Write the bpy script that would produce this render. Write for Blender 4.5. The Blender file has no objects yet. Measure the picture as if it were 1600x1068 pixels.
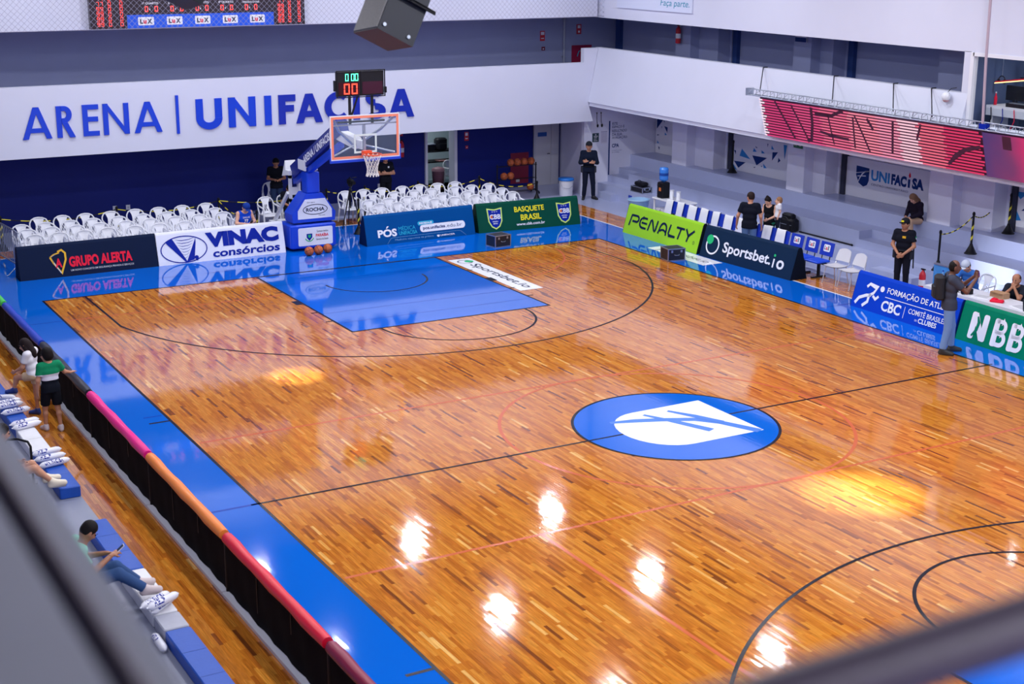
import bpy, bmesh, math, random
import numpy as np
from mathutils import Vector, Matrix
random.seed(7)
rng = np.random.default_rng(11)
SC = bpy.context.scene
COL = SC.collection
PI = math.pi

# ------------------------------------------------------------------ camera, world, exposure
cam_data = bpy.data.cameras.new('camera')
cam = bpy.data.objects.new('camera', cam_data)
COL.objects.link(cam)
CAMR = ((0.868887, -0.494979, 0.005540), (0.128250, 0.235910, 0.963275), (-0.478108, -0.836267, 0.268460))
cam.matrix_world = Matrix.Translation((-14.312, -19.351, 8.116)) @ Matrix(CAMR).transposed().to_4x4()
cam_data.sensor_fit = 'HORIZONTAL'
cam_data.sensor_width = 36.0
cam_data.lens = 36.0 * 2289.56 / 1600.0
cam_data.clip_start = 0.05
cam_data.clip_end = 200
cam_data.dof.use_dof = True
cam_data.dof.focus_distance = 29.0
cam_data.dof.aperture_fstop = 2.4
SC.camera = cam

world = bpy.data.worlds.new('world')
SC.world = world
world.use_nodes = True
world.node_tree.nodes['Background'].inputs[0].default_value = (0.55, 0.6, 0.75, 1)
world.node_tree.nodes['Background'].inputs[1].default_value = 0.15
SC.view_settings.view_transform = 'Standard'
SC.view_settings.look = 'None'
SC.view_settings.gamma = 1.0
SC.view_settings.use_curve_mapping = False
SC.view_settings.exposure = 0.35
LAMP_POWER = 128.0
LAMP_COLOR = (0.93, 0.94, 1.0)

# ------------------------------------------------------------------ helpers
def lin(c):
    out = []
    for v in c[:3]:
        v = v / 255.0
        out.append(v / 12.92 if v <= 0.04045 else ((v + 0.055) / 1.055) ** 2.4)
    return (out[0], out[1], out[2], 1.0)

MATS = {}
def M(name, rgb=(200, 200, 200), rough=0.5, metal=0.0, spec=0.5, var=0.0, vscale=6.0, bump=0.0, bscale=60.0,
      emit=0.0, alpha=1.0, trans=0.0, coat=0.0):
    if name in MATS:
        return MATS[name]
    m = bpy.data.materials.new(name)
    m.use_nodes = True
    nt = m.node_tree
    b = nt.nodes['Principled BSDF']
    c = lin(rgb)
    b.inputs['Base Color'].default_value = c
    b.inputs['Roughness'].default_value = rough
    b.inputs['Metallic'].default_value = metal
    b.inputs['Specular IOR Level'].default_value = spec
    if coat:
        b.inputs['Coat Weight'].default_value = coat
        b.inputs['Coat Roughness'].default_value = 0.05
    if trans:
        b.inputs['Transmission Weight'].default_value = trans
        b.inputs['IOR'].default_value = 1.1 if trans > 0.8 else 1.3
    if alpha < 1:
        b.inputs['Alpha'].default_value = alpha
    if emit:
        b.inputs['Emission Color'].default_value = c
        b.inputs['Emission Strength'].default_value = emit
    tc = nt.nodes.new('ShaderNodeTexCoord')
    if var:
        n = nt.nodes.new('ShaderNodeTexNoise')
        n.inputs['Scale'].default_value = vscale
        n.inputs['Detail'].default_value = 3
        nt.links.new(tc.outputs['Object'], n.inputs['Vector'])
        mx = nt.nodes.new('ShaderNodeMixRGB')
        mx.inputs[1].default_value = tuple(v * (1 - var) for v in c[:3]) + (1,)
        mx.inputs[2].default_value = tuple(min(1, v * (1 + var)) for v in c[:3]) + (1,)
        nt.links.new(n.outputs['Fac'], mx.inputs[0])
        nt.links.new(mx.outputs[0], b.inputs['Base Color'])
    if bump:
        n2 = nt.nodes.new('ShaderNodeTexNoise')
        n2.inputs['Scale'].default_value = bscale
        nt.links.new(tc.outputs['Object'], n2.inputs['Vector'])
        bp = nt.nodes.new('ShaderNodeBump')
        bp.inputs['Strength'].default_value = bump
        bp.inputs['Distance'].default_value = 0.01
        nt.links.new(n2.outputs['Fac'], bp.inputs['Height'])
        nt.links.new(bp.outputs[0], b.inputs['Normal'])
    MATS[name] = m
    return m

def V(*a):
    return Vector(a)

class MB:
    """collects shapes, builds ONE mesh object"""
    def __init__(s):
        s.v = []; s.f = []; s.m = []; s.smooth = []; s.mi = 0
    def add(s, vs, fs, smooth=False):
        o = len(s.v)
        s.v.extend([tuple(p) for p in vs])
        for f in fs:
            s.f.append(tuple(i + o for i in f)); s.m.append(s.mi); s.smooth.append(smooth)
        return s
    def slot(s, i):
        s.mi = i
        return s
    def box(s, c, d, rot=None):
        hx, hy, hz = d[0] / 2, d[1] / 2, d[2] / 2
        vs = [Vector((x, y, z)) for x in (-hx, hx) for y in (-hy, hy) for z in (-hz, hz)]
        if rot is not None:
            vs = [rot @ p for p in vs]
        c = Vector(c)
        vs = [p + c for p in vs]
        return s.add(vs, [(0, 1, 3, 2), (4, 6, 7, 5), (0, 4, 5, 1), (2, 3, 7, 6), (0, 2, 6, 4), (1, 5, 7, 3)])
    def bb(s, x0, x1, y0, y1, z0, z1):
        return s.box(((x0 + x1) / 2, (y0 + y1) / 2, (z0 + z1) / 2), (x1 - x0, y1 - y0, z1 - z0))
    def rbox(s, c, d, r, rot=None, n=3):
        """box with rounded vertical edges and slightly chamfered top (rounded in x-y)"""
        hx, hy, hz = d[0] / 2, d[1] / 2, d[2] / 2
        r = min(r, hx * .99, hy * .99)
        prof = []
        for (sx, sy, a0) in ((1, 1, 0), (-1, 1, PI / 2), (-1, -1, PI), (1, -1, 1.5 * PI)):
            for k in range(n + 1):
                a = a0 + PI / 2 * k / n
                prof.append((sx * (hx - r) + r * math.cos(a), sy * (hy - r) + r * math.sin(a)))
        e = min(r * .5, hz * .6)
        rings = [(-hz, .0, e), (-hz + e, 0, 0), (hz - e, 0, 0), (hz, 0, e)]
        vs = []
        N = len(prof)
        for (z, _, ins) in rings:
            for (x, y) in prof:
                vs.append(Vector((x * (hx - ins) / hx, y * (hy - ins) / hy, z)))
        if rot is not None:
            vs = [rot @ p for p in vs]
        c = Vector(c)
        vs = [p + c for p in vs]
        fs = []
        for j in range(3):
            for i in range(N):
                fs.append((j * N + i, j * N + (i + 1) % N, (j + 1) * N + (i + 1) % N, (j + 1) * N + i))
        fs.append(tuple(range(N - 1, -1, -1)))
        fs.append(tuple(range(3 * N, 4 * N)))
        return s.add(vs, fs)
    def cyl(s, p0, p1, r0, r1=None, n=12, caps=True, smooth=True):
        p0 = Vector(p0); p1 = Vector(p1)
        r1 = r0 if r1 is None else r1
        d = (p1 - p0)
        if d.length < 1e-9:
            return s
        d.normalize()
        a = d.orthogonal().normalized(); b = d.cross(a)
        vs = []
        for (p, r) in ((p0, r0), (p1, r1)):
            for i in range(n):
                t = 2 * PI * i / n
                vs.append(p + a * (r * math.cos(t)) + b * (r * math.sin(t)))
        fs = [(i, (i + 1) % n, n + (i + 1) % n, n + i) for i in range(n)]
        s.add(vs, fs, smooth)
        if caps:
            s.add(vs[:n], [tuple(range(n - 1, -1, -1))]); s.add(vs[n:], [tuple(range(n))])
        return s
    def tube(s, path, r, n=8, closed=False, caps=True, flat=1.0):
        P = [Vector(p) for p in path]
        rs = r if isinstance(r, (list, tuple)) else [r] * len(P)
        k = len(P)
        vs = []
        ref = None
        for i in range(k):
            if closed:
                t = (P[(i + 1) % k] - P[i - 1]).normalized()
            else:
                t = (P[min(i + 1, k - 1)] - P[max(i - 1, 0)]).normalized()
            if ref is None:
                ref = t.orthogonal().normalized()
            a = (ref - t * ref.dot(t))
            if a.length < 1e-6:
                a = t.orthogonal()
            a.normalize(); ref = a
            b = t.cross(a)
            for j in range(n):
                w = 2 * PI * j / n
                vs.append(P[i] + a * (rs[i] * math.cos(w)) + b * (rs[i] * flat * math.sin(w)))
        fs = []
        for i in range(k if closed else k - 1):
            i2 = (i + 1) % k
            for j in range(n):
                fs.append((i * n + j, i * n + (j + 1) % n, i2 * n + (j + 1) % n, i2 * n + j))
        s.add(vs, fs, True)
        if caps and not closed:
            s.add(vs[:n], [tuple(range(n - 1, -1, -1))]); s.add(vs[-n:], [tuple(range(n))])
        return s
    def lathe(s, prof, c=(0, 0, 0), n=20, axis=None, smooth=True):
        """prof: list of (r, z)"""
        c = Vector(c)
        vs = []
        for (r, z) in prof:
            for i in range(n):
                t = 2 * PI * i / n
                p = Vector((r * math.cos(t), r * math.sin(t), z))
                if axis is not None:
                    p = axis @ p
                vs.append(p + c)
        fs = []
        for j in range(len(prof) - 1):
            for i in range(n):
                fs.append((j * n + i, j * n + (i + 1) % n, (j + 1) * n + (i + 1) % n, (j + 1) * n + i))
        s.add(vs, fs, smooth)
        return s
    def ball(s, c, r, n=14, sc=(1, 1, 1), rot=None):
        prof = [(r * math.sin(PI * k / n) + (1e-5 if k in (0, n) else 0), -r * math.cos(PI * k / n)) for k in range(n + 1)]
        vs = []
        N = n * 2
        c = Vector(c)
        for (q, z) in prof:
            for i in range(N):
                t = 2 * PI * i / N
                p = Vector((q * math.cos(t) * sc[0], q * math.sin(t) * sc[1], z * sc[2]))
                if rot is not None:
                    p = rot @ p
                vs.append(p + c)
        fs = []
        for j in range(n):
            for i in range(N):
                fs.append((j * N + i, j * N + (i + 1) % N, (j + 1) * N + (i + 1) % N, (j + 1) * N + i))
        return s.add(vs, fs, True)
    def poly(s, pts, o=(0, 0, 0), u=(1, 0, 0), v=(0, 1, 0), off=0.0, th=0.0):
        """flat polygon (list of 2d points) on the plane o + a*u + b*v, optional thickness"""
        o = Vector(o); u = Vector(u); v = Vector(v); n = u.cross(v).normalized()
        top = [o + u * a + v * b + n * (off + th) for (a, b) in pts]
        N = len(top)
        if th <= 0:
            return s.add(top, [tuple(range(N))])
        bot = [p - n * th for p in top]
        s.add(top + bot, [tuple(range(N)), tuple(range(2 * N - 1, N - 1, -1))] + [(i, N + i, N + (i + 1) % N, (i + 1) % N) for i in range(N)])
        return s
    def prism(s, pts, a, b):
        """extrude the 3d polygon pts by vector (b-a)"""
        d = Vector(b) - Vector(a)
        lo = [Vector(p) for p in pts]; hi = [p + d for p in lo]
        N = len(lo)
        return s.add(lo + hi, [tuple(range(N - 1, -1, -1)), tuple(range(N, 2 * N))] + [(i, (i + 1) % N, N + (i + 1) % N, N + i) for i in range(N)])
    def ring(s, c, r0, r1, a0=0, a1=2 * PI, n=48, z=0.0):
        vs = []; fs = []
        for i in range(n + 1):
            a = a0 + (a1 - a0) * i / n
            for r in (r0, r1):
                vs.append((c[0] + r * math.cos(a), c[1] + r * math.sin(a), z))
        for i in range(n):
            fs.append((2 * i, 2 * i + 1, 2 * i + 3, 2 * i + 2))
        return s.add(vs, fs)
    def build(s, name, mat, parent=None, world=False, fix=True):
        me = bpy.data.meshes.new(name)
        vs = s.v
        if parent is not None and world:
            inv = root_of(parent).matrix_basis.inverted()
            vs = [tuple(inv @ Vector(p)) for p in vs]
        me.from_pydata(vs, [], s.f)
        if fix:
            bm = bmesh.new(); bm.from_mesh(me)
            bmesh.ops.recalc_face_normals(bm, faces=bm.faces[:])
            bm.to_mesh(me); bm.free()
        mats = mat if isinstance(mat, (list, tuple)) else [mat]
        for m in mats:
            me.materials.append(m)
        if len(me.polygons) == len(s.f):
            me.polygons.foreach_set('material_index', s.m)
            me.polygons.foreach_set('use_smooth', s.smooth)
        o = bpy.data.objects.new(name, me)
        COL.objects.link(o)
        if parent is not None:
            o.parent = parent
        return o

def root_of(o):
    while o.parent is not None:
        o = o.parent
    return o

def tag(o, label=None, cat=None, group=None, kind=None):
    if label: o['label'] = label
    if cat: o['category'] = cat
    if group: o['group'] = group
    if kind: o['kind'] = kind
    return o

def thing(name, label, cat, loc=(0, 0, 0), rz=0.0, group=None):
    o = bpy.data.objects.new(name, None)
    o.empty_display_size = 0.1
    COL.objects.link(o)
    o.location = loc
    o.rotation_euler = (0, 0, rz)
    return tag(o, label, cat, group)

def copy_tree(o, parent=None):
    c = o.copy()
    COL.objects.link(c)
    c.parent = parent
    for ch in list(o.children):
        copy_tree(ch, c)
    return c

_txt = {}
def text_geo(s, bold=0.0):
    k = (s, bold)
    if k in _txt:
        return _txt[k]
    cu = bpy.data.curves.new('t', 'FONT')
    cu.body = s
    cu.size = 1.0
    cu.offset = bold
    cu.resolution_u = 3
    cu.fill_mode = 'FRONT'
    ob = bpy.data.objects.new('t', cu)
    me = bpy.data.meshes.new_from_object(ob)
    vs = [(v.co.x, v.co.y) for v in me.vertices]
    fs = [tuple(p.vertices) for p in me.polygons]
    bpy.data.objects.remove(ob); bpy.data.meshes.remove(me); bpy.data.curves.remove(cu)
    xs = [p[0] for p in vs]; ys = [p[1] for p in vs]
    x0, x1, y0, y1 = min(xs), max(xs), min(ys), max(ys)
    vs = [((x - x0) / (x1 - x0), (y - y0) / (y1 - y0)) for (x, y) in vs]
    _txt[k] = (vs, fs)
    return _txt[k]

def text_to(mb, s, o, u, v, w, h, bold=0.0, off=0.004, shear=0.0):
    """write s so that its ink fills the w x h box whose lower left corner is o"""
    vs, fs = text_geo(s, bold)
    o = Vector(o); u = Vector(u).normalized(); v = Vector(v).normalized(); n = u.cross(v)
    mb.add([o + u * (x * w + y * h * shear) + v * (y * h) + n * off for (x, y) in vs], fs)
    return mb

def lettering(s, o, u, v, w, h, mat, parent, bold=0.0, off=0.004, shear=0.0, name='lettering'):
    mb = MB()
    text_to(mb, s, o, u, v, w, h, bold, off, shear)
    return mb.build(name, mat, parent, world=True, fix=False)

def struct(mb, name, mat, label=None, parent=None):
    o = mb.build(name, mat, parent)
    if parent is None:
        o['kind'] = 'structure'
        if label: o['label'] = label
    return o
# ------------------------------------------------------------------ materials of the setting
m_white = M('white_wall_paint', (208, 211, 230), 0.55, var=0.03, vscale=1.2)
m_grey = M('grey_blue_wall_paint', (152, 160, 200), 0.6, var=0.05, vscale=1.5, bump=0.05)
m_lower = M('pale_grey_wall_paint', (220, 221, 240), 0.6, var=0.04, vscale=1.5, bump=0.05)
m_navy = M('navy_wall_paint', (2, 25, 118), 0.55, spec=.3, var=0.12, vscale=0.8)
m_conc = M('grey_painted_concrete', (170, 178, 212), 0.3, var=0.05, vscale=2.0)
m_blue = M('blue_court_paint', (0, 98, 208), 0.05, spec=0.5, var=0.05, vscale=0.6, coat=0.3)
m_black = M('black_court_line', (10, 11, 26), 0.25, spec=.15)
m_linewhite = M('white_court_paint', (238, 240, 248), 0.12)
m_salmon = M('salmon_court_line', (198, 98, 54), 0.15)
m_dkblue = M('dark_blue_court_line', (6, 66, 172), 0.1)
m_ceil = M('dark_ceiling', (70, 72, 84), 0.8)
m_doorw = M('grey_white_door_paint', (196, 196, 208), 0.45)
m_frame = M('white_frame', (225, 226, 236), 0.4)
m_dark = M('dark_slit_grey', (40, 44, 66), 0.6)  # colour of the dark door slits in the lower wall recesses
m_strip = M('dark_blue_door_edge', (30, 62, 128), 0.5)

def streaky(m, sx, sy, dist):
    nt = m.node_tree; b = nt.nodes['Principled BSDF']
    g = nt.nodes.new('ShaderNodeNewGeometry'); mp = nt.nodes.new('ShaderNodeMapping'); mp.inputs['Scale'].default_value = (sx, sy, 1)
    n = nt.nodes.new('ShaderNodeTexNoise'); n.inputs['Scale'].default_value = 1.0; n.inputs['Detail'].default_value = 1
    bp = nt.nodes.new('ShaderNodeBump'); bp.inputs['Strength'].default_value = 1.0; bp.inputs['Distance'].default_value = dist
    nt.links.new(g.outputs['Position'], mp.inputs['Vector']); nt.links.new(mp.outputs[0], n.inputs['Vector']); nt.links.new(n.outputs['Fac'], bp.inputs['Height'])
    nt.links.new(bp.outputs[0], b.inputs['Normal']); nt.links.new(bp.outputs[0], b.inputs['Coat Normal'])
streaky(m_blue, 18, 2.2, .0004)

def wood_material():
    m = bpy.data.materials.new('varnished_wood_planks')
    m.use_nodes = True
    nt = m.node_tree
    b = nt.nodes['Principled BSDF']
    at = nt.nodes.new('ShaderNodeAttribute'); at.attribute_name = 'tone'
    rp = nt.nodes.new('ShaderNodeValToRGB')
    cr = rp.color_ramp
    stops = [(0.0, (126, 66, 28)), (0.07, (152, 84, 32)), (0.16, (186, 104, 32)), (0.5, (212, 130, 42)), (0.8, (226, 150, 56)), (1.0, (244, 190, 108))]
    cr.elements[0].position = stops[0][0]; cr.elements[0].color = lin(stops[0][1])
    cr.elements[1].position = 1.0; cr.elements[1].color = lin(stops[-1][1])
    for p, c in stops[1:-1]:
        e = cr.elements.new(p); e.color = lin(c)
    nt.links.new(at.outputs['Fac'], rp.inputs[0])
    ge = nt.nodes.new('ShaderNodeNewGeometry')
    mp = nt.nodes.new('ShaderNodeMapping'); mp.inputs['Scale'].default_value = (60, 2.2, 1)
    nt.links.new(ge.outputs['Position'], mp.inputs['Vector'])
    ns = nt.nodes.new('ShaderNodeTexNoise'); ns.inputs['Scale'].default_value = 1.6; ns.inputs['Detail'].default_value = 4
    nt.links.new(mp.outputs[0], ns.inputs['Vector'])
    mr = nt.nodes.new('ShaderNodeMapRange')
    mr.inputs['From Min'].default_value = 0.3; mr.inputs['From Max'].default_value = 0.7
    mr.inputs['To Min'].default_value = 0.58; mr.inputs['To Max'].default_value = 1.14
    nt.links.new(ns.outputs['Fac'], mr.inputs['Value'])
    mx = nt.nodes.new('ShaderNodeMixRGB'); mx.blend_type = 'MULTIPLY'; mx.inputs[0].default_value = 1
    nt.links.new(rp.outputs[0], mx.inputs[1]); nt.links.new(mr.outputs[0], mx.inputs[2])
    nt.links.new(mx.outputs[0], b.inputs['Base Color'])
    b.inputs['Roughness'].default_value = 0.07
    b.inputs['Specular IOR Level'].default_value = 0.5
    b.inputs['Coat Weight'].default_value = 0.35
    b.inputs['Coat Roughness'].default_value = 0.05
    return m
m_wood = wood_material()

# ------------------------------------------------------------------ floor
mb = MB(); mb.bb(-20, 15, -24, 24, -0.3, -0.014)
floor = struct(mb, 'floor', M('subfloor', (120, 80, 45), 0.6), 'varnished wooden basketball court floor with blue painted border')

PW = 0.05
zones = [(-7.5, 7.5, -10.6, 14.0), (-9.9, -8.94, -10.0, 16.0), (8.94, 9.9, -2.0, 19.95), (-9.9, 8.94, 19.03, 19.95)]
planks = []
def in_key(x0, x1, y0, y1):
    return (x0 >= -2.46 and x1 <= 2.46 and (y0 >= 8.2 or y1 <= -8.2))
for zi, (x0, x1, y0, y1) in enumerate(zones):
    nx = int(round((x1 - x0) / PW)); w = (x1 - x0) / nx
    for i in range(nx):
        xa = x0 + i * w
        y = y0 - random.random() * 0.9
        while y < y1:
            L = random.choice((0.3, 0.4, 0.45, 0.55, 0.65, 0.9)) * random.uniform(.85, 1.15)
            ya, yb = max(y, y0), min(y + L, y1)
            y += L
            if yb - ya < 0.02 or in_key(xa, xa + w, ya, yb):
                continue
            r = random.random()
            t = random.uniform(0, 0.09) if r < 0.03 else (random.uniform(0.1, .28) if r < .2 else (random.uniform(0.92, 1.0) if r > 0.99 else min(.92, max(0.14, random.gauss(0.5, 0.15)))))
            planks.append((xa, xa + w, ya, yb, t, random.gauss(0, 0.0042), random.gauss(0, 0.0011)))
CAMP = Vector((-14.312, -19.351, 8.116))
def psize(p):
    c = Vector(((p[0] + p[1]) / 2, (p[2] + p[3]) / 2, 0))
    q = Matrix(CAMR) @ (c - CAMP)
    u, v = 800 + 2289.56 * q.x / -q.z, 534 - 2289.56 * q.y / -q.z
    inside = 0 < u < 1600 and 0 < v < 1068
    return (p[3] - p[2]) * (8.1) / (c - CAMP).length ** 3 if inside else 0.0
planks.sort(key=psize, reverse=True)
def plank_geo(p):
    xa, xb, ya, yb, t, tx, ty = p
    g = 0.0006
    xa += g; xb -= g; ya += g; yb -= g
    w, l = (xb - xa) / 2, (yb - ya) / 2
    vs = []
    for z0 in (-0.014, 0.0):
        for (sx, sy) in ((-1, -1), (1, -1), (1, 1), (-1, 1)):
            vs.append(((xa + xb) / 2 + sx * w, (ya + yb) / 2 + sy * l, z0 + ((sx * w * tx + sy * l * ty) - 0.0002 if z0 == 0 else 0)))
    return vs, [(4, 5, 6, 7), (0, 1, 5, 4), (1, 2, 6, 5), (2, 3, 7, 6), (3, 0, 4, 7)]
def plank_obj(name, plist):
    vs = []; fs = []; tone = []
    for p in plist:
        a, b = plank_geo(p); o = len(vs)
        vs.extend(a); fs.extend([tuple(i + o for i in f) for f in b]); tone.extend([p[4]] * 5)
    me = bpy.data.meshes.new(name); me.from_pydata(vs, [], fs)
    at = me.attributes.new('tone', 'FLOAT', 'FACE'); at.data.foreach_set('value', tone)
    me.materials.append(m_wood)
    o = bpy.data.objects.new(name, me); COL.objects.link(o); o.parent = floor
    return o
for p in planks[:300]:
    plank_obj('plank', [p])
plank_obj('planks', planks[300:])['kind'] = 'stuff'

def fpart(mb, name, mat):
    return mb.build(name, mat, floor)
ZP = 0.0022
def rect(mb, x0, x1, y0, y1, z=ZP):
    return mb.add([(x0, y0, z), (x1, y0, z), (x1, y1, z), (x0, y1, z)], [(0, 1, 2, 3)])
def frame(mb, x0, x1, y0, y1, w, z):
    rect(mb, x0, x1, y0, y0 + w, z); rect(mb, x0, x1, y1 - w, y1, z); rect(mb, x0, x0 + w, y0 + w, y1 - w, z); rect(mb, x1 - w, x1, y0 + w, y1 - w, z)
    return mb
mb = MB()
rect(mb, -8.94, 8.94, 14, 19.03); rect(mb, -8.94, 8.94, -22, -14); rect(mb, -8.94, -7.5, -14, 14); rect(mb, 7.5, 8.94, -14, 14)
fpart(mb, 'blue_border', m_blue)
for s in (1, -1):
    mb = MB(); rect(mb, -2.45, 2.45, *(sorted((8.2 * s, 14.0 * s)))); fpart(mb, 'blue_key_paint', m_blue)
LZ = 0.0036
mb = MB(); frame(mb, -7.55, 7.55, -14.05, 14.05, 0.05, LZ); fpart(mb, 'boundary_line', m_black)
mb = MB(); rect(mb, -7.65, 7.65, -.025, .025, LZ); fpart(mb, 'centre_line', m_black)
for s in (1, -1):
    mb = MB(); y0, y1 = sorted((8.2 * s, 14.0 * s)); frame(mb, -2.45, 2.45, y0, y1, 0.05, LZ); fpart(mb, 'key_line', m_black)
    mb = MB(); mb.ring((0, 8.2 * s), 1.75, 1.8, (PI if s > 0 else 0), (2 * PI if s > 0 else PI), 40, LZ); fpart(mb, 'free_throw_arc', m_black)
    mb = MB()
    hy = 12.425
    a = math.acos(6.6 / 6.75)
    if s > 0:
        mb.ring((0, hy), 6.7, 6.75, PI + a, 2 * PI - a, 90, LZ)
    else:
        mb.ring((0, -hy), 6.7, 6.75, a, PI - a, 90, LZ)
    ye = hy - 6.75 * math.sin(a)
    for sx in (-1, 1):
        xa, xb = sorted((6.6 * sx, 6.55 * sx)); ya, yb = sorted((ye * s, 14 * s)); rect(mb, xa, xb, ya, yb, LZ)
    fpart(mb, 'three_point_line', m_black)
    mb = MB()
    if s > 0: mb.ring((0, hy), 1.25, 1.3, PI, 2 * PI, 36, LZ)
    else: mb.ring((0, -hy), 1.25, 1.3, 0, PI, 36, LZ)
    fpart(mb, 'no_charge_arc', m_black)
mb = MB()
for sx in (-1, 1):
    xa, xb = sorted((2.45 * sx, 2.6 * sx))
    rect(mb, xa, xb, 10.95, 11.3, LZ)
    for yy in (12.25, 10.1, 9.25): rect(mb, xa, xb, yy - .025, yy + .025, LZ)
fpart(mb, 'lane_marks', m_black)
mb = MB()
for y in (12.93, 9.92, 9.0): rect(mb, -2.4, 2.4, y - .012, y + .012, LZ)
rect(mb, -.75, .75, 12.72, 12.74, LZ)
for y in (4.7, -5.75): rect(mb, -7.9, -7.58, y - .025, y + .025, LZ)
fpart(mb, 'thin_key_lines', m_dkblue)
mb = MB()
for y in (-5.75, 4.35): rect(mb, -7.9, -7.55, y - .03, y + .03, LZ + .0004)
fpart(mb, 'throw_in_mark', m_black)
mb = MB(); rect(mb, 8.9, 8.96, -14, 19.06, LZ); rect(mb, -8.94, 8.9, 19.0, 19.06, LZ); fpart(mb, 'white_edge_line', m_linewhite)
mb = MB()
for y in (12.0, -3.0, 3.0): rect(mb, -7.45, 7.45, y - .03, y + .03, 0.0012)
rect(mb, -4.5, -4.44, -9, -3, .0014); mb.ring((0, 0), 3.0, 3.06, 0, 2 * PI, 90, .0016)
mb.ring((2.6, 14), 3.2, 3.25, 1.1 * PI, 1.95 * PI, 40, .0017)
fpart(mb, 'volleyball_lines', m_salmon)
mb = MB(); rect(mb, -8.94, -7.55, -.03, .03, LZ); rect(mb, -8.94, -7.55, 12.0, 12.04, LZ); rect(mb, 7.55, 8.9, 5.05, 5.09, LZ); rect(mb, 7.55, 8.9, 12.0, 12.04, LZ)
for k in range(8): rect(mb, -7.0 + k * 1.2, -6.4 + k * 1.2, 15.0, 15.03, LZ)
fpart(mb, 'border_seams', m_dkblue)
# centre circle with the shield emblem
mb = MB(); mb.ring((0, 0), 0.0, 1.78, 0, 2 * PI, 64, ZP + .0005); fpart(mb, 'centre_disc', m_blue)
mb = MB(); mb.ring((0, 0), 1.75, 1.8, 0, 2 * PI, 64, LZ + .0004); fpart(mb, 'centre_circle', m_black)
sh = [(1.15, .9), (1.15, -.96), (-.3, -.96)] + [(-.3 - .78 * math.sin(t), -.04 - .92 * math.cos(t)) for t in [PI * k / 16 for k in range(1, 16)]] + [(-.3, .88)]
mb = MB(); mb.poly(sh, (0, 0, LZ + .0008)); fpart(mb, 'shield_emblem', m_linewhite)
def stroke2(mb, pts, w, o, u, v, off=0.0):
    """polyline ribbon with per-point half widths"""
    P = [Vector((a, b)) for a, b in pts]
    ws = w if isinstance(w, (list, tuple)) else [w] * len(P)
    L = []; Rr = []
    for i, p in enumerate(P):
        d = (P[min(i + 1, len(P) - 1)] - P[max(i - 1, 0)]).normalized()
        n = Vector((-d.y, d.x))
        L.append(p + n * ws[i]); Rr.append(p - n * ws[i])
    o = Vector(o); u = Vector(u); v = Vector(v); nn = u.cross(v).normalized()
    k = len(P)
    vs = [o + u * q.x + v * q.y + nn * off for q in L + Rr]
    return mb.add(vs, [(i, i + 1, k + i + 1, k + i) for i in range(k - 1)])
mb = MB()
for pts, w in (([(-.95, .6), (-.5, .48), (0, .28), (.45, .05), (.75, -.3), (1.06, -.97)], [.05, .09, .09, .09, .09, .1]), ([(-.2, .68), (.08, .1), (.36, -.55)], [.04, .075, .09]), ([(.3, .66), (.55, .2), (.78, -.3)], [.04, .075, .075])):
    stroke2(mb, pts, w, (0, 0, LZ + .0013 + .0004 * len(mb.f)), (1, 0, 0), (0, 1, 0))
fpart(mb, 'emblem_strokes', M('emblem_blue', (74, 126, 214), 0.12))
# printed floor decals
m_nav = M('dark_navy_print', (24, 36, 62), 0.3)
m_grn = M('mint_green_print', (40, 182, 116), 0.3)
mb = MB(); rect(mb, 2.55, 3.17, 9.74, 13.5, LZ); dec = fpart(mb, 'sponsor_decal', m_linewhite)
mb = MB(); text_to(mb, 'Sportsbet.io', (2.72, 12.8, LZ + .001), (0, -1, 0), (1, 0, 0), 2.85, .34, 0.012, 0)
mb.ring((2.87, 13.15), .17, .205, 0, 2 * PI, 32, LZ + .001)
fpart(mb, 'lettering', m_nav)
mb = MB(); mb.ring((2.98, 13.15), 0, .12, 0, PI * 2, 24, LZ + .0014); fpart(mb, 'print', m_grn)
mb = MB(); rect(mb, 8.0, 8.62, 9.9, 12.38, LZ); fpart(mb, 'sponsor_decal', m_linewhite)
mb = MB(); text_to(mb, 'Sportsbet.io', (8.15, 11.9, LZ + .001), (0, -1, 0), (1, 0, 0), 1.8, .3, 0.0, 0); fpart(mb, 'lettering', m_nav)

# grey concrete apron behind and beside the court
mb = MB(); mb.bb(-20, 11.6, 19.95, 24.5, -.3, 0.0); struct(mb, 'floor_apron', m_conc, 'glossy grey painted concrete apron behind the white chairs')
mb = MB(); mb.bb(9.9, 14.5, -24, 19.95, -.3, 0.0); struct(mb, 'floor_apron', m_conc, 'grey painted concrete walkway in front of the tiers')

# ------------------------------------------------------------------ back wall with gallery
mb = MB()
mb.bb(-20, 6.40, 22.5, 22.8, 0, 3.2); mb.bb(7.47, 10.34, 22.5, 22.8, 0, 3.2); mb.bb(6.40, 7.47, 22.5, 22.8, 2.3, 3.2); mb.bb(10.34, 12.2, 22.55, 22.8, 0, 3.2)
struct(mb, 'wall_back', m_navy, 'dark navy lower back wall under the gallery')
mb = MB(); mb.bb(-20, 14, 22.5, 22.8, 3.2, 6.2); struct(mb, 'wall_gallery_back', m_grey, 'grey blue wall of the upper gallery')
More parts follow.
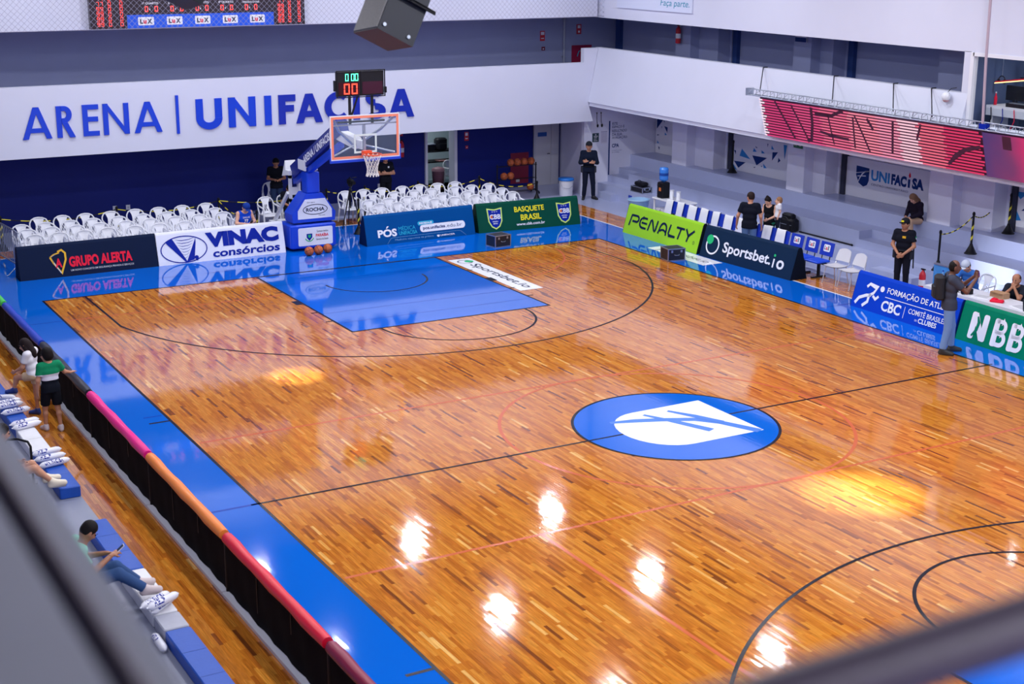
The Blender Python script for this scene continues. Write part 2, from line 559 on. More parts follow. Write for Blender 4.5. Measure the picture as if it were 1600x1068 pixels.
# gallery fascia (parapet face) of the back wall
fy = 19.4
poly = [(-20, 2.47), (10.72, 2.47), (10.52, 3.07), (10.86, 4.72), (10.34, 4.72), (10.34, 4.29), (-20, 4.29)]
mb = MB(); mb.prism([(x, fy, z) for x, z in poly], (0, 0, 0), (0, .18, 0))
mb.bb(-20, 10.7, fy + .18, 22.5, 2.47, 2.7); mb.bb(-20, 13.5, fy + .18, 22.5, 3.1, 3.3)
struct(mb, 'wall_fascia_back', m_white, 'white gallery fascia carrying the arena name')
mb = MB(); mb.bb(-20, 10.8, fy, 19.7, 5.66, 9.6); struct(mb, 'wall_upper_back', m_white, 'white upper wall behind the safety net')
# skew return wall and the wall beside the stairs
mb = MB(); mb.prism([(10.75, 19.95, 0), (11.45, 22.55, 0), (11.65, 22.55, 0), (10.95, 20.0, 0)], (0, 0, 0), (0, 0, 3.1)); struct(mb, 'wall_return', m_lower, 'pale wall beside the grey door')
mb = MB(); mb.bb(10.75, 13.7, 19.95, 20.1, 0, 3.1); struct(mb, 'wall_stairs', m_lower, 'pale wall with blue notice lettering at the end of the tiers')

# grey door in the back wall
d = MB(); d.bb(10.40, 11.36, 22.47, 22.54, 0, 2.2); d1 = struct(d, 'door_1', m_doorw, 'grey white double door with blue plate')
b_ = MB(); b_.bb(10.44, 11.02, 22.45, 22.475, 0.03, 2.16); b_.build('door_leaf', m_doorw, d1)
b_ = MB(); b_.bb(11.05, 11.33, 22.45, 22.475, 0.03, 2.16); b_.build('door_leaf', m_doorw, d1)
b_ = MB(); b_.cyl((10.96, 22.45, 1.05), (10.96, 22.40, 1.05), .015); b_.cyl((10.96, 22.40, 1.05), (10.87, 22.40, 1.05), .014); b_.build('door_handle', M('dark_metal', (60, 60, 68), .35, .7), d1)
b_ = MB(); b_.bb(10.52, 10.86, 22.43, 22.449, 1.63, 1.77); b_.build('door_plate', M('blue_plate', (30, 84, 168), .4), d1)
# lit doorway with a store room behind
mb = MB()
for (a, b) in ((6.36, 6.44), (7.40, 7.5)): mb.bb(a, b, 22.42, 22.82, 0, 2.35)
mb.bb(6.36, 7.5, 22.42, 22.82, 2.28, 2.35)
struct(mb, 'door_2', m_frame, 'white door frame around the open store room')
mb = MB(); mb.bb(5.6, 5.7, 22.8, 25.4, 0, 2.6); mb.bb(9.0, 9.1, 22.8, 25.4, 0, 2.6); mb.bb(5.6, 9.1, 25.3, 25.4, 0, 2.6); mb.bb(5.6, 9.1, 22.8, 25.4, 2.5, 2.6); mb.bb(5.6, 9.1, 22.78, 25.4, -.1, 0.0)
struct(mb, 'wall_store_room', M('pale_green_wall', (178, 196, 206), .6), 'pale wall of the small store room')

# ------------------------------------------------------------------ right side: tiers, wall with pilasters, gallery
mb = MB()
Y0, Y1 = -14.0, 19.95
prof = [(11.3, 0), (11.3, .42), (11.68, .42), (11.68, .84), (12.54, .84), (12.54, 1.24), (14.4, 1.24), (14.4, 0)]
profs = [(11.3, 0), (11.3, .42), (11.68, .42), (11.68, .63), (12.11, .63), (12.11, .84), (12.54, .84), (12.54, 1.24), (14.4, 1.24), (14.4, 0)]
for (a, b, pr) in ((-14, 6.9, prof), (6.9, 8.25, profs), (8.25, 18.75, prof), (18.75, 19.95, profs)):
    mb.prism([(x, a, z) for x, z in pr], (0, a, 0), (0, b, 0))
mb.bb(11.02, 11.3, 18.75, 19.5, 0, .21); mb.bb(10.95, 11.3, 5.6, 7.0, 0, .21)
struct(mb, 'floor_tiers', m_conc, 'grey concrete seating tiers with steps along the right side')

wall = MB()
pl = [(14.4, 19.95), (13.55, 19.95), (13.55, 17.78), (12.62, 17.78), (12.62, 17.03), (12.95, 17.03), (12.95, 16.1), (13.4, 16.1), (13.4, 16.02), (13.55, 16.02),
      (13.55, 12.3), (12.62, 12.3), (12.62, 11.58), (12.95, 11.58), (12.95, 11.08), (13.4, 11.08), (13.4, 11.0), (13.55, 11.0),
      (13.55, 6.9), (12.62, 6.9), (12.62, 6.12), (12.95, 6.12), (12.95, 5.1), (13.4, 5.1), (13.4, 5.02), (13.55, 5.02), (13.55, 1.2), (12.62, 1.2), (12.62, .4), (12.95, .4), (12.95, -14), (14.4, -14)]
wall.prism([(x, y, 1.24) for x, y in pl], (0, 0, 0), (0, 0, 1.66))
wall.bb(12.62, 14.4, -14, 19.95, 2.52, 2.9)
struct(wall, 'wall_right', m_lower, 'pale grey wall with pilasters and recesses above the tiers')
wall2 = MB(); wall2.prism([(x, y, 2.9) for x, y in pl[:1] + [(13.55, 22.5)] + pl[2:]], (0, 0, 0), (0, 0, 3.3))
struct(wall2, 'wall_gallery_right', m_grey, 'grey blue gallery wall with pilasters on the right')
for k, (ya, yb, za, zb) in enumerate(((15.85, 16.0, 1.24, 2.5), (10.83, 10.98, 1.24, 2.5), (4.85, 5.0, 1.24, 2.5), (15.8, 16.0, 3.3, 6.1), (10.8, 11.0, 3.3, 6.1), (22.05, 22.3, 3.3, 6.1))):
    mb = MB(); mb.bb(13.42, 13.56, ya, yb, za, zb)
    tag(mb.build('trim_%d' % (k + 1), m_dark if za < 2 else m_strip), 'dark narrow door edge in the wall recess', kind='structure')
# sloping white fascia of the right gallery, then its upper wall
mb = MB()
mb.prism([(10.52, 4.27, 3.07), (10.88, 4.27, 4.73), (11.08, 4.27, 4.73), (11.08, 4.27, 3.07)], (0, 4.27, 0), (0, 19.58, 0))
mb.prism([(10.52, -14, 3.07), (10.735, -14, 4.05), (11.08, -14, 4.05), (11.08, -14, 3.07)], (0, -14, 0), (0, 4.27, 0))
mb.bb(11.08, 13.5, -14, 20.0, 2.95, 3.3); mb.bb(10.56, 11.08, -14, 19.4, 2.95, 3.07)
struct(mb, 'wall_fascia_right', m_white, 'white sloping gallery fascia behind the red screen')
mb = MB(); mb.bb(10.88, 11.08, -14, 19.7, 5.64, 9.6); mb.bb(10.88, 11.08, 4.27, 4.47, 4.7, 5.65)
struct(mb, 'wall_upper_right', m_white, 'white upper wall above the right gallery')

# ------------------------------------------------------------------ left side tiers, near walls, ceiling
mb = MB()
mb.bb(-10.62, -9.88, -24, 16, -.3, .25); mb.bb(-11.6, -10.62, -24, 16, -.3, .68); mb.bb(-12.6, -11.6, -24, 16, -.3, 1.1); mb.bb(-20, -12.6, -24, 16, -.3, 1.5)
struct(mb, 'floor_tiers_left', M('dim_grey_concrete', (132, 137, 160), .45, var=.06, vscale=2.0), 'grey concrete seating tiers along the near left side')
mb = MB(); mb.bb(-20.3, -20, -24, 24.5, -.3, 9.6); struct(mb, 'wall_left', m_white, 'white wall on the left outside the picture')
mb = MB(); mb.bb(-20, 14.7, -24.3, -24, -.3, 9.6); struct(mb, 'wall_front', m_white, 'white wall behind the photographer')
mb = MB(); mb.bb(14.4, 14.7, -24, 24.5, -.3, 9.6); struct(mb, 'wall_right_outer', m_grey, 'outer wall beyond the right gallery')
mb = MB(); mb.bb(-20, 14.7, 24.5, 24.8, 2.6, 9.6); struct(mb, 'wall_back_outer', m_grey, 'outer wall beyond the back gallery')
mb = MB(); mb.bb(-20.3, 14.7, -24.3, 24.8, 9.6, 9.8); struct(mb, 'ceiling', m_ceil, 'dark hall ceiling carrying the lamps')
mb = MB(); mb.bb(10.9, 14.4, -14, 22.5, 6.1, 6.2); mb.bb(-20, 11, 19.5, 22.6, 6.1, 6.2); struct(mb, 'ceiling_gallery', m_grey, 'grey soffit above the galleries')

# ceiling lamps (their reflections stand on the varnish)
def lamp(x, y, k=1.0):
    t = thing('ceiling_light', 'square white ceiling lamp hanging above the court, out of the picture', 'lamp', (x, y, 9.0), 0, 'lamps over the court')
    b = MB(); b.rbox((0, 0, .07), (.74, .94, .12), .06); b.build('housing', M('lamp_housing', (220, 220, 225), .4), t)
    b = MB(); b.cyl((0, 0, .12), (0, 0, .6), .012, n=6); b.build('stem', M('lamp_stem', (90, 90, 95), .4, .6), t)
    ld = bpy.data.lights.new('lamp_panel', 'AREA'); ld.shape = 'RECTANGLE'; ld.size = .4; ld.size_y = .54
    ld.energy = LAMP_POWER * k; ld.color = LAMP_COLOR
    lo = bpy.data.objects.new('lamp_panel', ld); COL.objects.link(lo); lo.parent = t; lo.location = (0, 0, -.01)
for i in range(5):
    for j in range(8):  # nearest row, behind the camera, added to brighten the near ledge and rails
        lamp(7.6 - 4.72 * i, 16.5 - 5.27 * j, .6 if i == 4 else 1.04)

# added spots; their pools stand in for glare on the varnish
def spot(label, x, y, tx, ty, power, deg, col):
    t = thing('added_glare_spot', label, 'added_glare_spot', (x, y, 8.9), 0, 'added spots for the floor glare')
    d = (Vector((tx, ty, 0)) - Vector((x, y, 8.9))).normalized()
    b = MB(); b.cyl(-d * .25, d * .1, .1, .12, 14, caps=False); b.build('barrel', M('spot_black', (24, 24, 28), .5), t)
    b = MB(); b.tube([(-.14, 0, -.02), (-.14, 0, .3), (.14, 0, .3), (.14, 0, -.02)], .015, 6); b.cyl((0, 0, .3), (0, 0, .7), .02, n=6); b.build('yoke', M('spot_black', (24, 24, 28)), t)
    ld = bpy.data.lights.new('glare_beam', 'SPOT'); ld.energy = power; ld.spot_size = math.radians(deg); ld.spot_blend = 1.0; ld.color = col; ld.shadow_soft_size = .05
    lo = bpy.data.objects.new('glare_beam', ld); COL.objects.link(lo); lo.parent = t; lo.location = d * .12; lo.rotation_euler = d.to_track_quat('-Z', 'Y').to_euler()
spot('added spot standing in for the large varnish glare on the right of the court', 2.0, -7.0, .55, -4.0, 13000, 13.5, (.7, .84, 1))
spot('added spot standing in for the small varnish glare before the free throw arc', -6.0, 2.0, -4.65, 5.8, 12000, 8, (.7, .84, 1))

# unseen lamps added to brighten the two side rooms
for (x, y, z, p_, lab) in ((7.2, 24.0, 2.5, 16, 'unseen round lamp added to brighten the store room'), (11.8, 2.6, 6.1, 22, 'unseen round lamp added to brighten the control room')):
    t = thing('room_fill_lamp', lab, 'lamp', (x, y, z - .06))
    b = MB(); b.lathe([(.17, .06), (.17, .02), (.15, .0), (.14, .01), (.14, .03), (.001, .03)], n=18); b.build('housing', M('lamp_housing', (220, 220, 225)), t)
    b = MB(); b.cyl((0, 0, .03), (0, 0, .06), .03, n=8); b.build('mount', M('lamp_stem', (90, 90, 95)), t)
    ld = bpy.data.lights.new('room_fill_panel', 'AREA'); ld.shape = 'DISK'; ld.size = .26; ld.energy = p_; ld.color = (.95, 1, 1)
    lo = bpy.data.objects.new('room_fill_panel', ld); COL.objects.link(lo); lo.parent = t; lo.location = (0, 0, -.005)
# ------------------------------------------------------------------ 2d print helpers
def ell(cx, cy, rx, ry, n=32, a0=0, a1=2 * PI):
    return [(cx + rx * math.cos(a0 + (a1 - a0) * k / n), cy + ry * math.sin(a0 + (a1 - a0) * k / n)) for k in range(n + (0 if abs(a1 - a0 - 2 * PI) < 1e-6 else 1))]
def rrect(x0, x1, y0, y1, r, n=4):
    pts = []
    for cx, cy, a in ((x1 - r, y1 - r, 0), (x0 + r, y1 - r, PI / 2), (x0 + r, y0 + r, PI), (x1 - r, y0 + r, 1.5 * PI)):
        for k in range(n + 1):
            t = a + PI / 2 * k / n
            pts.append((cx + r * math.cos(t), cy + r * math.sin(t)))
    return pts
class Pr:
    """a flat print: 2d polygons mapped onto a surface by fn(s, t, offset)"""
    def __init__(s, fn, off=0.008):
        s.fn = fn; s.mb = MB(); s.off = off
    def poly(s, pts):
        s.mb.add([s.fn(a, b, s.off) for a, b in pts], [tuple(range(len(pts)))]); return s
    def rect(s, x0, x1, y0, y1):
        return s.poly([(x0, y0), (x1, y0), (x1, y1), (x0, y1)])
    def fan(s, pts):
        cx = sum(p[0] for p in pts) / len(pts); cy = sum(p[1] for p in pts) / len(pts)
        n = len(pts)
        s.mb.add([s.fn(a, b, s.off) for a, b in pts + [(cx, cy)]], [(i, (i + 1) % n, n) for i in range(n)]); return s
    def stroke(s, pts, w, closed=False):
        P = [Vector((a, b)) for a, b in pts]
        k = len(P)
        ws = w if isinstance(w, (list, tuple)) else [w] * k
        L = []; Rr = []
        for i in range(k):
            if closed:
                d = (P[(i + 1) % k] - P[i - 1])
            else:
                d = (P[min(i + 1, k - 1)] - P[max(i - 1, 0)])
            d.normalize()
            n = Vector((-d.y, d.x))
            if 0 < i < k - 1 or closed:
                d1 = (P[i] - P[i - 1]).normalized(); c = max(.5, abs(d.dot(d1)))
            else:
                c = 1
            L.append(P[i] + n * ws[i] / c); Rr.append(P[i] - n * ws[i] / c)
        vs = [s.fn(q.x, q.y, s.off) for q in L + Rr]
        m = k if closed else k - 1
        s.mb.add(vs, [(i, (i + 1) % k, k + (i + 1) % k, k + i) for i in range(m)]); return s
    def text(s, st, x0, x1, y0, y1, bold=0.0, shear=0.0):
        vs, fs = text_geo(st, bold)
        s.mb.add([s.fn(x0 + a * (x1 - x0) + b * (y1 - y0) * shear, y0 + b * (y1 - y0), s.off) for a, b in vs], fs); return s
    def out(s, mat, parent, name='lettering'):
        return s.mb.build(name, mat, parent, world=True, fix=False)

def ink(n, rgb, rough=0.45):
    return M('print_' + n, rgb, rough, spec=.1)
k_white = ink('white', (232, 234, 244)); k_red = ink('red', (226, 30, 62)); k_gold = ink('gold', (226, 176, 52)); k_royal = ink('royal', (8, 36, 150))
k_cyan = ink('cyan', (40, 168, 206)); k_lime = ink('lime', (206, 232, 120)); k_yel = ink('yellow', (238, 226, 50)); k_navy = ink('navy', (16, 34, 66))
k_mint = ink('mint', (44, 186, 118)); k_orange = ink('orange', (214, 120, 62)); k_silver = ink('silver', (196, 198, 206)); k_pos = ink('deep_blue', (14, 44, 108))

PROF = [(0.0, 0.0), (0.034, 0.14), (0.2, 0.745), (0.225, 0.785), (0.265, 0.80), (0.31, 0.785), (0.34, 0.74), (0.52, 0.0)]
def board(label, p0, p1, dep, rgb, end=None):
    p0 = Vector((p0[0], p0[1], 0)); p1 = Vector((p1[0], p1[1], 0))
    u = (p1 - p0); L = u.length; u.normalize()
    dv = Vector(dep)
    t = thing('advertising_board', label, 'advert board', p0 + u * (L / 2) + dv * .2, 0, 'foam advertising boards around the court')
    cover = M('board_cover_%d_%d_%d' % rgb, rgb, .5, spec=.06, var=.04, vscale=2.5)
    b = MB()
    n = len(PROF)
    segs = 6
    vs = []
    for k in range(segs + 1):
        for (d, z) in PROF:
            vs.append(p0 + u * (L * k / segs) + dv * d + Vector((0, 0, z)))
    fs = []
    for k in range(segs):
        for i in range(n - 1):
            fs.append((k * n + i, k * n + i + 1, (k + 1) * n + i + 1, (k + 1) * n + i))
    b.add(vs, fs)
    b.build('cover', cover, t, world=True)
    for k in (0, segs):
        e = MB()
        o = Vector((0, 0, 0)) + u * (-.004 if k == 0 else .004)
        pts = [v + o for v in vs[k * n:(k + 1) * n]]
        e.prism(pts, (0, 0, 0), u * (.012 if k == 0 else -.012))
        e.build('end_panel', M('board_end_%d_%d_%d' % (end or rgb), end or rgb, .5, spec=.06), t, world=True)
    lo_n = dv.cross(u)
    def fn(s, h, off):
        # h: distance up the front face
        d0, z0, d1, z1, d2, z2 = PROF[0][0], 0.0, PROF[1][0], PROF[1][1], PROF[2][0], PROF[2][1]
        l1 = math.hypot(d1 - d0, z1 - z0); l2 = math.hypot(d2 - d1, z2 - z1)
        if h < l1:
            a = h / l1; d, z = d0 + (d1 - d0) * a, z0 + (z1 - z0) * a
        else:
            a = (h - l1) / l2; d, z = d1 + (d2 - d1) * a, z1 + (z2 - z1) * a
        return p0 + u * s + dv * (d - off * .96) + Vector((0, 0, z + off * .28))
    return t, fn, L

# --- back line, from the left
t, F, L = board('dark navy board with red Grupo Alerta lettering and gold shield', (-7.56, 16.24), (-4.17, 16.32), (0, 1, 0), (14, 28, 58), (10, 20, 44))
p = Pr(F); p.stroke([(.95, .62), (1.05, .66), (1.13, .58), (1.13, .42), (1.0, .1), (.83, .36), (.76, .5)], .022); p.stroke([(.76, .5), (.85, .56), (.99, .6)], .016); p.out(k_gold, t, 'shield_print')
p = Pr(F, .008); p.stroke([(.8, .44), (.88, .28), (.99, .1)], .012); p.stroke([(.78, .51), (.9, .57)], .008); p.out(k_silver, t, 'shield_print')
p = Pr(F); p.text('A', .87, 1.03, .24, .46, .04); p.text('GRUPO ALERTA', 1.2, 2.76, .22, .48, .045); p.out(k_red, t)
p = Pr(F); p.text('UM NOVO CONCEITO EM SEGURANÇA PRIVADA E SERVIÇOS', 1.22, 2.78, .11, .165, .01); p.out(k_silver, t)

t, F, L = board('white board with royal blue Vinac lettering and oval cone emblem', (-4.15, 16.32), (-.74, 16.40), (0, 1, 0), (226, 228, 242))
p = Pr(F)
p.stroke(ell(.69, .36, .6, .335, 48), .013, True)
p.poly([(.21, .58), (.4, .66), (.74, .05), (.70, .03)]); p.poly([(1.02, .63), (1.01, .5), (.93, .08), (.72, .03)])
for k in range(7):
    h = .6 - k * .075; w = .26 - k * .034; c = .74 - k * .004
    p.stroke([(c - w, h + .02), (c - w * .4, h - .012), (c + w * .4, h), (c + w, h + .045)], [.002, .009 - k * .0008, .008 - k * .0008, .002])
p.fan(ell(.99, .13, .055, .05, 16)); p.poly([(.89, .05), (1.03, .05), (1.0, .09)])
p.out(k_royal, t, 'oval_emblem_print')
p = Pr(F); p.text('VINAC', 1.28, 3.26, .335, .725, .07); p.text('consórcios', 1.42, 3.25, .075, .275, .03, .12); p.out(k_royal, t)

t, F, L = board('teal blue board reading PÓS médica beside a white web address pill', (1.42, 16.02), (4.80, 16.17), (0, 1, 0), (0, 74, 142), (8, 32, 74))
p = Pr(F); p.text('POS', .36, .94, .2, .41, .04); p.poly([(.62, .43), (.66, .43), (.72, .49), (.66, .49)]); p.text('UNIFACISA', 2.27, 2.72, .065, .11, .03); p.poly([(2.16, .11), (2.24, .11), (2.24, .07), (2.2, .045), (2.16, .07)]); p.fan(rrect(1.66, 3.08, .225, .43, .09)); p.out(k_white, t)
p = Pr(F); p.text('MÉDICA', 1.0, 1.52, .335, .47, 0); p.text('UNIFACISA', 1.0, 1.56, .215, .315, .02); p.fan(rrect(1.6, 2.1, .415, .53, .05)); p.out(k_cyan, t)
p = Pr(F, .009); p.text('INSCREVA-SE', 1.65, 2.05, .445, .5, .03); p.out(k_white, t)
p = Pr(F, .009); p.text('pos.unifacisa', 1.75, 2.45, .265, .38, .03); p.text('.edu.br', 2.47, 2.98, .285, .38, 0); p.out(k_pos, t)
p = Pr(F); p.stroke([(.62, .02), (.74, .15), (.8, .165), (2.85, .165), (2.92, .15), (3.08, .02)], .004); p.text('Medicina esportiva na prática', .86, 2.05, .06, .125, 0); p.out(ink('pale_blue', (110, 160, 206)), t)

def cbb_shield(F, t, c):
    p = Pr(F); p.fan([(c - .24, .68), (c, .64), (c + .24, .68), (c + .22, .3), (c + .13, .14), (c, .07), (c - .13, .14), (c - .22, .3)]); p.out(k_lime, t, 'shield_print')
    p = Pr(F, .009); p.fan([(c - .2, .64), (c, .605), (c + .2, .64), (c + .185, .31), (c + .11, .17), (c, .11), (c - .11, .17), (c - .185, .31)]); p.out(k_royal, t, 'shield_print')
    p = Pr(F, .012); p.text('CBB', c - .17, c + .18, .36, .5, .025)
    for dx in (-.07, 0, .07): p.text('*', c + dx - .022, c + dx + .022, .54, .585, .03)
    p.text('BASKETBALL', c - .09, c + .09, .28, .31, .02); p.text('BRASIL', c - .07, c + .07, .22, .255, .02); p.out(k_white, t)
    p = Pr(F, .014); p.fan(ell(c - .11, .43, .04, .04, 14)); p.out(k_orange, t, 'ball_print')
t, F, L = board('dark green board with yellow Basquete Brasil lettering between two shields', (4.93, 16.2), (8.2, 16.06), (0, 1, 0), (8, 72, 58), (6, 44, 36))
cbb_shield(F, t, .55); cbb_shield(F, t, 2.78)
p = Pr(F); p.text('BASQUETE', 1.18, 2.14, .48, .66, .025); p.text('BRASIL', 1.36, 2.02, .26, .43, .025); p.out(k_yel, t)
p = Pr(F); p.text('www.cbb.com.br', 1.2, 2.12, .12, .2, .02); p.out(k_white, t)

# --- right line, from the far corner
t, F, L = board('lime green board with rounded dark Penalty lettering', (8.62, 14.5), (8.66, 11.08), (1, 0, 0), (150, 206, 50), (20, 30, 40))
p = Pr(F)
H0, H1 = .24, .575
w = .03
def arc(cx, cy, rx, ry, a0, a1, n=10): return [(cx + rx * math.cos(math.radians(a0 + (a1 - a0) * k / n)), cy + ry * math.sin(math.radians(a0 + (a1 - a0) * k / n))) for k in range(n + 1)]
x = .22
p.stroke([(x + .0, H0), (x + .06, H1 - .02), (x + .1, H1 - .03), (x + .3, H1 - .03)] + arc(x + .32, H1 - .11, .08, .08, 90, -90) + [(x + .12, H1 - .19)], w)
x = .68
p.stroke([(x + .34, H1 - .03), (x + .16, H1 - .03)] + arc(x + .16, (H0 + H1) / 2, .14, (H1 - H0) / 2 - .03, 90, 270) + [(x + .34, H0 + .03)], w); p.stroke([(x + .1, (H0 + H1) / 2), (x + .36, (H0 + H1) / 2)], w * .9)
x = 1.12
p.stroke([(x, H0), (x + .06, H1 - .05), (x + .1, H1 - .03), (x + .14, H1 - .06), (x + .27, H0 + .05), (x + .31, H0 + .03), (x + .34, H0 + .06), (x + .38, H1)], w)
x = 1.6
p.stroke([(x, H0), (x + .03, H0 + .12)] + arc(x + .19, H0 + .14, .15, .17, 170, 20) + [(x + .35, H0)], w); p.stroke(arc(x + .19, H0 + .05, .14, .08, 160, 20), w * .9)
x = 2.05
p.stroke([(x + .04, H1), (x, H0 + .09), (x + .04, H0 + .03), (x + .32, H0 + .03)], w)
x = 2.36
p.stroke([(x, H1 - .03), (x + .36, H1 - .03)], w); p.stroke([(x + .2, H1 - .03), (x + .14, H0)], w)
x = 2.78
p.stroke([(x, H1), (x + .14, H0 + .16), (x + .36, H1)], w); p.stroke([(x + .15, H0 + .17), (x + .11, H0)], w)
p.stroke(ell(3.2, H0 + .03, .035, .04, 16), .005, True)
p.out(k_navy, t)

t, F, L = board('dark navy board with white Sportsbet.io lettering and green dotted ring', (8.64, 10.93), (8.84, 7.51), (1, 0, 0), (20, 42, 70), (12, 22, 38))
p = Pr(F); p.stroke(ell(.42, .36, .23, .23, 40), .022, True); p.text('Sportsbet.', .83, 2.62, .16, .52, .022); p.rect(2.7, 2.75, .2, .42); p.text('o', 2.84, 3.1, .195, .425, .022); p.out(k_white, t)
p = Pr(F, .011); p.fan(ell(.29, .49, .125, .125, 24)); p.fan(ell(2.725, .505, .035, .035, 12)); p.out(k_mint, t, 'ring_print')

t, F, L = board('royal blue board with white running figure and Formação de Atletas lettering', (8.45, 4.95), (8.40, 1.78), (1, 0, 0), (10, 62, 190), (8, 40, 130))
p = Pr(F)
p.stroke([(.12, .1), (.22, .24), (.42, .33), (.56, .36)], .035); p.stroke([(.36, .08), (.5, .2), (.5, .33)], .035); p.stroke([(.5, .34), (.62, .42), (.7, .56), (.46, .6), (.38, .52)], .032); p.stroke([(.62, .36), (.72, .3), (.8, .38)], .03); p.fan(ell(.86, .56, .065, .065, 16))
p.text('FORMAÇÃO DE ATLETAS', 1.02, 3.02, .475, .66, .012)
p.stroke([(1.0, .41), (3.05, .41)], .007)
p.text('CBC', .95, 1.55, .1, .34, .03); p.stroke([(1.66, .08), (1.66, .34)], .006)
p.text('COMITÊ BRASILEIRO', 1.78, 3.05, .22, .36, .005); p.text('DE', 2.02, 2.09, .1, .14, .0); p.text('CLUBES', 2.12, 2.66, .08, .19, .025)
p.out(k_white, t)

t, F, L = board('emerald green board with tall white NBB lettering at the picture edge', (8.43, 1.74), (8.36, -1.5), (1, 0, 0), (0, 122, 92), (0, 90, 70))
p = Pr(F)
p.fan(rrect(.3, .45, .1, .66, .05)); p.fan(rrect(.62, .77, .1, .66, .05)); p.poly([(.31, .62), (.45, .66), (.75, .14), (.62, .1)])
for x in (.92, 1.36):
    p.fan(rrect(x, x + .14, .08, .66, .05)); p.stroke([(x + .06, .61), (x + .2, .61)] + arc(x + .2, .5, .1, .11, 90, -90) + [(x + .06, .39)], .042); p.stroke([(x + .06, .365), (x + .22, .365)] + arc(x + .22, .25, .11, .115, 90, -90) + [(x + .06, .135)], .045)
p.text('20', 1.85, 2.3, .14, .36, .045)
p.out(k_white, t)
p = Pr(F, .01); p.stroke([(.4, .16), (.5, .3), (.52, .46), (.46, .58)], [.02, .035, .04, .02]); p.fan(ell(.55, .56, .03, .035, 12)); p.out(ink('emerald', (0, 122, 92)), t, 'player_print')

# ------------------------------------------------------------------ ARENA | UNIFACISA wall lettering
k_sign = M('sign_blue_lettering', (0, 62, 206), .35)
sign = thing('wall_sign', 'large blue raised Arena Unifacisa lettering on the white gallery fascia', 'sign', (-1.0, 19.4, 2.95))
SB, SH = 2.96, .81
def glyph(ch, x0, w, s, h=SH, nm='letter'):
    b = MB()
    o = (x0, 19.398, SB); u = (1, 0, 0); v = (0, 0, 1)
    T = .03
    cnt = [0]
    def q(pts):
        cnt[0] += 1
        b.poly(pts, o, u, v, 0, T + .0012 * cnt[0])
    def rc(a, c, d, e): q([(a, d), (c, d), (c, e), (a, e)])
    def ar(cx, cy, rx, ry, a0, a1, n=14):
        for k in range(n):
            A0 = math.radians(a0 + (a1 - a0) * k / n); A1 = math.radians(a0 + (a1 - a0) * (k + 1) / n)
            q([(cx + (rx - s) * math.cos(A0), cy + (ry - s * .92) * math.sin(A0)), (cx + rx * math.cos(A0), cy + ry * math.sin(A0)), (cx + rx * math.cos(A1), cy + ry * math.sin(A1)), (cx + (rx - s) * math.cos(A1), cy + (ry - s * .92) * math.sin(A1))])
    k = s * 1.08
    if ch == 'A':
        q([(0, 0), (k, 0), (w / 2 + k * .42, h), (w / 2 - k * .5, h)]); q([(w - k, 0), (w, 0), (w / 2 + k * .5, h), (w / 2 - k * .42, h)]); rc(w * .24, w * .76, h * .2, h * .2 + s * .85)
    elif ch == 'R':
        rc(0, s, 0, h); ar(w * .45, h * .73, w * .45, h * .27, -90, 90); rc(s, w * .45, h - s * .92, h); rc(s, w * .45, h * .46, h * .46 + s * .92); q([(w * .3, h * .48), (w * .3 + k, h * .48), (w * 1.05, 0), (w * 1.05 - k, 0)])
    elif ch == 'E':
        rc(0, s, 0, h); rc(s, w, 0, s * .92); rc(s, w * .95, h * .46, h * .46 + s * .92); rc(s, w, h - s * .92, h)
    elif ch == 'F':
        rc(0, s, 0, h); rc(s, w * .9, h * .42, h * .42 + s * .92); rc(s, w, h - s * .92, h)
    elif ch == 'N':
        rc(0, s, 0, h); rc(w - s, w, 0, h); q([(0, h), (s * .9, h), (w, 0), (w - s * .9, 0)])
    elif ch == 'U':
        rc(0, s, h * .36, h); rc(w - s, w, h * .36, h); ar(w / 2, h * .36, w / 2, h * .38, 180, 360)
    elif ch == 'I':
        rc(0, s, 0, h)
    elif ch == 'C':
        ar(w * .55, h / 2, w * .55, h * .52, 48, 312, 20)
    elif ch == 'S':
        ar(w / 2, h * .74, w * .48, h * .275, 30, 270, 12); ar(w / 2, h * .27, w * .52, h * .285, 90, -150, 12)
    b.build(nm, k_sign if x0 < .2 else M('sign_navy_lettering', (4, 40, 168), .35), sign, world=True)
for ch, x0, w in (('A', -6.6, .74), ('R', -5.73, .44), ('E', -5.06, .42), ('N', -4.53, .68), ('A', -3.72, .75)): glyph(ch, x0, w, .135)
b = MB(); b.bb(-2.58, -2.5, 19.36, 19.398, 2.88, 3.9); b.build('divider_bar', k_sign, sign, world=True)
for ch, x0, w in (('U', -2.03, .73), ('N', -1.12, .78), ('I', -.08, .2), ('F', .33, .5), ('A', .84, .8), ('C', 1.7, .78), ('I', 2.58, .2), ('S', 2.95, .62), ('A', 3.68, .82)): glyph(ch, x0, w, .2)
# ------------------------------------------------------------------ basketball stand
m_pad = M('royal_blue_vinyl', (16, 66, 204), .35, var=.05, vscale=3)
m_padd = M('navy_vinyl', (18, 36, 130), .4)
m_wst = M('white_steel', (226, 228, 236), .35)
m_blk = M('black_metal', (22, 23, 30), .4, .3)
m_steel = M('galvanised_steel', (176, 184, 200), .3, .8)
m_rim = M('orange_rim', (228, 78, 40), .4)
m_net = M('white_cord', (236, 232, 226), .7)
m_ball = M('basketball_leather', (186, 92, 48), .55, var=.1, vscale=40, bump=.3, bscale=300)
m_seam = M('ball_seam', (40, 24, 20), .6)
m_plast = M('white_plastic', (226, 228, 238), .35)
m_yel = M('hazard_yellow', (226, 214, 40), .45)
m_blkp = M('black_plastic', (16, 17, 24), .45, spec=.25)

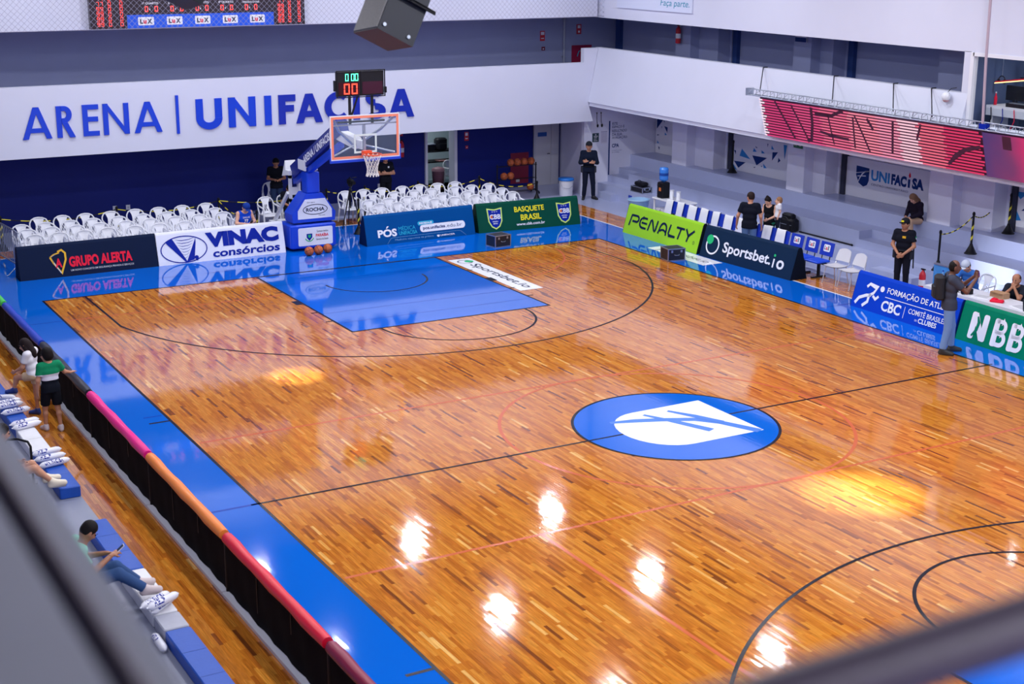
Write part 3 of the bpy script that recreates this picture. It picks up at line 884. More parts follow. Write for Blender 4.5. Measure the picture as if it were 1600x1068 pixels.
st = thing('basketball_stand', 'blue padded basketball stand with glass backboard and shot clock', 'basketball hoop', (0, 16.6, 0))
def sb(mb, name, mat, par=st):
    return mb.build(name, mat, par, world=True)
b = MB(); b.rbox((0.02, 16.72, .385), (1.3, .84, .63), .07); base = sb(b, 'base_pad', m_pad)
b = MB(); b.bb(-.5, .54, 16.5, 18.9, .05, .34); sb(b, 'base_frame', m_padd)
for (x, y) in ((-.45, 16.55), (.45, 16.55), (-.4, 18.6), (.4, 18.6)):
    b = MB(); b.cyl((x - .03, y, .05), (x + .03, y, .05), .05, n=14); sb(b, 'wheel', m_blkp)
hexp = [(-.52, .75), (.66, .75), (.69, .98), (.32, 1.5), (-.13, 1.5), (-.54, .98)]
b = MB(); b.prism([(x, 16.38, z) for x, z in hexp], (0, 0, 0), (0, .55, 0)); upp = sb(b, 'upper_pad', m_pad)
b = MB(); b.poly([(-.38, .84), (.58, .84), (.58, 1.06), (.39, 1.36), (-.17, 1.36), (-.38, 1.06)], (0, 16.379, 0), (1, 0, 0), (0, 0, 1), 0, .006); sb(b, 'sponsor_panel', k_white, upp)
p = Pr(lambda s, h, off: Vector((s, 16.373 - off, h)), .004); p.text('ROCHA', -.15, .37, 1.03, 1.13, .03); p.stroke(ell(.11, 1.08, .34, .13, 36), .009, True); p.text('Grupo', -.12, .1, 1.25, 1.29); p.text('Móveis', .2, .38, .9, .93); p.out(k_navy, upp)
b = MB(); b.poly(rrect(-.42, .55, .14, .62, .04), (0, 16.299, 0), (1, 0, 0), (0, 0, 1), 0, .006); sb(b, 'sponsor_panel', k_white, base)
p = Pr(lambda s, h, off: Vector((s, 16.293 - off, h)), .004); p.text('PARAÍBA', .07, .43, .36, .46, .03); p.out(k_red, base)
p = Pr(lambda s, h, off: Vector((s, 16.293 - off, h)), .004); p.text('Governo do Estado', .08, .42, .27, .32, .01); p.text('Somos todos', .1, .42, .48, .54); p.out(k_navy, base)
p = Pr(lambda s, h, off: Vector((s, 16.293 - off, h)), .004); p.fan([(-.19, .46), (-.03, .46), (-.03, .36), (-.11, .27), (-.19, .36)]); p.out(k_royal, base, 'crest_print')
p = Pr(lambda s, h, off: Vector((s, 16.293 - off, h)), .008); p.fan([(-.15, .43), (-.07, .43), (-.07, .38), (-.11, .34), (-.15, .38)]); p.stroke(arc(-.11, .38, .12, .12, 200, 340), .012); p.out(k_mint, base, 'crest_print')
b = MB(); b.rbox((.1, 16.62, 1.78), (.37, .4, .56), .05); sb(b, 'post_pad', m_pad)
b = MB(); b.bb(-.02, .22, 16.5, 16.72, 2.05, 2.22); b.bb(-.12, .3, 16.46, 16.8, 2.18, 2.24); b.bb(-.13, -.09, 16.42, 16.9, 2.1, 2.36); b.bb(.19, .23, 16.42, 16.9, 2.1, 2.36); sb(b, 'post_head', m_wst)
def beam(mb, a, c, w, h):
    a = Vector(a); c = Vector(c); d = c - a; L = d.length
    rot = d.to_track_quat('Y', 'Z').to_matrix()
    return mb.box((a + c) / 2, (w, L, h), rot)
b = MB(); beam(b, (.02, 17.45, 1.93), (.02, 14.15, 3.5), .26, .36); arm = sb(b, 'arm', m_padd)
ad = (Vector((.02, 14.15, 3.5)) - Vector((.02, 17.45, 1.93))).normalized(); av = Vector((1, 0, 0)).cross(ad) * -1
p = Pr(lambda s, h, off: Vector((-.11 - off, 17.0, 2.144)) + ad * s + Vector((0, ad.z, -ad.y)) * h, .003)
vsx, fsx = text_geo('ARENA / UNIFACISA', .03)
p.mb.add([p.fn(.5 + a * 2.15, -.1 + c * .2, .004) for a, c in vsx], fsx); p.out(k_white, arm)
b = MB(); beam(b, (.02, 17.5, 1.66), (.02, 14.3, 3.05), .14, .14); sb(b, 'lower_arm', m_pad)
b = MB(); beam(b, (.02, 14.6, 3.32), (.02, 13.3, 3.2), .2, .26); beam(b, (.02, 13.5, 3.2), (.02, 12.95, 3.2), .12, .2); sb(b, 'arm_head', m_wst)
b = MB(); b.bb(-.14, -.08, 17.5, 17.62, .3, 1.85); b.bb(.1, .16, 17.5, 17.62, .3, 1.85); b.bb(-.14, .16, 17.5, 17.62, 1.1, 1.2); b.bb(-.14, .16, 17.5, 17.62, 1.75, 1.85); b.bb(-.08, .1, 17.52, 17.6, 1.3, 1.5); b.bb(-.2, .24, 17.42, 17.7, 1.85, 1.97); sb(b, 'rear_post', m_wst)
b = MB()
for x in (-.16, .2): beam(b, (x, 18.75, .36), (x, 17.62, 1.35), .07, .09)
b.bb(-.3, .34, 18.0, 18.8, .34, .42); sb(b, 'rear_strut', m_wst)
b = MB(); b.prism([(-.15, 17.75, 1.8), (-.15, 18.05, 1.75), (-.15, 17.8, 2.2)], (0, 0, 0), (.3, 0, 0)); sb(b, 'arm_end_plate', m_wst)
# backboard
m_glass = M('backboard_glass', (190, 214, 236), .04, alpha=.07)
b = MB(); b.bb(-.88, .88, 12.80, 12.815, 2.92, 3.93); bbd = sb(b, 'backboard', m_glass)
def frame3(b, x0, x1, z0, z1, w, y0, y1):
    b.bb(x0, x1, y0, y1, z0, z0 + w); b.bb(x0, x1, y0, y1, z1 - w, z1); b.bb(x0, x0 + w, y0, y1, z0 + w, z1 - w); b.bb(x1 - w, x1, y0, y1, z0 + w, z1 - w); return b
b = MB(); frame3(b, -.9, .9, 2.9, 3.95, .025, 12.79, 12.83); sb(b, 'board_frame', m_wst, bbd)
b = MB(); frame3(b, -.875, .875, 2.925, 3.925, .055, 12.788, 12.797); sb(b, 'board_border', M('salmon_tape', (244, 140, 110), .4), bbd)
b = MB(); frame3(b, -.295, .295, 3.04, 3.49, .045, 12.79, 12.798); sb(b, 'target_square', M('pale_tape', (214, 226, 226), .4), bbd)
b = MB(); b.bb(-.9, .9, 12.775, 12.835, 2.84, 2.9); b.bb(-.92, -.9, 12.775, 12.835, 2.84, 3.2); b.bb(.9, .92, 12.775, 12.835, 2.84, 3.2); sb(b, 'edge_padding', m_pad, bbd)
b = MB()
for s_ in (-1, 1):
    b.tube([(.02 + .05 * s_, 13.45, 3.15), (.55 * s_, 13.1, 3.55), (.8 * s_, 12.86, 3.88)], .035, 8)
    b.tube([(.02, 13.3, 3.2), (.8 * s_, 12.86, 3.0)], .025, 6)
b.bb(-.85, .85, 12.84, 12.87, 3.7, 3.73); b.bb(-.03, .03, 12.84, 12.9, 2.95, 3.72); sb(b, 'board_braces', m_steel)
b = MB(); b.bb(-.11, .11, 12.66, 12.79, 2.98, 3.1); sb(b, 'rim_bracket', m_rim)
b = MB(); b.tube([(.225 * math.cos(2 * PI * k / 28), 12.425 + .225 * math.sin(2 * PI * k / 28), 3.05) for k in range(28)], .012, 8, closed=True)
for s_ in (-1, 1): b.tube([(.1 * s_, 12.68, 3.0), (.13 * s_, 12.6, 3.04)], .012, 6)
rim = sb(b, 'rim', m_rim)
b = MB()
def nr(t): return .222 - .10 * math.sin(min(1, t * 1.15) * PI / 2) + .03 * max(0, t - .75) * 4 * .5
N = 12
for k in range(N):
    for sg in (-1, 1):
        path = []
        for j in range(9):
            t = j / 8; a = 2 * PI * (k + sg * t * 2.5) / N
            path.append((nr(t) * math.cos(a), 12.425 + nr(t) * math.sin(a), 3.04 - .47 * t))
        b.tube(path, .0065, 4)
for z_, r_ in ((2.58, nr(.98)), (2.575, nr(1))):
    b.tube([(r_ * math.cos(2 * PI * k / 16), 12.425 + r_ * math.sin(2 * PI * k / 16), z_) for k in range(16)], .008, 4, closed=True)
for k in range(N):
    a = 2 * PI * (k + .5) / N; b.cyl((nr(1) * math.cos(a), 12.425 + nr(1) * math.sin(a), 2.59), (nr(1) * math.cos(a) * 1.05, 12.425 + nr(1) * math.sin(a) * 1.05, 2.53), .014, .018, 5)
sb(b, 'net', m_net, rim)
# shot clock
b = MB()
for s_ in (-.28, .3): b.bb(s_ - .03, s_ + .03, 13.02, 13.06, 3.7, 4.4)
beam(b, (-.3, 13.04, 3.75), (-.05, 13.04, 4.4), .025, .04); b.bb(-.6, .62, 13.02, 13.06, 3.74, 3.78); sb(b, 'clock_posts', m_blk)
b = MB(); b.bb(-.6, -.005, 13.0, 13.12, 4.37, 4.95); clk = sb(b, 'shot_clock', m_blk)
b = MB(); b.bb(.005, .6, 13.0, 13.12, 4.37, 4.95); clk2 = sb(b, 'shot_clock', m_blk)
b = MB(); b.bb(.04, .565, 12.99, 13.0, 4.41, 4.7); sb(b, 'red_window', M('dark_red_window', (64, 22, 40), .2), clk2)
b = MB(); b.bb(-.57, -.04, 12.99, 13.0, 4.41, 4.7); sb(b, 'red_window', M('dark_red_window2', (58, 10, 18), .2), clk)
b = MB(); frame3(b, -.63, .63, 4.34, 4.98, .02, 12.97, 13.0); sb(b, 'guard_frame', m_blkp, clk)
SEG = {'0': 'abcdef', '1': 'bc', '2': 'abged', '3': 'abgcd', '7': 'abc', '9': 'abcdfg', '4': 'fgbc', '8': 'abcdefg'}
def seg7(mb, ch, fn, x, z, w, h, t):
    g = t * .25
    R_ = {'a': (x + g, x + w - g, z + h - t, z + h), 'd': (x + g, x + w - g, z, z + t), 'g': (x + g, x + w - g, z + h / 2 - t / 2, z + h / 2 + t / 2),
          'f': (x, x + t, z + h / 2 + g, z + h - g), 'b': (x + w - t, x + w, z + h / 2 + g, z + h - g), 'e': (x, x + t, z + g, z + h / 2 - g), 'c': (x + w - t, x + w, z + g, z + h / 2 - g)}
    for s_ in SEG[ch]:
        a, c, d, e = R_[s_]
        mb.add([fn(a, d), fn(c, d), fn(c, e), fn(a, e)], [(0, 1, 2, 3)])
led_r = M('led_red', (255, 70, 50), .4, emit=1.7); led_g = M('led_green', (90, 255, 190), .4, emit=1.7)
fc = lambda s, h: Vector((s, 12.985, h))
b = MB()
for x in (-.4, -.25, -.15): seg7(b, '0', fc, x, 4.73, .085, .17, .018)
sb(b, 'digits', led_g, clk)
b = MB()
for x in (-.44, -.24): seg7(b, '0', fc, x, 4.42, .15, .25, .03)
sb(b, 'digits', led_r, clk)
b = MB(); b.bb(-.68, -.63, 12.98, 13.06, 4.5, 4.75); b.bb(.63, .67, 12.98, 13.06, 4.42, 4.56); sb(b, 'cable_box', m_blkp, clk)

# ------------------------------------------------------------------ basketballs
def make_ball(label, c, r=.12, ang=0.0, group=None):
    t = thing('basketball', label, 'basketball', (c[0], c[1], c[2] - r), ang, group)
    q = MB(); q.ball((0, 0, r), r, 12); q.build('cover', m_ball, t)
    s_ = MB(); rr = r * 1.004
    rot = Matrix.Rotation(ang * 1.7 + .5, 3, 'X') @ Matrix.Rotation(ang, 3, 'Y')
    for fn in (lambda a: (math.cos(a), math.sin(a), 0), lambda a: (math.cos(a), 0, math.sin(a))):
        s_.tube([rot @ (Vector(fn(2 * PI * k / 24)) * rr) + Vector((0, 0, r)) for k in range(24)], .0045, 4, closed=True)
    for sg in (-1, 1):
        s_.tube([rot @ (Vector((sg * (.55 + .25 * math.cos(2 * a)), math.sin(a) * .8, math.cos(a) * .8)).normalized() * rr) + Vector((0, 0, r)) for a in [2 * PI * k / 24 for k in range(24)]], .0045, 4, closed=True)
    s_.build('seams', m_seam, t)
    return t
make_ball('leftmost of the three basketballs in front of the blue stand', (-.36, 15.72, .12), ang=.3, group='balls before the stand')
make_ball('middle one of the three basketballs in front of the blue stand', (-.08, 15.76, .12), ang=1.3, group='balls before the stand')
make_ball('rightmost and palest of the three basketballs in front of the blue stand', (.22, 15.86, .12), ang=2.3, group='balls before the stand')

# ball rack by the back wall
rk = thing('ball_rack', 'black metal ball rack on castors in front of the navy wall', 'ball rack', (9.0, 21.3, 0))
for x in (8.35, 9.78):
    b = MB(); b.tube([(x, 21.3, .06), (x, 21.3, 1.0)], .022, 8); b.tube([(x - .02, 21.05, .07), (x, 21.3, .12), (x - .02, 21.55, .07)], .02, 6); sb(b, 'upright', m_blk, rk)
for z_ in (.93, .5, .1):
    b = MB()
    for dy in (-.07, .07): b.tube([(8.35, 21.3 + dy, z_), (9.78, 21.3 + dy, z_)], .01, 6)
    sb(b, 'rail', m_blk, rk)
for x in (8.33, 9.76):
    for y in (21.05, 21.55):
        b = MB(); b.cyl((x - .015, y, .035), (x + .015, y, .035), .035, n=10); sb(b, 'castor', m_blkp, rk)
for i, (x, z_, w) in enumerate(((8.84, 1.045, 'first from the left on the top rail'), (9.09, 1.045, 'second from the left on the top rail'), (9.34, 1.045, 'third from the left on the top rail'), (9.6, 1.045, 'at the right end of the top rail'), (8.6, .615, 'left one of the pair on the middle rail'), (8.84, .615, 'right one of the pair on the middle rail'), (9.58, .215, 'alone on the lowest rail'))):
    make_ball('brown basketball on the rack, ' + w, (x, 21.3, z_), .12, i * .9, 'balls on the rack')

# ------------------------------------------------------------------ white plastic armchairs
def make_chair():
    t = thing('plastic_chair', 'white plastic armchair', 'chair', (0, 0, 0), 0, 'white plastic armchairs behind the boards')
    b = MB()
    nx, ny = 6, 6
    vs = []
    for j in range(ny + 1):
        for i in range(nx + 1):
            x = (i / nx - .5) * (.48 - .06 * j / ny); y = -.25 + .45 * j / ny
            z = .43 - .015 * math.cos((i / nx - .5) * PI) - .02 * (j / ny) - (.02 if j == 0 else 0)
            vs.append((x, y, z))
    fs = [(j * (nx + 1) + i, j * (nx + 1) + i + 1, (j + 1) * (nx + 1) + i + 1, (j + 1) * (nx + 1) + i) for j in range(ny) for i in range(nx)]
    b.add(vs, fs, True); b.add([(x, y, z - .02) for x, y, z in vs], fs, True)
    b.tube([vs[i] for i in range(nx + 1)], .012, 6); b.tube([vs[j * (nx + 1)] for j in range(ny + 1)], .014, 6); b.tube([vs[j * (nx + 1) + nx] for j in range(ny + 1)], .014, 6)
    b.build('seat', m_plast, t)
    # backrest: arch and perforated splat
    b = MB()
    half = [(-.215, .19, .42), (-.235, .212, .54), (-.24, .235, .65), (-.228, .258, .745), (-.185, .278, .815), (-.1, .29, .855)]
    path = half + [(0, .294, .867)] + [(-x, y, z) for x, y, z in half[::-1]]
    b.tube(path, .024, 8, flat=.7)
    rows = [(.41, .185, .17), (.48, .2, .125), (.54, .215, .1), (.6, .23, .088), (.66, .245, .086), (.72, .258, .094), (.77, .27, .115), (.82, .282, .14), (.852, .289, .1)]
    cols = 8
    gv = []
    for (z, y, hw) in rows:
        for i in range(cols + 1):
            a = i / cols * 2 - 1
            gv.append((a * hw, y + .02 * (1 - a * a) - .012, z))
    gf = []
    for j in range(len(rows) - 1):
        for i in range(cols):
            if 1 <= j <= 3 and 2 <= i <= 5 and (i + j) % 2 == 0:
                continue
            gf.append((j * (cols + 1) + i, j * (cols + 1) + i + 1, (j + 1) * (cols + 1) + i + 1, (j + 1) * (cols + 1) + i))
    b.add(gv, gf, True); b.add([(x, y + .006, z) for x, y, z in gv], gf, True)
    b.build('backrest', m_plast, t)
    for s_ in (-1, 1):
        b = MB(); b.tube([(s_ * .25, -.22, .61), (s_ * .258, -.18, .632), (s_ * .26, -.02, .645), (s_ * .252, .13, .655), (s_ * .24, .225, .67)], .024, 8, flat=.55); b.build('armrest', m_plast, t)
        b = MB(); b.tube([(s_ * .252, -.21, .62), (s_ * .25, -.225, .43), (s_ * .255, -.25, 0)], [.024, .028, .02], 8); b.build('leg', m_plast, t)
        b = MB(); b.tube([(s_ * .235, .2, .55), (s_ * .215, .18, .43), (s_ * .235, .27, 0)], [.02, .028, .02], 8); b.build('leg', m_plast, t)
    return t
proto = make_chair(); used = [False]
def put_chair(x, y, rz, label, group='white plastic armchairs behind the boards'):
    o = proto if not used[0] else copy_tree(proto)
    used[0] = True
    o.location = (x, y, 0); o.rotation_euler = (0, 0, rz)
    o['label'] = label; o['group'] = group
    return o
ordn = ['first', 'second', 'third', 'fourth', 'fifth', 'sixth', 'seventh', 'eighth', 'ninth']
rown = ['front row', 'second row', 'third row', 'back row']
Lx = [-6.93, -6.32, -5.7, -5.1, -4.43, -3.77, -3.12, -2.47, -1.8]
for r, yb in enumerate((17.47, 18.24, 18.94, 19.7)):
    n = 0
    for c, x in enumerate(Lx):
        if r == 3 and c == 0 or r == 0 and c == 8: continue
        put_chair(x, yb - .29 + random.uniform(-.03, .03), random.uniform(-.06, .06), 'white plastic armchair left of the hoop, %s from the left in the %s' % (ordn[n], rown[r])); n += 1
Rx = [[2.41, 2.9, 3.57, 4.13, 4.76, 5.44, 6.01, 6.66], [2.42, 3.03, 3.54, 4.17, 4.74, 5.54, 5.97, 6.56], [2.95, 3.62, 4.25, 4.78, 5.6, 6.06, 6.58], [2.41, 2.93, 3.55, 4.24, 4.77, 5.38, 5.99]]
for r, yb in enumerate((17.4, 18.1, 19.0, 19.75)):
    for n in range(1, len(Rx[r])): Rx[r][n] = max(Rx[r][n], Rx[r][n - 1] + .575)
    for n, x in enumerate(Rx[r]):
        put_chair(x, yb - .29 + random.uniform(-.02, .02), random.uniform(-.05, .05), 'white plastic armchair right of the hoop, %s from the left in the %s' % (ordn[n], rown[r]))
put_chair(-1.52, 17.22, .1, 'white plastic armchair under the man in the blue basketball vest')
put_chair(.02, 19.62, .05, 'white plastic armchair standing alone behind the white steel strut')
put_chair(.98, 22.0, -.35, 'white plastic armchair against the navy wall beside the man with a phone')

# ------------------------------------------------------------------ barrier, stanchions, cases
br = thing('crowd_barrier', 'galvanised steel crowd barrier at the end of the navy board', 'barrier', (-7.5, 18.0, 0), 0)
b = MB(); b.tube([(-7.42, 16.75, .25), (-7.40, 16.72, .9), (-7.41, 16.85, 1.06), (-7.45, 17.3, 1.08), (-7.62, 19.1, 1.08), (-7.66, 19.24, 1.0), (-7.66, 19.26, .25)], .02, 8); sb(b, 'frame', m_steel, br)
b = MB(); b.tube([(-7.42, 16.75, .25), (-7.66, 19.26, .25)], .018, 8); sb(b, 'bottom_rail', m_steel, br)
for k in range(17):
    a = (k + 1) / 18; x = -7.41 - .25 * a; y = 16.78 + 2.45 * a
    b = MB(); b.cyl((x, y, .25), (x, y, 1.07), .009, n=6); sb(b, 'bar', m_steel, br)
for (x, y) in ((-7.44, 16.95), (-7.64, 19.0)):
    b = MB(); b.tube([(x - .3, y, .02), (x - .25, y, .03), (x, y, .26), (x + .12, y, .03), (x + .16, y, .02)], .014, 6); sb(b, 'foot', m_steel, br)

def stanchion(label, x, y, z=0.0, h=.95, stripe=True, group='striped chain posts'):
    t = thing('barrier_post', label, 'barrier post', (x, y, z), 0, group)
    b = MB(); b.lathe([(.15, 0), (.15, .015), (.13, .03), (.045, .2), (.035, .24), (.0, .245)], n=16); b.build('base', m_blkp, t)
    b = MB(); b.cyl((0, 0, .2), (0, 0, h - .04), .027, n=10); b.build('post', m_blkp, t)
    if stripe:
        b = MB()
        nst = 40; pth = []
        for k in range(nst + 1):
            a = k / nst; ang = a * 2 * PI * 2.5
            pth.append((a, ang))
        vs = []
        for a, ang in pth:
            z0 = .3 + a * (h - .45)
            for dz in (0, .05):
                for rr in (.0285,):
                    vs.append((rr * math.cos(ang), rr * math.sin(ang), z0 + dz))
        # spiral stripe band wrapped around the post
        vv = []; ff = []
        for k in range(nst + 1):
            z0 = .28 + (h - .45) * k / nst; ang = 2 * PI * 2.2 * k / nst
            for m_ in range(6):
                aa = ang + m_ * .42
                vv.append((.029 * math.cos(aa), .029 * math.sin(aa), z0))
        for k in range(nst):
            for m_ in range(5): ff.append((k * 6 + m_, k * 6 + m_ + 1, (k + 1) * 6 + m_ + 1, (k + 1) * 6 + m_))
        b.add(vv, ff); b.build('stripe', m_yel, t)
    b = MB(); b.cyl((0, 0, h - .05), (0, 0, h), .036, n=10); b.ball((0, 0, h), .03, 6); b.build('cap', m_blkp, t)
    return t
def chain(label, a, c, sag, group='hazard chains'):
    a = Vector(a); c = Vector(c)
    t = thing('hazard_chain', label, 'chain', (a + c) / 2, 0, group)
    n = 24
    for col, ph in ((m_yel, 0), (m_blkp, 1)):
        b = MB()
        for k in range(n):
            if (k // 2) % 2 != ph: continue
            q = []
            for kk in (k, k + .5, k + 1):
                u_ = kk / n; p_ = a.lerp(c, u_); p_.z -= sag * 4 * u_ * (1 - u_); q.append(p_)
            b.tube(q, .014, 5)
        b.build('yellow_links' if ph == 0 else 'black_links', col, t, world=True)['kind'] = 'stuff'
SY = 20.1
sx = [-7.2, -4.15, -1.28, 1.98, 3.2, 4.95, 7.05]
names = ['behind the metal barrier', 'behind the fourth column of white chairs', 'near the man in the blue vest', 'behind the camera tripod', 'below the basketball net', 'left of the open doorway', 'right of the open doorway']
for x, nme in zip(sx, names): stanchion('black and yellow chain post ' + nme, x, SY, 0, .9)
stanchion('black and yellow chain post left of the blue stand, behind the white Vinac board', -.82, 18.3, 0, .8)
stanchion('black and yellow chain post before the tripod at the blue board corner', 1.95, 17.75, 0, .98)
stanchion('low black chain post behind the green Basquete Brasil board', 9.0, 19.9, 0, .62, False)
for i in range(len(sx) - 1):
    chain('yellow and black plastic chain from the post %s' % names[i], (sx[i], SY, .84), (sx[i + 1], SY, .84), .16 if sx[i + 1] - sx[i] > 1.5 else .1)
chain('yellow and black plastic chain from the last post to the low black post', (7.05, SY, .84), (9.0, 19.9, .58), .18)
chain('yellow and black plastic chain sagging behind the man in the blue vest', (-1.28, SY, .84), (-.82, 18.3, .75), .25)

def case(label, c, d, rz, name='flight_case'):
    t = thing(name, label, 'case', c, rz, 'black flight cases')
    b = MB(); b.box((0, 0, d[2] / 2 + .01), d); b.build('box', M('black_case_panel', (26, 27, 36), .4), t)
    e = MB(); w = .022
    for sx_ in (-1, 1):
        for sy_ in (-1, 1):
            e.box((sx_ * d[0] / 2, sy_ * d[1] / 2, d[2] / 2 + .01), (w, w, d[2] + w))
        for sz_ in (0, 1):
            e.box((sx_ * d[0] / 2, 0, sz_ * d[2] + .01), (w, d[1], w)); e.box((0, sx_ * d[1] / 2, sz_ * d[2] + .01), (d[0], w, w))
    e.build('edge_trim', m_steel, t)
    h = MB(); h.tube([(-.07, -d[1] / 2 - .012, d[2] * .55), (-.05, -d[1] / 2 - .035, d[2] * .5), (.05, -d[1] / 2 - .035, d[2] * .5), (.07, -d[1] / 2 - .012, d[2] * .55)], .008, 5); h.build('handle', m_steel, t)
    for sx_ in (-1, 1):
        k_ = MB(); k_.box((sx_ * d[0] * .28, -d[1] / 2 - .008, d[2] * .82), (.05, .014, .06)); k_.build('latch', m_steel, t)
    return t
case('small black flight case with silver edges on the blue baseline before the Pós board', (4.6, 14.5, .004), (.5, .42, .3), .12)
case('small black flight case with silver edges in front of the lime green board', (7.75, 10.87, .006), (.48, .42, .3), -.15)
# ------------------------------------------------------------------ prints and panels on the walls
k_tri = [ink('panel_navy', (22, 52, 120)), ink('panel_sky', (52, 134, 206))]
def wprint(x): return lambda s, h, off: Vector((x - off, s, h))
def panel(label, y0, y1, z0, z1, tris):
    t = thing('wall_panel', label, 'wall panel', (13.5, (y0 + y1) / 2, z0), 0, 'white printed panels in the wall recesses')
    b = MB(); b.bb(13.49, 13.545, y0, y1, z0 + .005, z1); b.build('board', M('panel_white', (226, 226, 238), .4), t, world=True)
    for c in (0, 1):
        p = Pr(wprint(13.49), .003)
        for col, pts in tris:
            if col == c: p.poly(pts)
        if p.mb.f: p.out(k_tri[c], t, 'triangle_print')
    return t
T2 = [(1, [(16.0, 2.12), (15.83, 2.07), (16.0, 1.73)]), (1, [(15.9, 1.5), (15.6, 1.26), (15.98, 1.3)]), (1, [(15.42, 1.93), (15.52, 1.7), (15.0, 1.66)]), (0, [(14.92, 1.79), (14.23, 1.80), (14.7, 1.52)]), (0, [(15.78, 1.52), (15.22, 1.54), (15.55, 1.33)]),
      (1, [(13.52, 2.28), (13.36, 2.28), (13.45, 1.85)]), (0, [(14.0, 2.0), (13.75, 2.03), (14.0, 1.75)]), (0, [(13.72, 1.88), (13.62, 1.8), (13.74, 1.72)]), (1, [(14.4, 1.62), (14.22, 1.5), (14.36, 1.48)]), (1, [(14.85, 2.02), (14.9, 1.9), (14.72, 1.92)]), (1, [(14.5, 2.0), (14.5, 1.9), (14.34, 1.92)]), (1, [(14.05, 2.2), (14.06, 2.08), (13.93, 2.08)]),
      (0, [(14.8, 2.08), (14.68, 2.04), (14.76, 2.03)]), (0, [(15.8, 1.84), (15.7, 1.72), (15.7, 1.84)]), (0, [(14.85, 1.45), (14.74, 1.47), (14.78, 1.43)]), (0, [(14.5, 1.52), (14.42, 1.55), (14.46, 1.5)]), (0, [(14.25, 2.22), (14.2, 2.22), (14.23, 2.12)])]
panel('white panel with large blue triangles behind the tiers, second from the corner', 13.33, 16.0, 1.24, 2.32, T2)
T1 = [(0, [(19.85, 2.4), (19.45, 2.4), (19.85, 2.02)]), (0, [(19.45, 2.15), (19.25, 2.13), (19.27, 1.95)]), (1, [(19.4, 1.95), (19.28, 1.88), (19.4, 1.86)]), (1, [(19.8, 1.65), (19.7, 1.56), (19.82, 1.56)]), (0, [(19.82, 1.84), (19.68, 1.84), (19.82, 1.8)]), (0, [(19.75, 1.46), (19.66, 1.44), (19.68, 1.34)]), (0, [(19.5, 2.36), (19.42, 2.3), (19.45, 2.26)]), (0, [(19.35, 2.38), (19.25, 2.39), (19.28, 2.36)]), (0, [(19.6, 2.12), (19.56, 2.12), (19.58, 2.05)])]
panel('narrow white panel with navy triangles in the far corner recess', 17.8, 19.9, 1.24, 2.42, T1)
panel('white panel with blue triangles behind the striped chain posts at the picture edge', 1.25, 5.0, 1.24, 2.34, [(1, [(4.95, 2.22), (4.55, 2.24), (4.78, 2.05)]), (0, [(4.55, 2.02), (4.1, 2.2), (4.2, 1.98)]), (0, [(4.6, 1.8), (4.72, 1.78), (4.58, 1.9)]), (1, [(4.95, 1.9), (4.7, 1.55), (5.0, 1.5)]), (0, [(4.2, 1.7), (3.8, 1.75), (4.0, 1.5)]), (1, [(3.4, 2.1), (3.0, 2.0), (3.3, 1.7)])])
t = thing('wall_panel', 'white panel with blue shield logo and Unifacisa Centro Universitário lettering', 'wall panel', (13.5, 9.6, 1.24), 0, 'white printed panels in the wall recesses')
b = MB(); b.bb(13.49, 13.545, 7.0, 10.98, 1.245, 2.3); b.build('board', M('panel_white', (226, 226, 238), .4), t, world=True)
F3 = lambda s, h, off: Vector((13.49 - off, 10.45 - s, 1.24 + h))
p = Pr(F3, .003); p.fan([(0, .86), (.5, .84), (.5, .5), (.44, .38), (.3, .32), (.12, .4), (0, .6)]); p.out(k_tri[0], t, 'shield_print')
p = Pr(F3, .006); p.stroke([(.08, .4), (.16, .55), (.24, .66), (.34, .73), (.5, .76)], [.008, .016, .018, .016, .012]); p.stroke([(.0, .66), (.2, .7), (.5, .76)], .008); p.stroke([(.06, .58), (.2, .6), (.38, .62)], .012); p.out(k_white, t, 'shield_print')
p = Pr(F3, .003); p.text('UNI', .58, 1.28, .53, .82, .035); p.out(k_tri[1], t)
p = Pr(F3, .003); p.text('FAC', 1.34, 1.9, .53, .82, .06); p.rect(1.95, 2.03, .54, .76); p.text('SA', 2.1, 2.52, .53, .82, .06); p.text('CENTRO UNIVERSITÁRIO', .6, 1.98, .4, .47, .0); p.out(k_tri[0], t)
p = Pr(F3, .003); p.fan([(1.99, .79), (2.04, .83), (2.03, .89), (2.0, .95), (1.96, .86)]); p.out(k_red, t, 'flame_print')

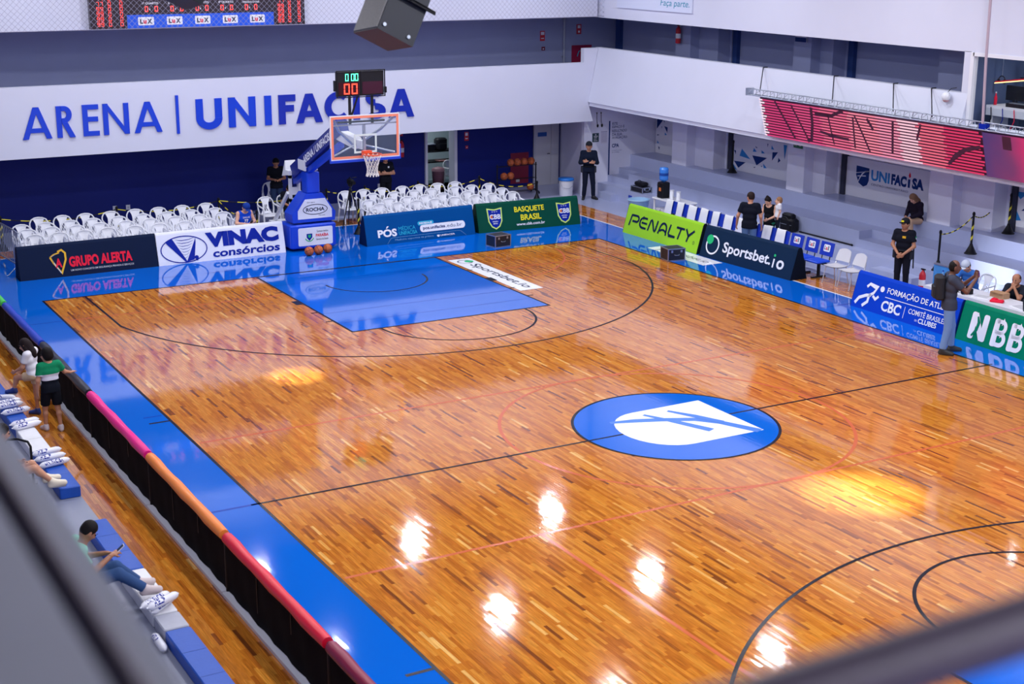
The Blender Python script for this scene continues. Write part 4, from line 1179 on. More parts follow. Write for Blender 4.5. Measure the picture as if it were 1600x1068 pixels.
t = thing('wall_notice', 'blue notice lettering with vertical bar on the pale wall beside the stairs', 'notice', (11.8, 19.95, .4))
FE = lambda s, h, off: Vector((s, 19.945 - off, h))
p = Pr(FE, .003); p.rect(11.68, 11.73, .48, 2.36); p.out(k_tri[0], t, 'bar_print')
p = Pr(FE, .003)
for i, (s_, w_) in enumerate((('ESTE', .2), ('ESPAÇO É', .46), ('RESULTADO', .56), ('DA SUA', .38), ('AVALIAÇÃO', .58))): p.text(s_, 11.81, 11.81 + w_, 2.22 - i * .115, 2.22 - i * .115 + (.085 if i not in (1, 4) else .11), .005)
p.text('CPA', 11.81, 12.08, 1.5, 1.62, .03); p.text('comissão própria', 11.81, 12.2, 1.39, 1.415); p.text('de avaliação', 11.81, 12.1, 1.33, 1.355); p.out(k_tri[0], t)
def sheet(name, label, cat, x0, x1, z0, z1, y, rgb, lines, ink_):
    t = thing(name, label, cat, ((x0 + x1) / 2, y, z0))
    b = MB(); b.bb(x0, x1, y - .012, y, z0, z1); b.build('plate', M('plate_%d_%d_%d' % rgb, rgb, .45), t, world=True)
    p = Pr(lambda s, h, off: Vector((s, y - .012 - off, h)), .002)
    for (a, c, d, e) in lines: p.rect(x0 + (x1 - x0) * a, x0 + (x1 - x0) * c, z0 + (z1 - z0) * d, z0 + (z1 - z0) * e)
    if lines: p.out(ink_, t, 'print')
    return t
sheet('notice_plate', 'small dark green plate on the pale wall above the guard', 'plate', 11.06, 11.3, 1.72, 2.0, 19.95, (40, 66, 76), [(.4, .6, .75, .9), (.2, .85, .6, .7), (.25, .7, .45, .53), (.2, .8, .12, .2), (.2, .6, .28, .34)], k_silver)
sheet('notice_sheet', 'white printed sheet on the pale wall left of the blue bar', 'notice', 11.37, 11.63, 1.66, 2.05, 19.95, (214, 212, 230), [(.05, .95, .93, .97)] + [(.08, .9, .85 - .09 * k, .87 - .09 * k) for k in range(9)], ink('lilac_text', (140, 136, 180)))
t = thing('wall_pulley', 'pair of dark hanging cords with hooks on the pale wall', 'hook', (11.3, 19.9, 2.2))
for x, zt in ((11.2, 2.64), (11.36, 2.64)):
    b = MB(); b.ball((x, 19.925, zt), .022, 6); b.tube([(x, 19.925, zt), (x + .01, 19.925, 2.4), (x + .02, 19.92, 2.3)], .008, 5); b.build('cord', m_blkp, t, world=True)
    b = MB(); b.ball((x + .03, 19.91, 2.24), .035, 8, (1, .7, 1.6)); b.build('hook', m_blkp, t, world=True)

m_red = M('fire_red', (206, 34, 52), .4)
sheet('fire_sign', 'red fire sign on the navy wall right of the doorway', 'sign', 7.8, 7.95, 1.66, 1.94, 22.5, (206, 40, 52), [(.2, .8, .58, .92), (.2, .8, .2, .3)], k_white)
sheet('alarm_box', 'small red alarm box below the fire sign on the navy wall', 'alarm', 7.84, 7.93, 1.4, 1.5, 22.5, (206, 40, 60), [(.25, .75, .3, .6)], k_white)
sheet('fire_sign', 'red fire sign left of the pipe on the grey gallery wall', 'sign', 10.6, 10.78, 4.74, 5.06, 22.5, (206, 40, 60), [(.15, .85, .6, .9), (.2, .8, .2, .3)], k_white)
sheet('alarm_box', 'small dark red alarm box on the grey gallery wall', 'alarm', 10.66, 10.79, 4.43, 4.55, 22.5, (120, 20, 50), [(.3, .7, .25, .6)], k_white)
sheet('fire_sign', 'red fire sign right of the pipe on the grey gallery wall', 'sign', 12.0, 12.18, 4.92, 5.24, 22.5, (196, 40, 64), [(.2, .8, .6, .9), (.3, .7, .15, .35)], k_white)
t = sheet('hose_cabinet', 'dark red fire hose cabinet on the gallery behind the parapet', 'cabinet', 11.82, 12.6, 3.7, 4.56, 22.5, (150, 10, 62), [], k_white)
b = MB(); b.tube([(12.02, 22.46, 4.2), (12.08, 22.46, 4.36), (12.13, 22.46, 4.38)], .015, 5); b.build('handle', k_cyan, t, world=True)
t = thing('down_pipe', 'pale vertical pipe on the grey gallery wall', 'pipe', (11.49, 22.45, 3.3)); b = MB(); b.cyl((11.49, 22.44, 3.3), (11.49, 22.44, 6.1), .035, n=10); b.build('pipe', M('grey_pipe', (170, 176, 196), .4), t, world=True)
for z_ in (4.2, 5.4):
    b = MB(); b.bb(11.44, 11.54, 22.42, 22.5, z_, z_ + .03); b.build('clamp', m_steel, t, world=True)
sheet('hose_cabinet', 'maroon hose cabinet door on the navy wall behind the ball rack', 'cabinet', 9.52, 10.2, .12, 1.14, 22.5, (126, 14, 52), [(.3, .5, .05, .14)], k_silver)
for x in (-3.58, -3.2, 4.77): sheet('wall_socket', 'white wall socket on the navy wall, %s' % {-3.58: 'left one above the white chairs', -3.2: 'right one above the white chairs', 4.77: 'under the basketball net'}[x], 'socket', x - .06, x + .06, .36, .5, 22.5, (220, 222, 232), [(.3, .7, .55, .62), (.3, .7, .3, .37)], m_blkp)
def extinguisher(label, x, y, z, ax):
    t = thing('fire_extinguisher', label, 'extinguisher', (x, y, z), 0, 'wall fire extinguishers')
    b = MB(); b.lathe([(.001, 0), (.075, .01), (.08, .04), (.08, .4), (.06, .46), (.025, .5), (.025, .53), (.001, .53)], n=14); b.build('cylinder', m_red, t)
    b = MB(); b.bb(-.02, .02, -.07, .05, .53, .56); b.cyl((0, 0, .5), (0, 0, .56), .018, n=8); b.build('valve', m_blk, t)
    b = MB(); b.tube([(0, .03, .53), (.09, .04, .48), (.1, .03, .2), (.09, .0, .12)], .011, 5); b.build('hose', m_blkp, t)
    b = MB(); b.lathe([(.0812, .16), (.0812, .3)], n=14); b.build('label_band', k_white, t)
    return t
extinguisher('red fire extinguisher on the gallery pilaster at the top of the picture', 12.5, 17.5, 4.92, 0)
extinguisher('red fire extinguisher on the navy wall behind the backboard', 5.5, 22.38, 1.3, 0)
extinguisher('red fire extinguisher on the floor behind the standing security guard', 10.85, 5.15, 0.0, 0)
sheet('extinguisher_sign', 'small red sign above the extinguisher behind the backboard', 'sign', 5.42, 5.6, 1.95, 2.1, 22.5, (206, 40, 52), [(.3, .7, .3, .7)], k_white)
def side_plate(name, label, cat, x, y0, y1, z0, z1, rgb):
    t = thing(name, label, cat, (x, (y0 + y1) / 2, z0)); b = MB(); b.bb(x - .03, x, y0, y1, z0, z1); b.build('plate', M('plate_%d_%d_%d' % rgb, rgb, .4), t, world=True); return t
t = side_plate('exit_sign', 'green exit sign with white arrow under the right gallery', 'sign', 12.6, 11.66, 12.02, 2.45, 2.63, (14, 96, 66))
p = Pr(lambda s, h, off: Vector((12.57 - off, 12.02 - s, 2.45 + h)), .003); p.stroke([(.06, .05), (.06, .14), (.12, .14), (.12, .05)], .008); p.stroke([(.06, .095), (.12, .095)], .008); p.rect(.18, .27, .08, .1); p.poly([(.26, .05), (.33, .09), (.26, .13)]); p.out(k_white, t, 'arrow_print')
t = side_plate('gallery_sign', 'white and navy sign on the right gallery pilaster', 'sign', 12.6, 11.74, 12.2, 5.32, 5.55, (214, 216, 228))
p = Pr(lambda s, h, off: Vector((12.57 - off, 12.2 - s, 5.32 + h)), .003); p.rect(0, .46, 0, .12); p.out(k_tri[0], t, 'print')
t = side_plate('tier_label', 'small blue label on the lowest tier riser near the flight case', 'label', 11.3, 17.98, 18.14, .08, .28, (34, 66, 176))
b = MB(); b.bb(10.84, 10.88, 14.62, 18.4, 5.98, 7.2)
t = thing('wall_banner', 'white lilac banner with teal handwriting on the upper right wall', 'banner', (10.86, 16.5, 5.98)); b.build('sheet', M('lilac_banner', (206, 212, 236), .5), t, world=True)
p = Pr(lambda s, h, off: Vector((10.84 - off, 16.15 - s, 6.08 + h)), .003); p.text('Faça parte.', 0, 1.4, 0, .24, .0, .2); p.out(ink('teal', (36, 140, 170)), t)
t = thing('round_alarm', 'white round siren on the right fascia beside the control room window', 'siren', (10.86, 4.75, 4.55))
b = MB(); b.ball((10.74, 4.78, 4.62), .11, 10, (.8, 1, 1)); b.build('dome', m_plast, t, world=True); b = MB(); b.ball((10.74, 4.78, 4.56), .085, 8, (.8, 1, .8)); b.build('lens', M('pinkish_lens', (206, 160, 170), .4), t, world=True); b = MB(); b.tube([(10.76, 4.78, 4.7), (10.84, 4.74, 4.8), (10.86, 4.6, 4.83)], .008, 5); b.build('cable', m_blkp, t, world=True)

# ------------------------------------------------------------------ led screen on truss
led = thing('led_screen', 'long red led screen hanging from a truss before the right gallery', 'led screen', (10.25, 5.0, 3.05))
ltop, lbot = Vector((10.1, 0, 4.07)), Vector((10.38, 0, 3.08))
def lp(y, h, off=0.0):
    q = lbot.lerp(ltop, h); return Vector((q.x - off * .96, y, q.z - off * .27))
NS = 14
def led_mat(n, c, e):
    m = M(n, c, .5, emit=e)
    m.node_tree.nodes['Principled BSDF'].inputs['Base Color'].default_value = (.01, .005, .01, 1)
    return m
zonesL = [(10.6, 10.45, (250, 220, 235), 1.0), (10.45, 9.3, (206, 56, 112), 1.0), (9.3, 8.3, (216, 72, 122), 1.0), (8.3, 7.3, (230, 100, 134), 1.0), (7.3, 6.3, (240, 130, 152), 1.0), (6.3, 5.6, (238, 140, 168), 1.0), (5.6, 5.0, (250, 196, 212), 1.0), (5.0, 4.2, (232, 100, 124), 1.0), (4.2, 3.1, (212, 46, 92), 1.0)]
for k in range(NS):
    h0, h1 = k / NS + .008, (k + 1) / NS - .022
    b = MB()
    for zi, (ya, yb, c, e) in enumerate(zonesL):
        sk = .03 * (k - NS / 2) / NS
        jit = .06 * math.sin(k * 2.3 + zi * 1.7)
        b.slot(zi)
        b.add([lp(ya + (jit if zi else 0), h0), lp(yb + .06 * math.sin(k * 2.3 + (zi + 1) * 1.7), h0), lp(yb + .06 * math.sin(k * 2.3 + (zi + 1) * 1.7), h1), lp(ya + (jit if zi else 0), h1)], [(0, 1, 2, 3)])
    b.build('led_strip', [led_mat('led_zone_%d' % i, z[2], .8) for i, z in enumerate(zonesL)], led, world=True, fix=False)
b = MB(); b.add([lp(10.6, 0, -.04), lp(-4, 0, -.04), lp(-4, 1, -.04), lp(10.6, 1, -.04)], [(0, 1, 2, 3)]); b.add([lp(10.6, 0, -.06), lp(-4, 0, -.06), lp(-4, 1, -.06), lp(10.6, 1, -.06)], [(3, 2, 1, 0)]); b.build('backing', M('dark_led_backing', (44, 24, 52), .6), led, world=True)
def h_of(z): return (z - 3.08) / .99
p = Pr(lambda s, h, off: lp(s, h_of(h), off), .01)
for pts, w_ in (([(9.96, 4.05), (9.6, 3.5), (9.37, 3.15)], .035), ([(9.34, 4.02), (9.1, 3.6), (8.87, 3.2)], .03), ([(8.58, 4.03), (8.62, 3.6), (8.74, 3.2), (8.9, 3.15)], .05), ([(8.47, 3.87), (7.9, 3.88), (7.6, 4.0), (7.42, 4.05)], .04), ([(7.99, 3.92), (7.95, 3.5), (7.91, 3.18)], .025), ([(8.37, 3.45), (7.8, 3.38), (7.35, 3.37)], .035), ([(7.1, 3.95), (7.17, 3.18)], .028), ([(7.04, 4.0), (6.85, 3.6), (6.66, 3.16)], .028), ([(6.62, 3.96), (6.5, 3.8), (6.45, 3.7)], .04), ([(5.75, 3.99), (5.9, 3.22)], .035), ([(4.86, 4.03), (5.04, 3.65)], .03), ([(4.15, 3.2), (3.9, 3.42), (3.6, 3.6), (3.14, 3.72)], [.03, .06, .05, .04])):
    p = Pr(lambda s, h, off: lp(s, h_of(h), off), .01); p.stroke(pts, w_); p.out(M('led_dark_print', (70, 20, 50), .5), led, 'screen_script')
b = MB(); b.add([lp(3.05, .01, .004), lp(-4, .01, .004), lp(-4, .99, .004), lp(3.05, .99, .004)], [(0, 1, 2, 3)])
def led2():
    m = bpy.data.materials.new('fine_led_picture'); m.use_nodes = True; nt = m.node_tree; bs = nt.nodes['Principled BSDF']
    g = nt.nodes.new('ShaderNodeNewGeometry'); sp = nt.nodes.new('ShaderNodeSeparateXYZ'); nt.links.new(g.outputs['Position'], sp.inputs[0])
    n = nt.nodes.new('ShaderNodeTexNoise'); n.inputs['Scale'].default_value = 1.3; nt.links.new(g.outputs['Position'], n.inputs['Vector'])
    ad = nt.nodes.new('ShaderNodeMath'); ad.operation = 'MULTIPLY_ADD'; ad.inputs[1].default_value = .9; nt.links.new(n.outputs['Fac'], ad.inputs[0]); nt.links.new(sp.outputs['Y'], ad.inputs[2])
    r = nt.nodes.new('ShaderNodeValToRGB'); mr = nt.nodes.new('ShaderNodeMapRange'); mr.inputs['From Min'].default_value = 0.8; mr.inputs['From Max'].default_value = 3.6
    nt.links.new(ad.outputs[0], mr.inputs['Value']); nt.links.new(mr.outputs[0], r.inputs[0])
    r.color_ramp.elements[0].color = lin((90, 40, 110)); r.color_ramp.elements[1].color = lin((60, 44, 104))
    e = r.color_ramp.elements.new(.5); e.color = lin((196, 34, 96)); e = r.color_ramp.elements.new(.75); e.color = lin((110, 44, 92))
    nt.links.new(r.outputs[0], bs.inputs['Emission Color']); bs.inputs['Emission Strength'].default_value = .8; bs.inputs['Base Color'].default_value = (.02, .01, .02, 1)
    return m
b.build('fine_screen', led2(), led, world=True, fix=False)
b = MB(); b.add([lp(2.5, .68, .01), lp(2.26, .68, .01), lp(2.26, .97, .01), lp(2.5, .97, .01)], [(0, 1, 2, 3)]); b.build('screen_block', M('led_dark_print', (70, 20, 50), .5), led, world=True, fix=False)
b = MB()
for (x, z) in ((10.02, 4.12), (10.22, 4.12), (10.12, 4.27)): b.tube([(x, 11.0, z), (x, -4, z)], .016, 6)
sb_ = 0
y = 11.0
while y > -4:
    b.tube([(10.02, y, 4.12), (10.12, y - .14, 4.27)], .008, 4); b.tube([(10.12, y - .14, 4.27), (10.02, y - .28, 4.12)], .008, 4); b.tube([(10.02, y, 4.12), (10.22, y - .14, 4.12)], .008, 4); b.tube([(10.22, y - .14, 4.12), (10.12, y - .28, 4.27)], .008, 4)
    y -= .28
b.bb(10.0, 10.24, 10.98, 11.02, 4.1, 4.29); b.build('truss', m_steel, led, world=True)
for y in (10.6, 7.85, 5.78, 4.56):
    b = MB(); b.tube([(10.13, y, 4.22), (10.86, y + .8, 4.75), (11.0, y + .8, 4.75)], .014, 5); b.build('hanger', m_blk, led, world=True)
b = MB(); b.tube([(10.1, 3.05, 4.2), (10.1, 3.12, 5.6), (10.1, 3.2, 9.6)], .03, 8); b.build('support_pole', M('dull_pink_pole', (176, 156, 170), .4), led, world=True)
b = MB(); b.bb(10.04, 10.16, 2.9, 3.1, 4.12, 4.24); b.build('clamp', k_royal, led, world=True)

# ------------------------------------------------------------------ control room
t = tag(MB().bb(10.93, 10.945, -4, 4.27, 4.05, 5.64).build('window_1', M('tinted_glass', (24, 34, 52), .03, alpha=.1)), 'glass pane of the control room', kind='structure')
b = MB(); b.bb(10.86, 11.0, 4.17, 4.27, 4.05, 5.64); b.bb(10.86, 11.0, -4, 4.2, 5.56, 5.64); b.bb(10.9, 11.0, .4, .46, 4.05, 5.6); b.build('window_frame', m_frame, t)
b = MB(); b.bb(12.6, 12.7, -4, 4.4, 3.3, 6.1); b.bb(11.08, 12.7, 4.28, 4.4, 3.3, 6.1); tag(b.build('wall_control_room', M('blue_grey_room', (78, 94, 132), .6)), 'blue grey wall inside the control room', kind='structure')
t = thing('control_desk', 'white desk with cables behind the control room glass', 'desk', (11.6, 2.2, 3.3))
b = MB(); b.bb(11.3, 12.25, -3.5, 4.1, 4.42, 4.48); b.build('top', m_plast, t, world=True)
b = MB(); b.bb(11.3, 11.33, -3.5, 4.1, 4.26, 4.42); b.build('front_panel', M('pale_front', (200, 206, 220), .4), t, world=True)
for y in (4.0, 1.5, -1.0):
    b = MB(); b.bb(11.4, 11.9, y - .03, y + .03, 3.3, 4.42); b.build('leg', m_plast, t, world=True)
for i in range(7):
    y = 3.95 - i * .33; b = MB(); b.tube([(11.29, y, 4.44), (11.26, y - .06, 4.2), (11.27, y + .05, 4.0), (11.28, y - .1, 3.8)], .01, 5); b.build('cable', [m_blkp, k_royal, k_red][i % 3], t, world=True)
def desk_item(name, label, cat, parts, loc):
    t = thing(name, label, cat, loc)
    for nm, mb, mat in parts: mb.build(nm, mat, t, world=True)
for y, lab, sz in ((3.72, 'black monitor at the left of the control room desk', .5), (3.02, 'large black monitor in the middle of the control room desk', .62), (2.2, 'black monitor at the right of the control room desk', .62)):
    desk_item('monitor', lab, 'monitor', [('screen', MB().bb(11.75, 11.8, y - sz / 2, y + sz / 2, 4.58, 4.58 + sz * .65), m_blkp), ('stand', MB().bb(11.74, 11.82, y - .04, y + .04, 4.48, 4.62).bb(11.65, 11.9, y - .12, y + .12, 4.48, 4.5), m_blkp)], (11.7, y, 4.48))
desk_item('mixing_console', 'low black mixing console on the control room desk', 'console', [('body', MB().bb(11.36, 11.68, 2.7, 3.6, 4.48, 4.56), m_blkp), ('fader_strip', MB().bb(11.4, 11.5, 2.75, 3.55, 4.56, 4.575), m_steel)], (11.5, 3.15, 4.48))
desk_item('microphone_stand', 'black microphone stand behind the control room glass', 'stand', [('pole', MB().cyl((12.15, 3.6, 4.48), (12.15, 3.55, 5.6), .03, n=8), m_blkp), ('arm', MB().tube([(12.15, 3.6, 5.0), (12.1, 3.9, 5.05), (12.05, 3.2, 5.1)], .02, 6), m_blkp), ('clamp', MB().box((12.15, 3.57, 5.1), (.1, .3, .12)), m_blkp)], (12.15, 3.6, 4.48))
desk_item('headphones', 'black headphones hanging on a hook in the control room', 'headphones', [('band', MB().tube([(11.7, 4.08 + .09 * math.cos(a), 5.0 + .1 * math.sin(a)) for a in [PI * k / 10 for k in range(11)]], .012, 6), m_blkp), ('ear_cup', MB().ball((11.7, 4.0, 4.98), .045, 8, (.6, 1, 1.2)), m_blkp), ('ear_cup', MB().ball((11.7, 4.17, 4.98), .045, 8, (.6, 1, 1.2)), m_blkp), ('hook', MB().cyl((11.7, 4.08, 5.1), (11.7, 4.08, 5.6), .008, n=6), m_steel)], (11.7, 4.08, 4.9))
desk_item('glass_reflection_tube', 'thin glowing tube standing in for a yellow reflection on the control room glass', 'lamp', [('tube', MB().cyl((11.5, 4.1, 4.95), (11.5, 3.1, 5.1), .012, n=6), M('reflection_glow', (255, 226, 150), .4, emit=1.5)), ('housing', MB().cyl((11.52, 4.1, 4.98), (11.52, 3.1, 5.13), .014, n=6), k_red)], (11.5, 3.6, 4.95))  # yellow lamp reflection on the glass, built as a glowing tube
for y, c, lab in ((3.98, k_red, 'red bottle at the left end of the control room desk'), (3.1, k_lime, 'yellow green bottle on the control room desk')):
    desk_item('bottle', lab, 'bottle', [('body', MB().lathe([(.001, 0), (.035, .005), (.035, .17), (.014, .22), (.014, .26), (.001, .26)], (11.45, y, 4.48 if y > 3.9 else 4.576), 10), c), ('cap', MB().cyl((11.45, y, 4.74 if y > 3.9 else 4.836), (11.45, y, 4.77 if y > 3.9 else 4.866), .016, n=8), k_white)], (11.45, y, 4.48))

# ------------------------------------------------------------------ scoreboard, net, loudspeakers
led_rd = M('led_red_dim', (255, 70, 60), .4, emit=1.2)
scb = thing('scoreboard', 'dark scoreboard with red digits and blue sponsor strip on the upper back wall', 'scoreboard', (-1.8, 19.25, 5.67))
m_scb = M('scoreboard_black', (34, 20, 34), .35)
for (x0, x1) in ((-4.73, -3.79), (-3.79, .23), (.23, 1.13)):
    b = MB(); b.bb(x0 + .004, x1 - .004, 19.22, 19.38, 5.68, 7.4); b.build('cabinet', m_scb, scb, world=True)
b = MB(); b.bb(-3.78, .22, 19.2, 19.22, 5.69, 6.03); strip_ = b.build('sponsor_strip', M('strip_blue', (10, 84, 220), .4), scb, world=True)
FS = lambda s, h, off: Vector((s, 19.2 - off, h))
for i in range(5):
    x = -3.5 + i * .76
    p = Pr(FS, .004); p.fan(rrect(x, x + .42, 5.76, 5.97, .03)); p.out(k_white, strip_, 'logo_print')
    p = Pr(FS, .008); p.text('L', x + .05, x + .13, 5.8, 5.92, .05); p.text('X', x + .24, x + .37, 5.8, 5.92, .05); p.out(k_navy, strip_)
    p = Pr(FS, .008); p.text('u', x + .14, x + .22, 5.8, 5.89, .05); p.out(k_red, strip_)
b = MB(); fs_ = lambda s, h: Vector((s, 19.215, h))
for (xa, flip) in ((-4.55, 0), (.35, 0)):
    for r in range(11):
        z = 5.75 + r * .13
        for ch, dx in (('9', 0), ('9', .1), ('0', .3), ('0', .6 if xa < 0 else .58)):
            c_ = ch if r < 4 or ch == '0' else ('7' if r == 4 else '4')
            seg7(b, c_, fs_, xa + dx, z, .07, .1, .01)
b.build('digits', led_rd, scb, world=True, fix=False)['kind'] = 'stuff'
b = MB()
for i in range(5):
    x = -3.3 + i * .68
    seg7(b, '0', fs_, x, 6.1, .085, .14, .018); seg7(b, '0', fs_, x + .26, 6.1, .085, .14, .018)
b.build('digits', led_rd, scb, world=True, fix=False)['kind'] = 'stuff'
p = Pr(lambda s, h, off: Vector((s, 19.22 - off, h)), .004)
for i, s_ in enumerate(('1º QUARTO', '2º QUARTO', '3º QUARTO', '4º QUARTO', 'PERÍODO EXTRA')): p.text(s_, -3.36 + i * .68, -2.94 + i * .68 + (.05 if i == 4 else 0), 6.28, 6.34, .02); p.text('x', -3.19 + i * .68, -3.15 + i * .68, 6.14, 6.18, .02)
p.out(k_white, scb)

net = MB()
yN = 19.02; x0, x1, z0, z1 = -9.5, 10.8, 5.68, 8.2
def seg(a, c, w=.0035):
    a = Vector(a); c = Vector(c); d = (c - a).normalized(); n = Vector((-d.z, 0, d.x)) * w
    net.add([a + n, c + n, c - n, a - n], [(0, 1, 2, 3)])
for sg in (1, -1):
    k = x0 - (z1 - z0)
    while k < x1 + (z1 - z0):
        pts = []
        # line x = k + sg*(z - z0) clipped
        za, zb = z0, z1
        xa, xb = k + (0 if sg > 0 else (z1 - z0)), k + ((z1 - z0) if sg > 0 else 0)
        lo, hi = (xa, xb) if xa < xb else (xb, xa)
        if hi > x0 and lo < x1:
            def zat(x): return z0 + (x - xa) / (xb - xa) * (z1 - z0)
            X0 = max(lo, x0); X1 = min(hi, x1)
            seg((X0, yN, zat(X0)), (X1, yN, zat(X1)))
        k += .15
seg((x0, yN, z0 + .01), (x1, yN, z0 + .01), .008)
o = net.build('safety_net', M('grey_net_cord', (150, 150, 176), .7), None, fix=False); tag(o, 'fine diagonal safety net hanging before the white upper back wall', 'net', kind='stuff')

def speaker(label, B, sc=1.0):
    B = Vector(B); e1 = Vector((-.0071, .5425, -.0748)) * sc; e2 = Vector((.3348, -.0195, -.1731)) * sc * 1.05; e3 = Vector((.181, .0499, .3445)) * sc * 1.35
    t = thing('loudspeaker', label, 'loudspeaker', B, 0, 'loudspeakers hanging from the roof')
    b = MB(); b.prism([B, B + e1, B + e1 + e2, B + e2], (0, 0, 0), e3); b.build('cabinet', M('black_speaker_paint', (26, 30, 46), .5, bump=.1, bscale=200), t, world=True)
    n = -e2.normalized()
    b = MB(); q = B + n * .012; b.prism([q + e1 * .02 + e3 * .03, q + e1 * .98 + e3 * .03, q + e1 * .98 + e3 * .98, q + e1 * .02 + e3 * .98], (0, 0, 0), -n * .012); b.build('grille', M('grey_grille', (150, 148, 150), .6, var=.2, vscale=60, bump=.3, bscale=250), t, world=True)
    for u_, v_ in ((.12, .12), (.8, .12)):
        b = MB(); q = B + e2 * u_ + e3 * v_; nn = -e1.normalized(); b.cyl(q - nn * .005, q + nn * .015, .018, n=10); b.build('rigging_bolt', m_steel, t, world=True)
    b = MB(); nn = -e1.normalized(); q = B + e3 * .72 + nn * .03
    b.tube([q - e2 * .05, q + e2 * .5, q + e2 * 1.2], .03, 6, flat=.4); b.build('bracket', m_blkp, t, world=True)
    b = MB(); q = B + e2 * .5 + e3 * .72 + nn * .04; b.tube([q, q + Vector((0, 0, .2)), Vector((q.x, q.y, 9.6))], .025, 8); b.build('drop_pipe', m_blkp, t, world=True)
speaker('grey fronted black loudspeaker hanging at the top of the picture', (-8.508, -6.644, 7.26))
speaker('black loudspeaker whose corner hangs before the scoreboard', (-9.98, -4.95, 7.6), 1.0)
# ------------------------------------------------------------------ padded fence along the left sideline
m_fab = M('black_fence_fabric', (7, 8, 16), .8, spec=.08, bump=.2, bscale=120)
segs_ = [(17.6, 14.2, (226, 226, 232), 'white topped'), (14.2, 10.8, (64, 190, 70), 'green topped'), (10.8, 7.43, (10, 54, 176), 'blue topped'), (7.43, 4.0, (20, 24, 42), 'black topped'), (4.0, .62, (232, 8, 132), 'magenta topped'), (.62, -2.73, (238, 132, 50), 'orange topped'), (-2.73, -6.07, (220, 14, 50), 'red topped'), (-6.07, -9.45, (132, 14, 56), 'maroon topped')]
for (ya, yb, c, nm) in segs_:
    t = thing('padded_fence', 'black fabric fence section %s, along the left sideline' % nm, 'fence', (-8.94, (ya + yb) / 2, 0), 0, 'padded fence along the left sideline')
    # slightly billowing cloth
    b = MB(); nx = 18; nz = 4
    for side in (-1, 1):
        vs = []
        for j in range(nz + 1):
            for i in range(nx + 1):
                y = ya + (yb - ya) * i / nx; z = .06 + .7 * j / nz
                x = -8.94 + side * .012 + .012 * math.sin(i * 1.9 + j) * (1 if 0 < i < nx else 0)
                vs.append((x, y, z))
        b.add(vs, [(j * (nx + 1) + i, j * (nx + 1) + i + 1, (j + 1) * (nx + 1) + i + 1, (j + 1) * (nx + 1) + i) for j in range(nz) for i in range(nx)], True)
    b.build('fabric', m_fab, t, world=True, fix=False)
    b = MB(); nn = 10
    path = [(-8.94, ya - .05 + (yb - ya + .1) * k / nn, .79 + .006 * math.sin(k * 2.1)) for k in range(nn + 1)]
    b.tube(path, [.075 + .006 * math.sin(k * 1.7) for k in range(nn + 1)], 10)
    b.build('top_pad', M('pad_%d_%d_%d' % c, c, .4), t, world=True)
    b = MB(); b.cyl((-8.94, yb, 0), (-8.94, yb, .8), .03, n=10); b.ball((-8.94, yb, .8), .034, 6); b.build('post', m_blkp, t, world=True)
    for k in (1, 2):
        y = ya + (yb - ya) * k / 3
        b = MB(); b.bb(-8.955, -8.925, y - .01, y + .01, .05, .74); b.build('stay', m_blkp, t, world=True)
    b = MB(); b.bb(-9.03, -8.88, yb + .01, ya - .01, 0.004, .05); b.build('base_strip', M('white_base', (216, 218, 232), .4), t, world=True)

# ------------------------------------------------------------------ seat pads on the lowest tier
pads = [(11.0, 8.6, 'b'), (8.6, 7.2, 'w'), (7.2, 3.9, 'b'), (3.9, 2.7, 'w'), (2.7, .9, 'b'), (-.48, -2.31, 'b'), (-2.33, -3.7, 'w'), (-3.72, -4.15, 'g'), (-4.17, -8.5, 'b')]
pc = {'b': ('blue', (10, 76, 178)), 'w': ('white', (224, 224, 232)), 'g': ('grey', (168, 170, 186))}
where = ['farthest one beside the green topped fence', 'farthest white one', 'long one near the boy', 'short one with air sticks at its ends', 'one ending beside the bare concrete gap', 'one beside the seated man in mint green', 'one under the feet of the seated man', 'short one near the bottom edge', 'nearest long one at the bottom edge']
for (ya, yb, k), w_ in zip(pads, where):
    n_, c_ = pc[k]
    t = thing('seat_pad', '%s foam seat pad on the left tier, %s' % (n_, w_), 'seat pad', (-10.03, (ya + yb) / 2, .25), 0, 'foam seat pads on the lowest left tier')
    b = MB(); m_ = max(1, int(round((ya - yb) / .62))); L = (ya - yb) / m_
    b.rbox((-10.03, (ya + yb) / 2, .335), (.3, ya - yb - .008, .17), .025); b.build('foam_block', M('pad_vinyl_' + n_, c_, .5, var=.08, vscale=8, bump=.1, bscale=30), t, world=True)
    if m_ > 1:
        s_ = MB()
        for i in range(1, m_): s_.bb(-10.17, -9.89, ya - i * L - .004, ya - i * L + .004, .4195, .4215)
        o_ = s_.build('seam', M('seam_blue_' + n_, tuple(int(v * .8) for v in c_), .6), t, world=True)

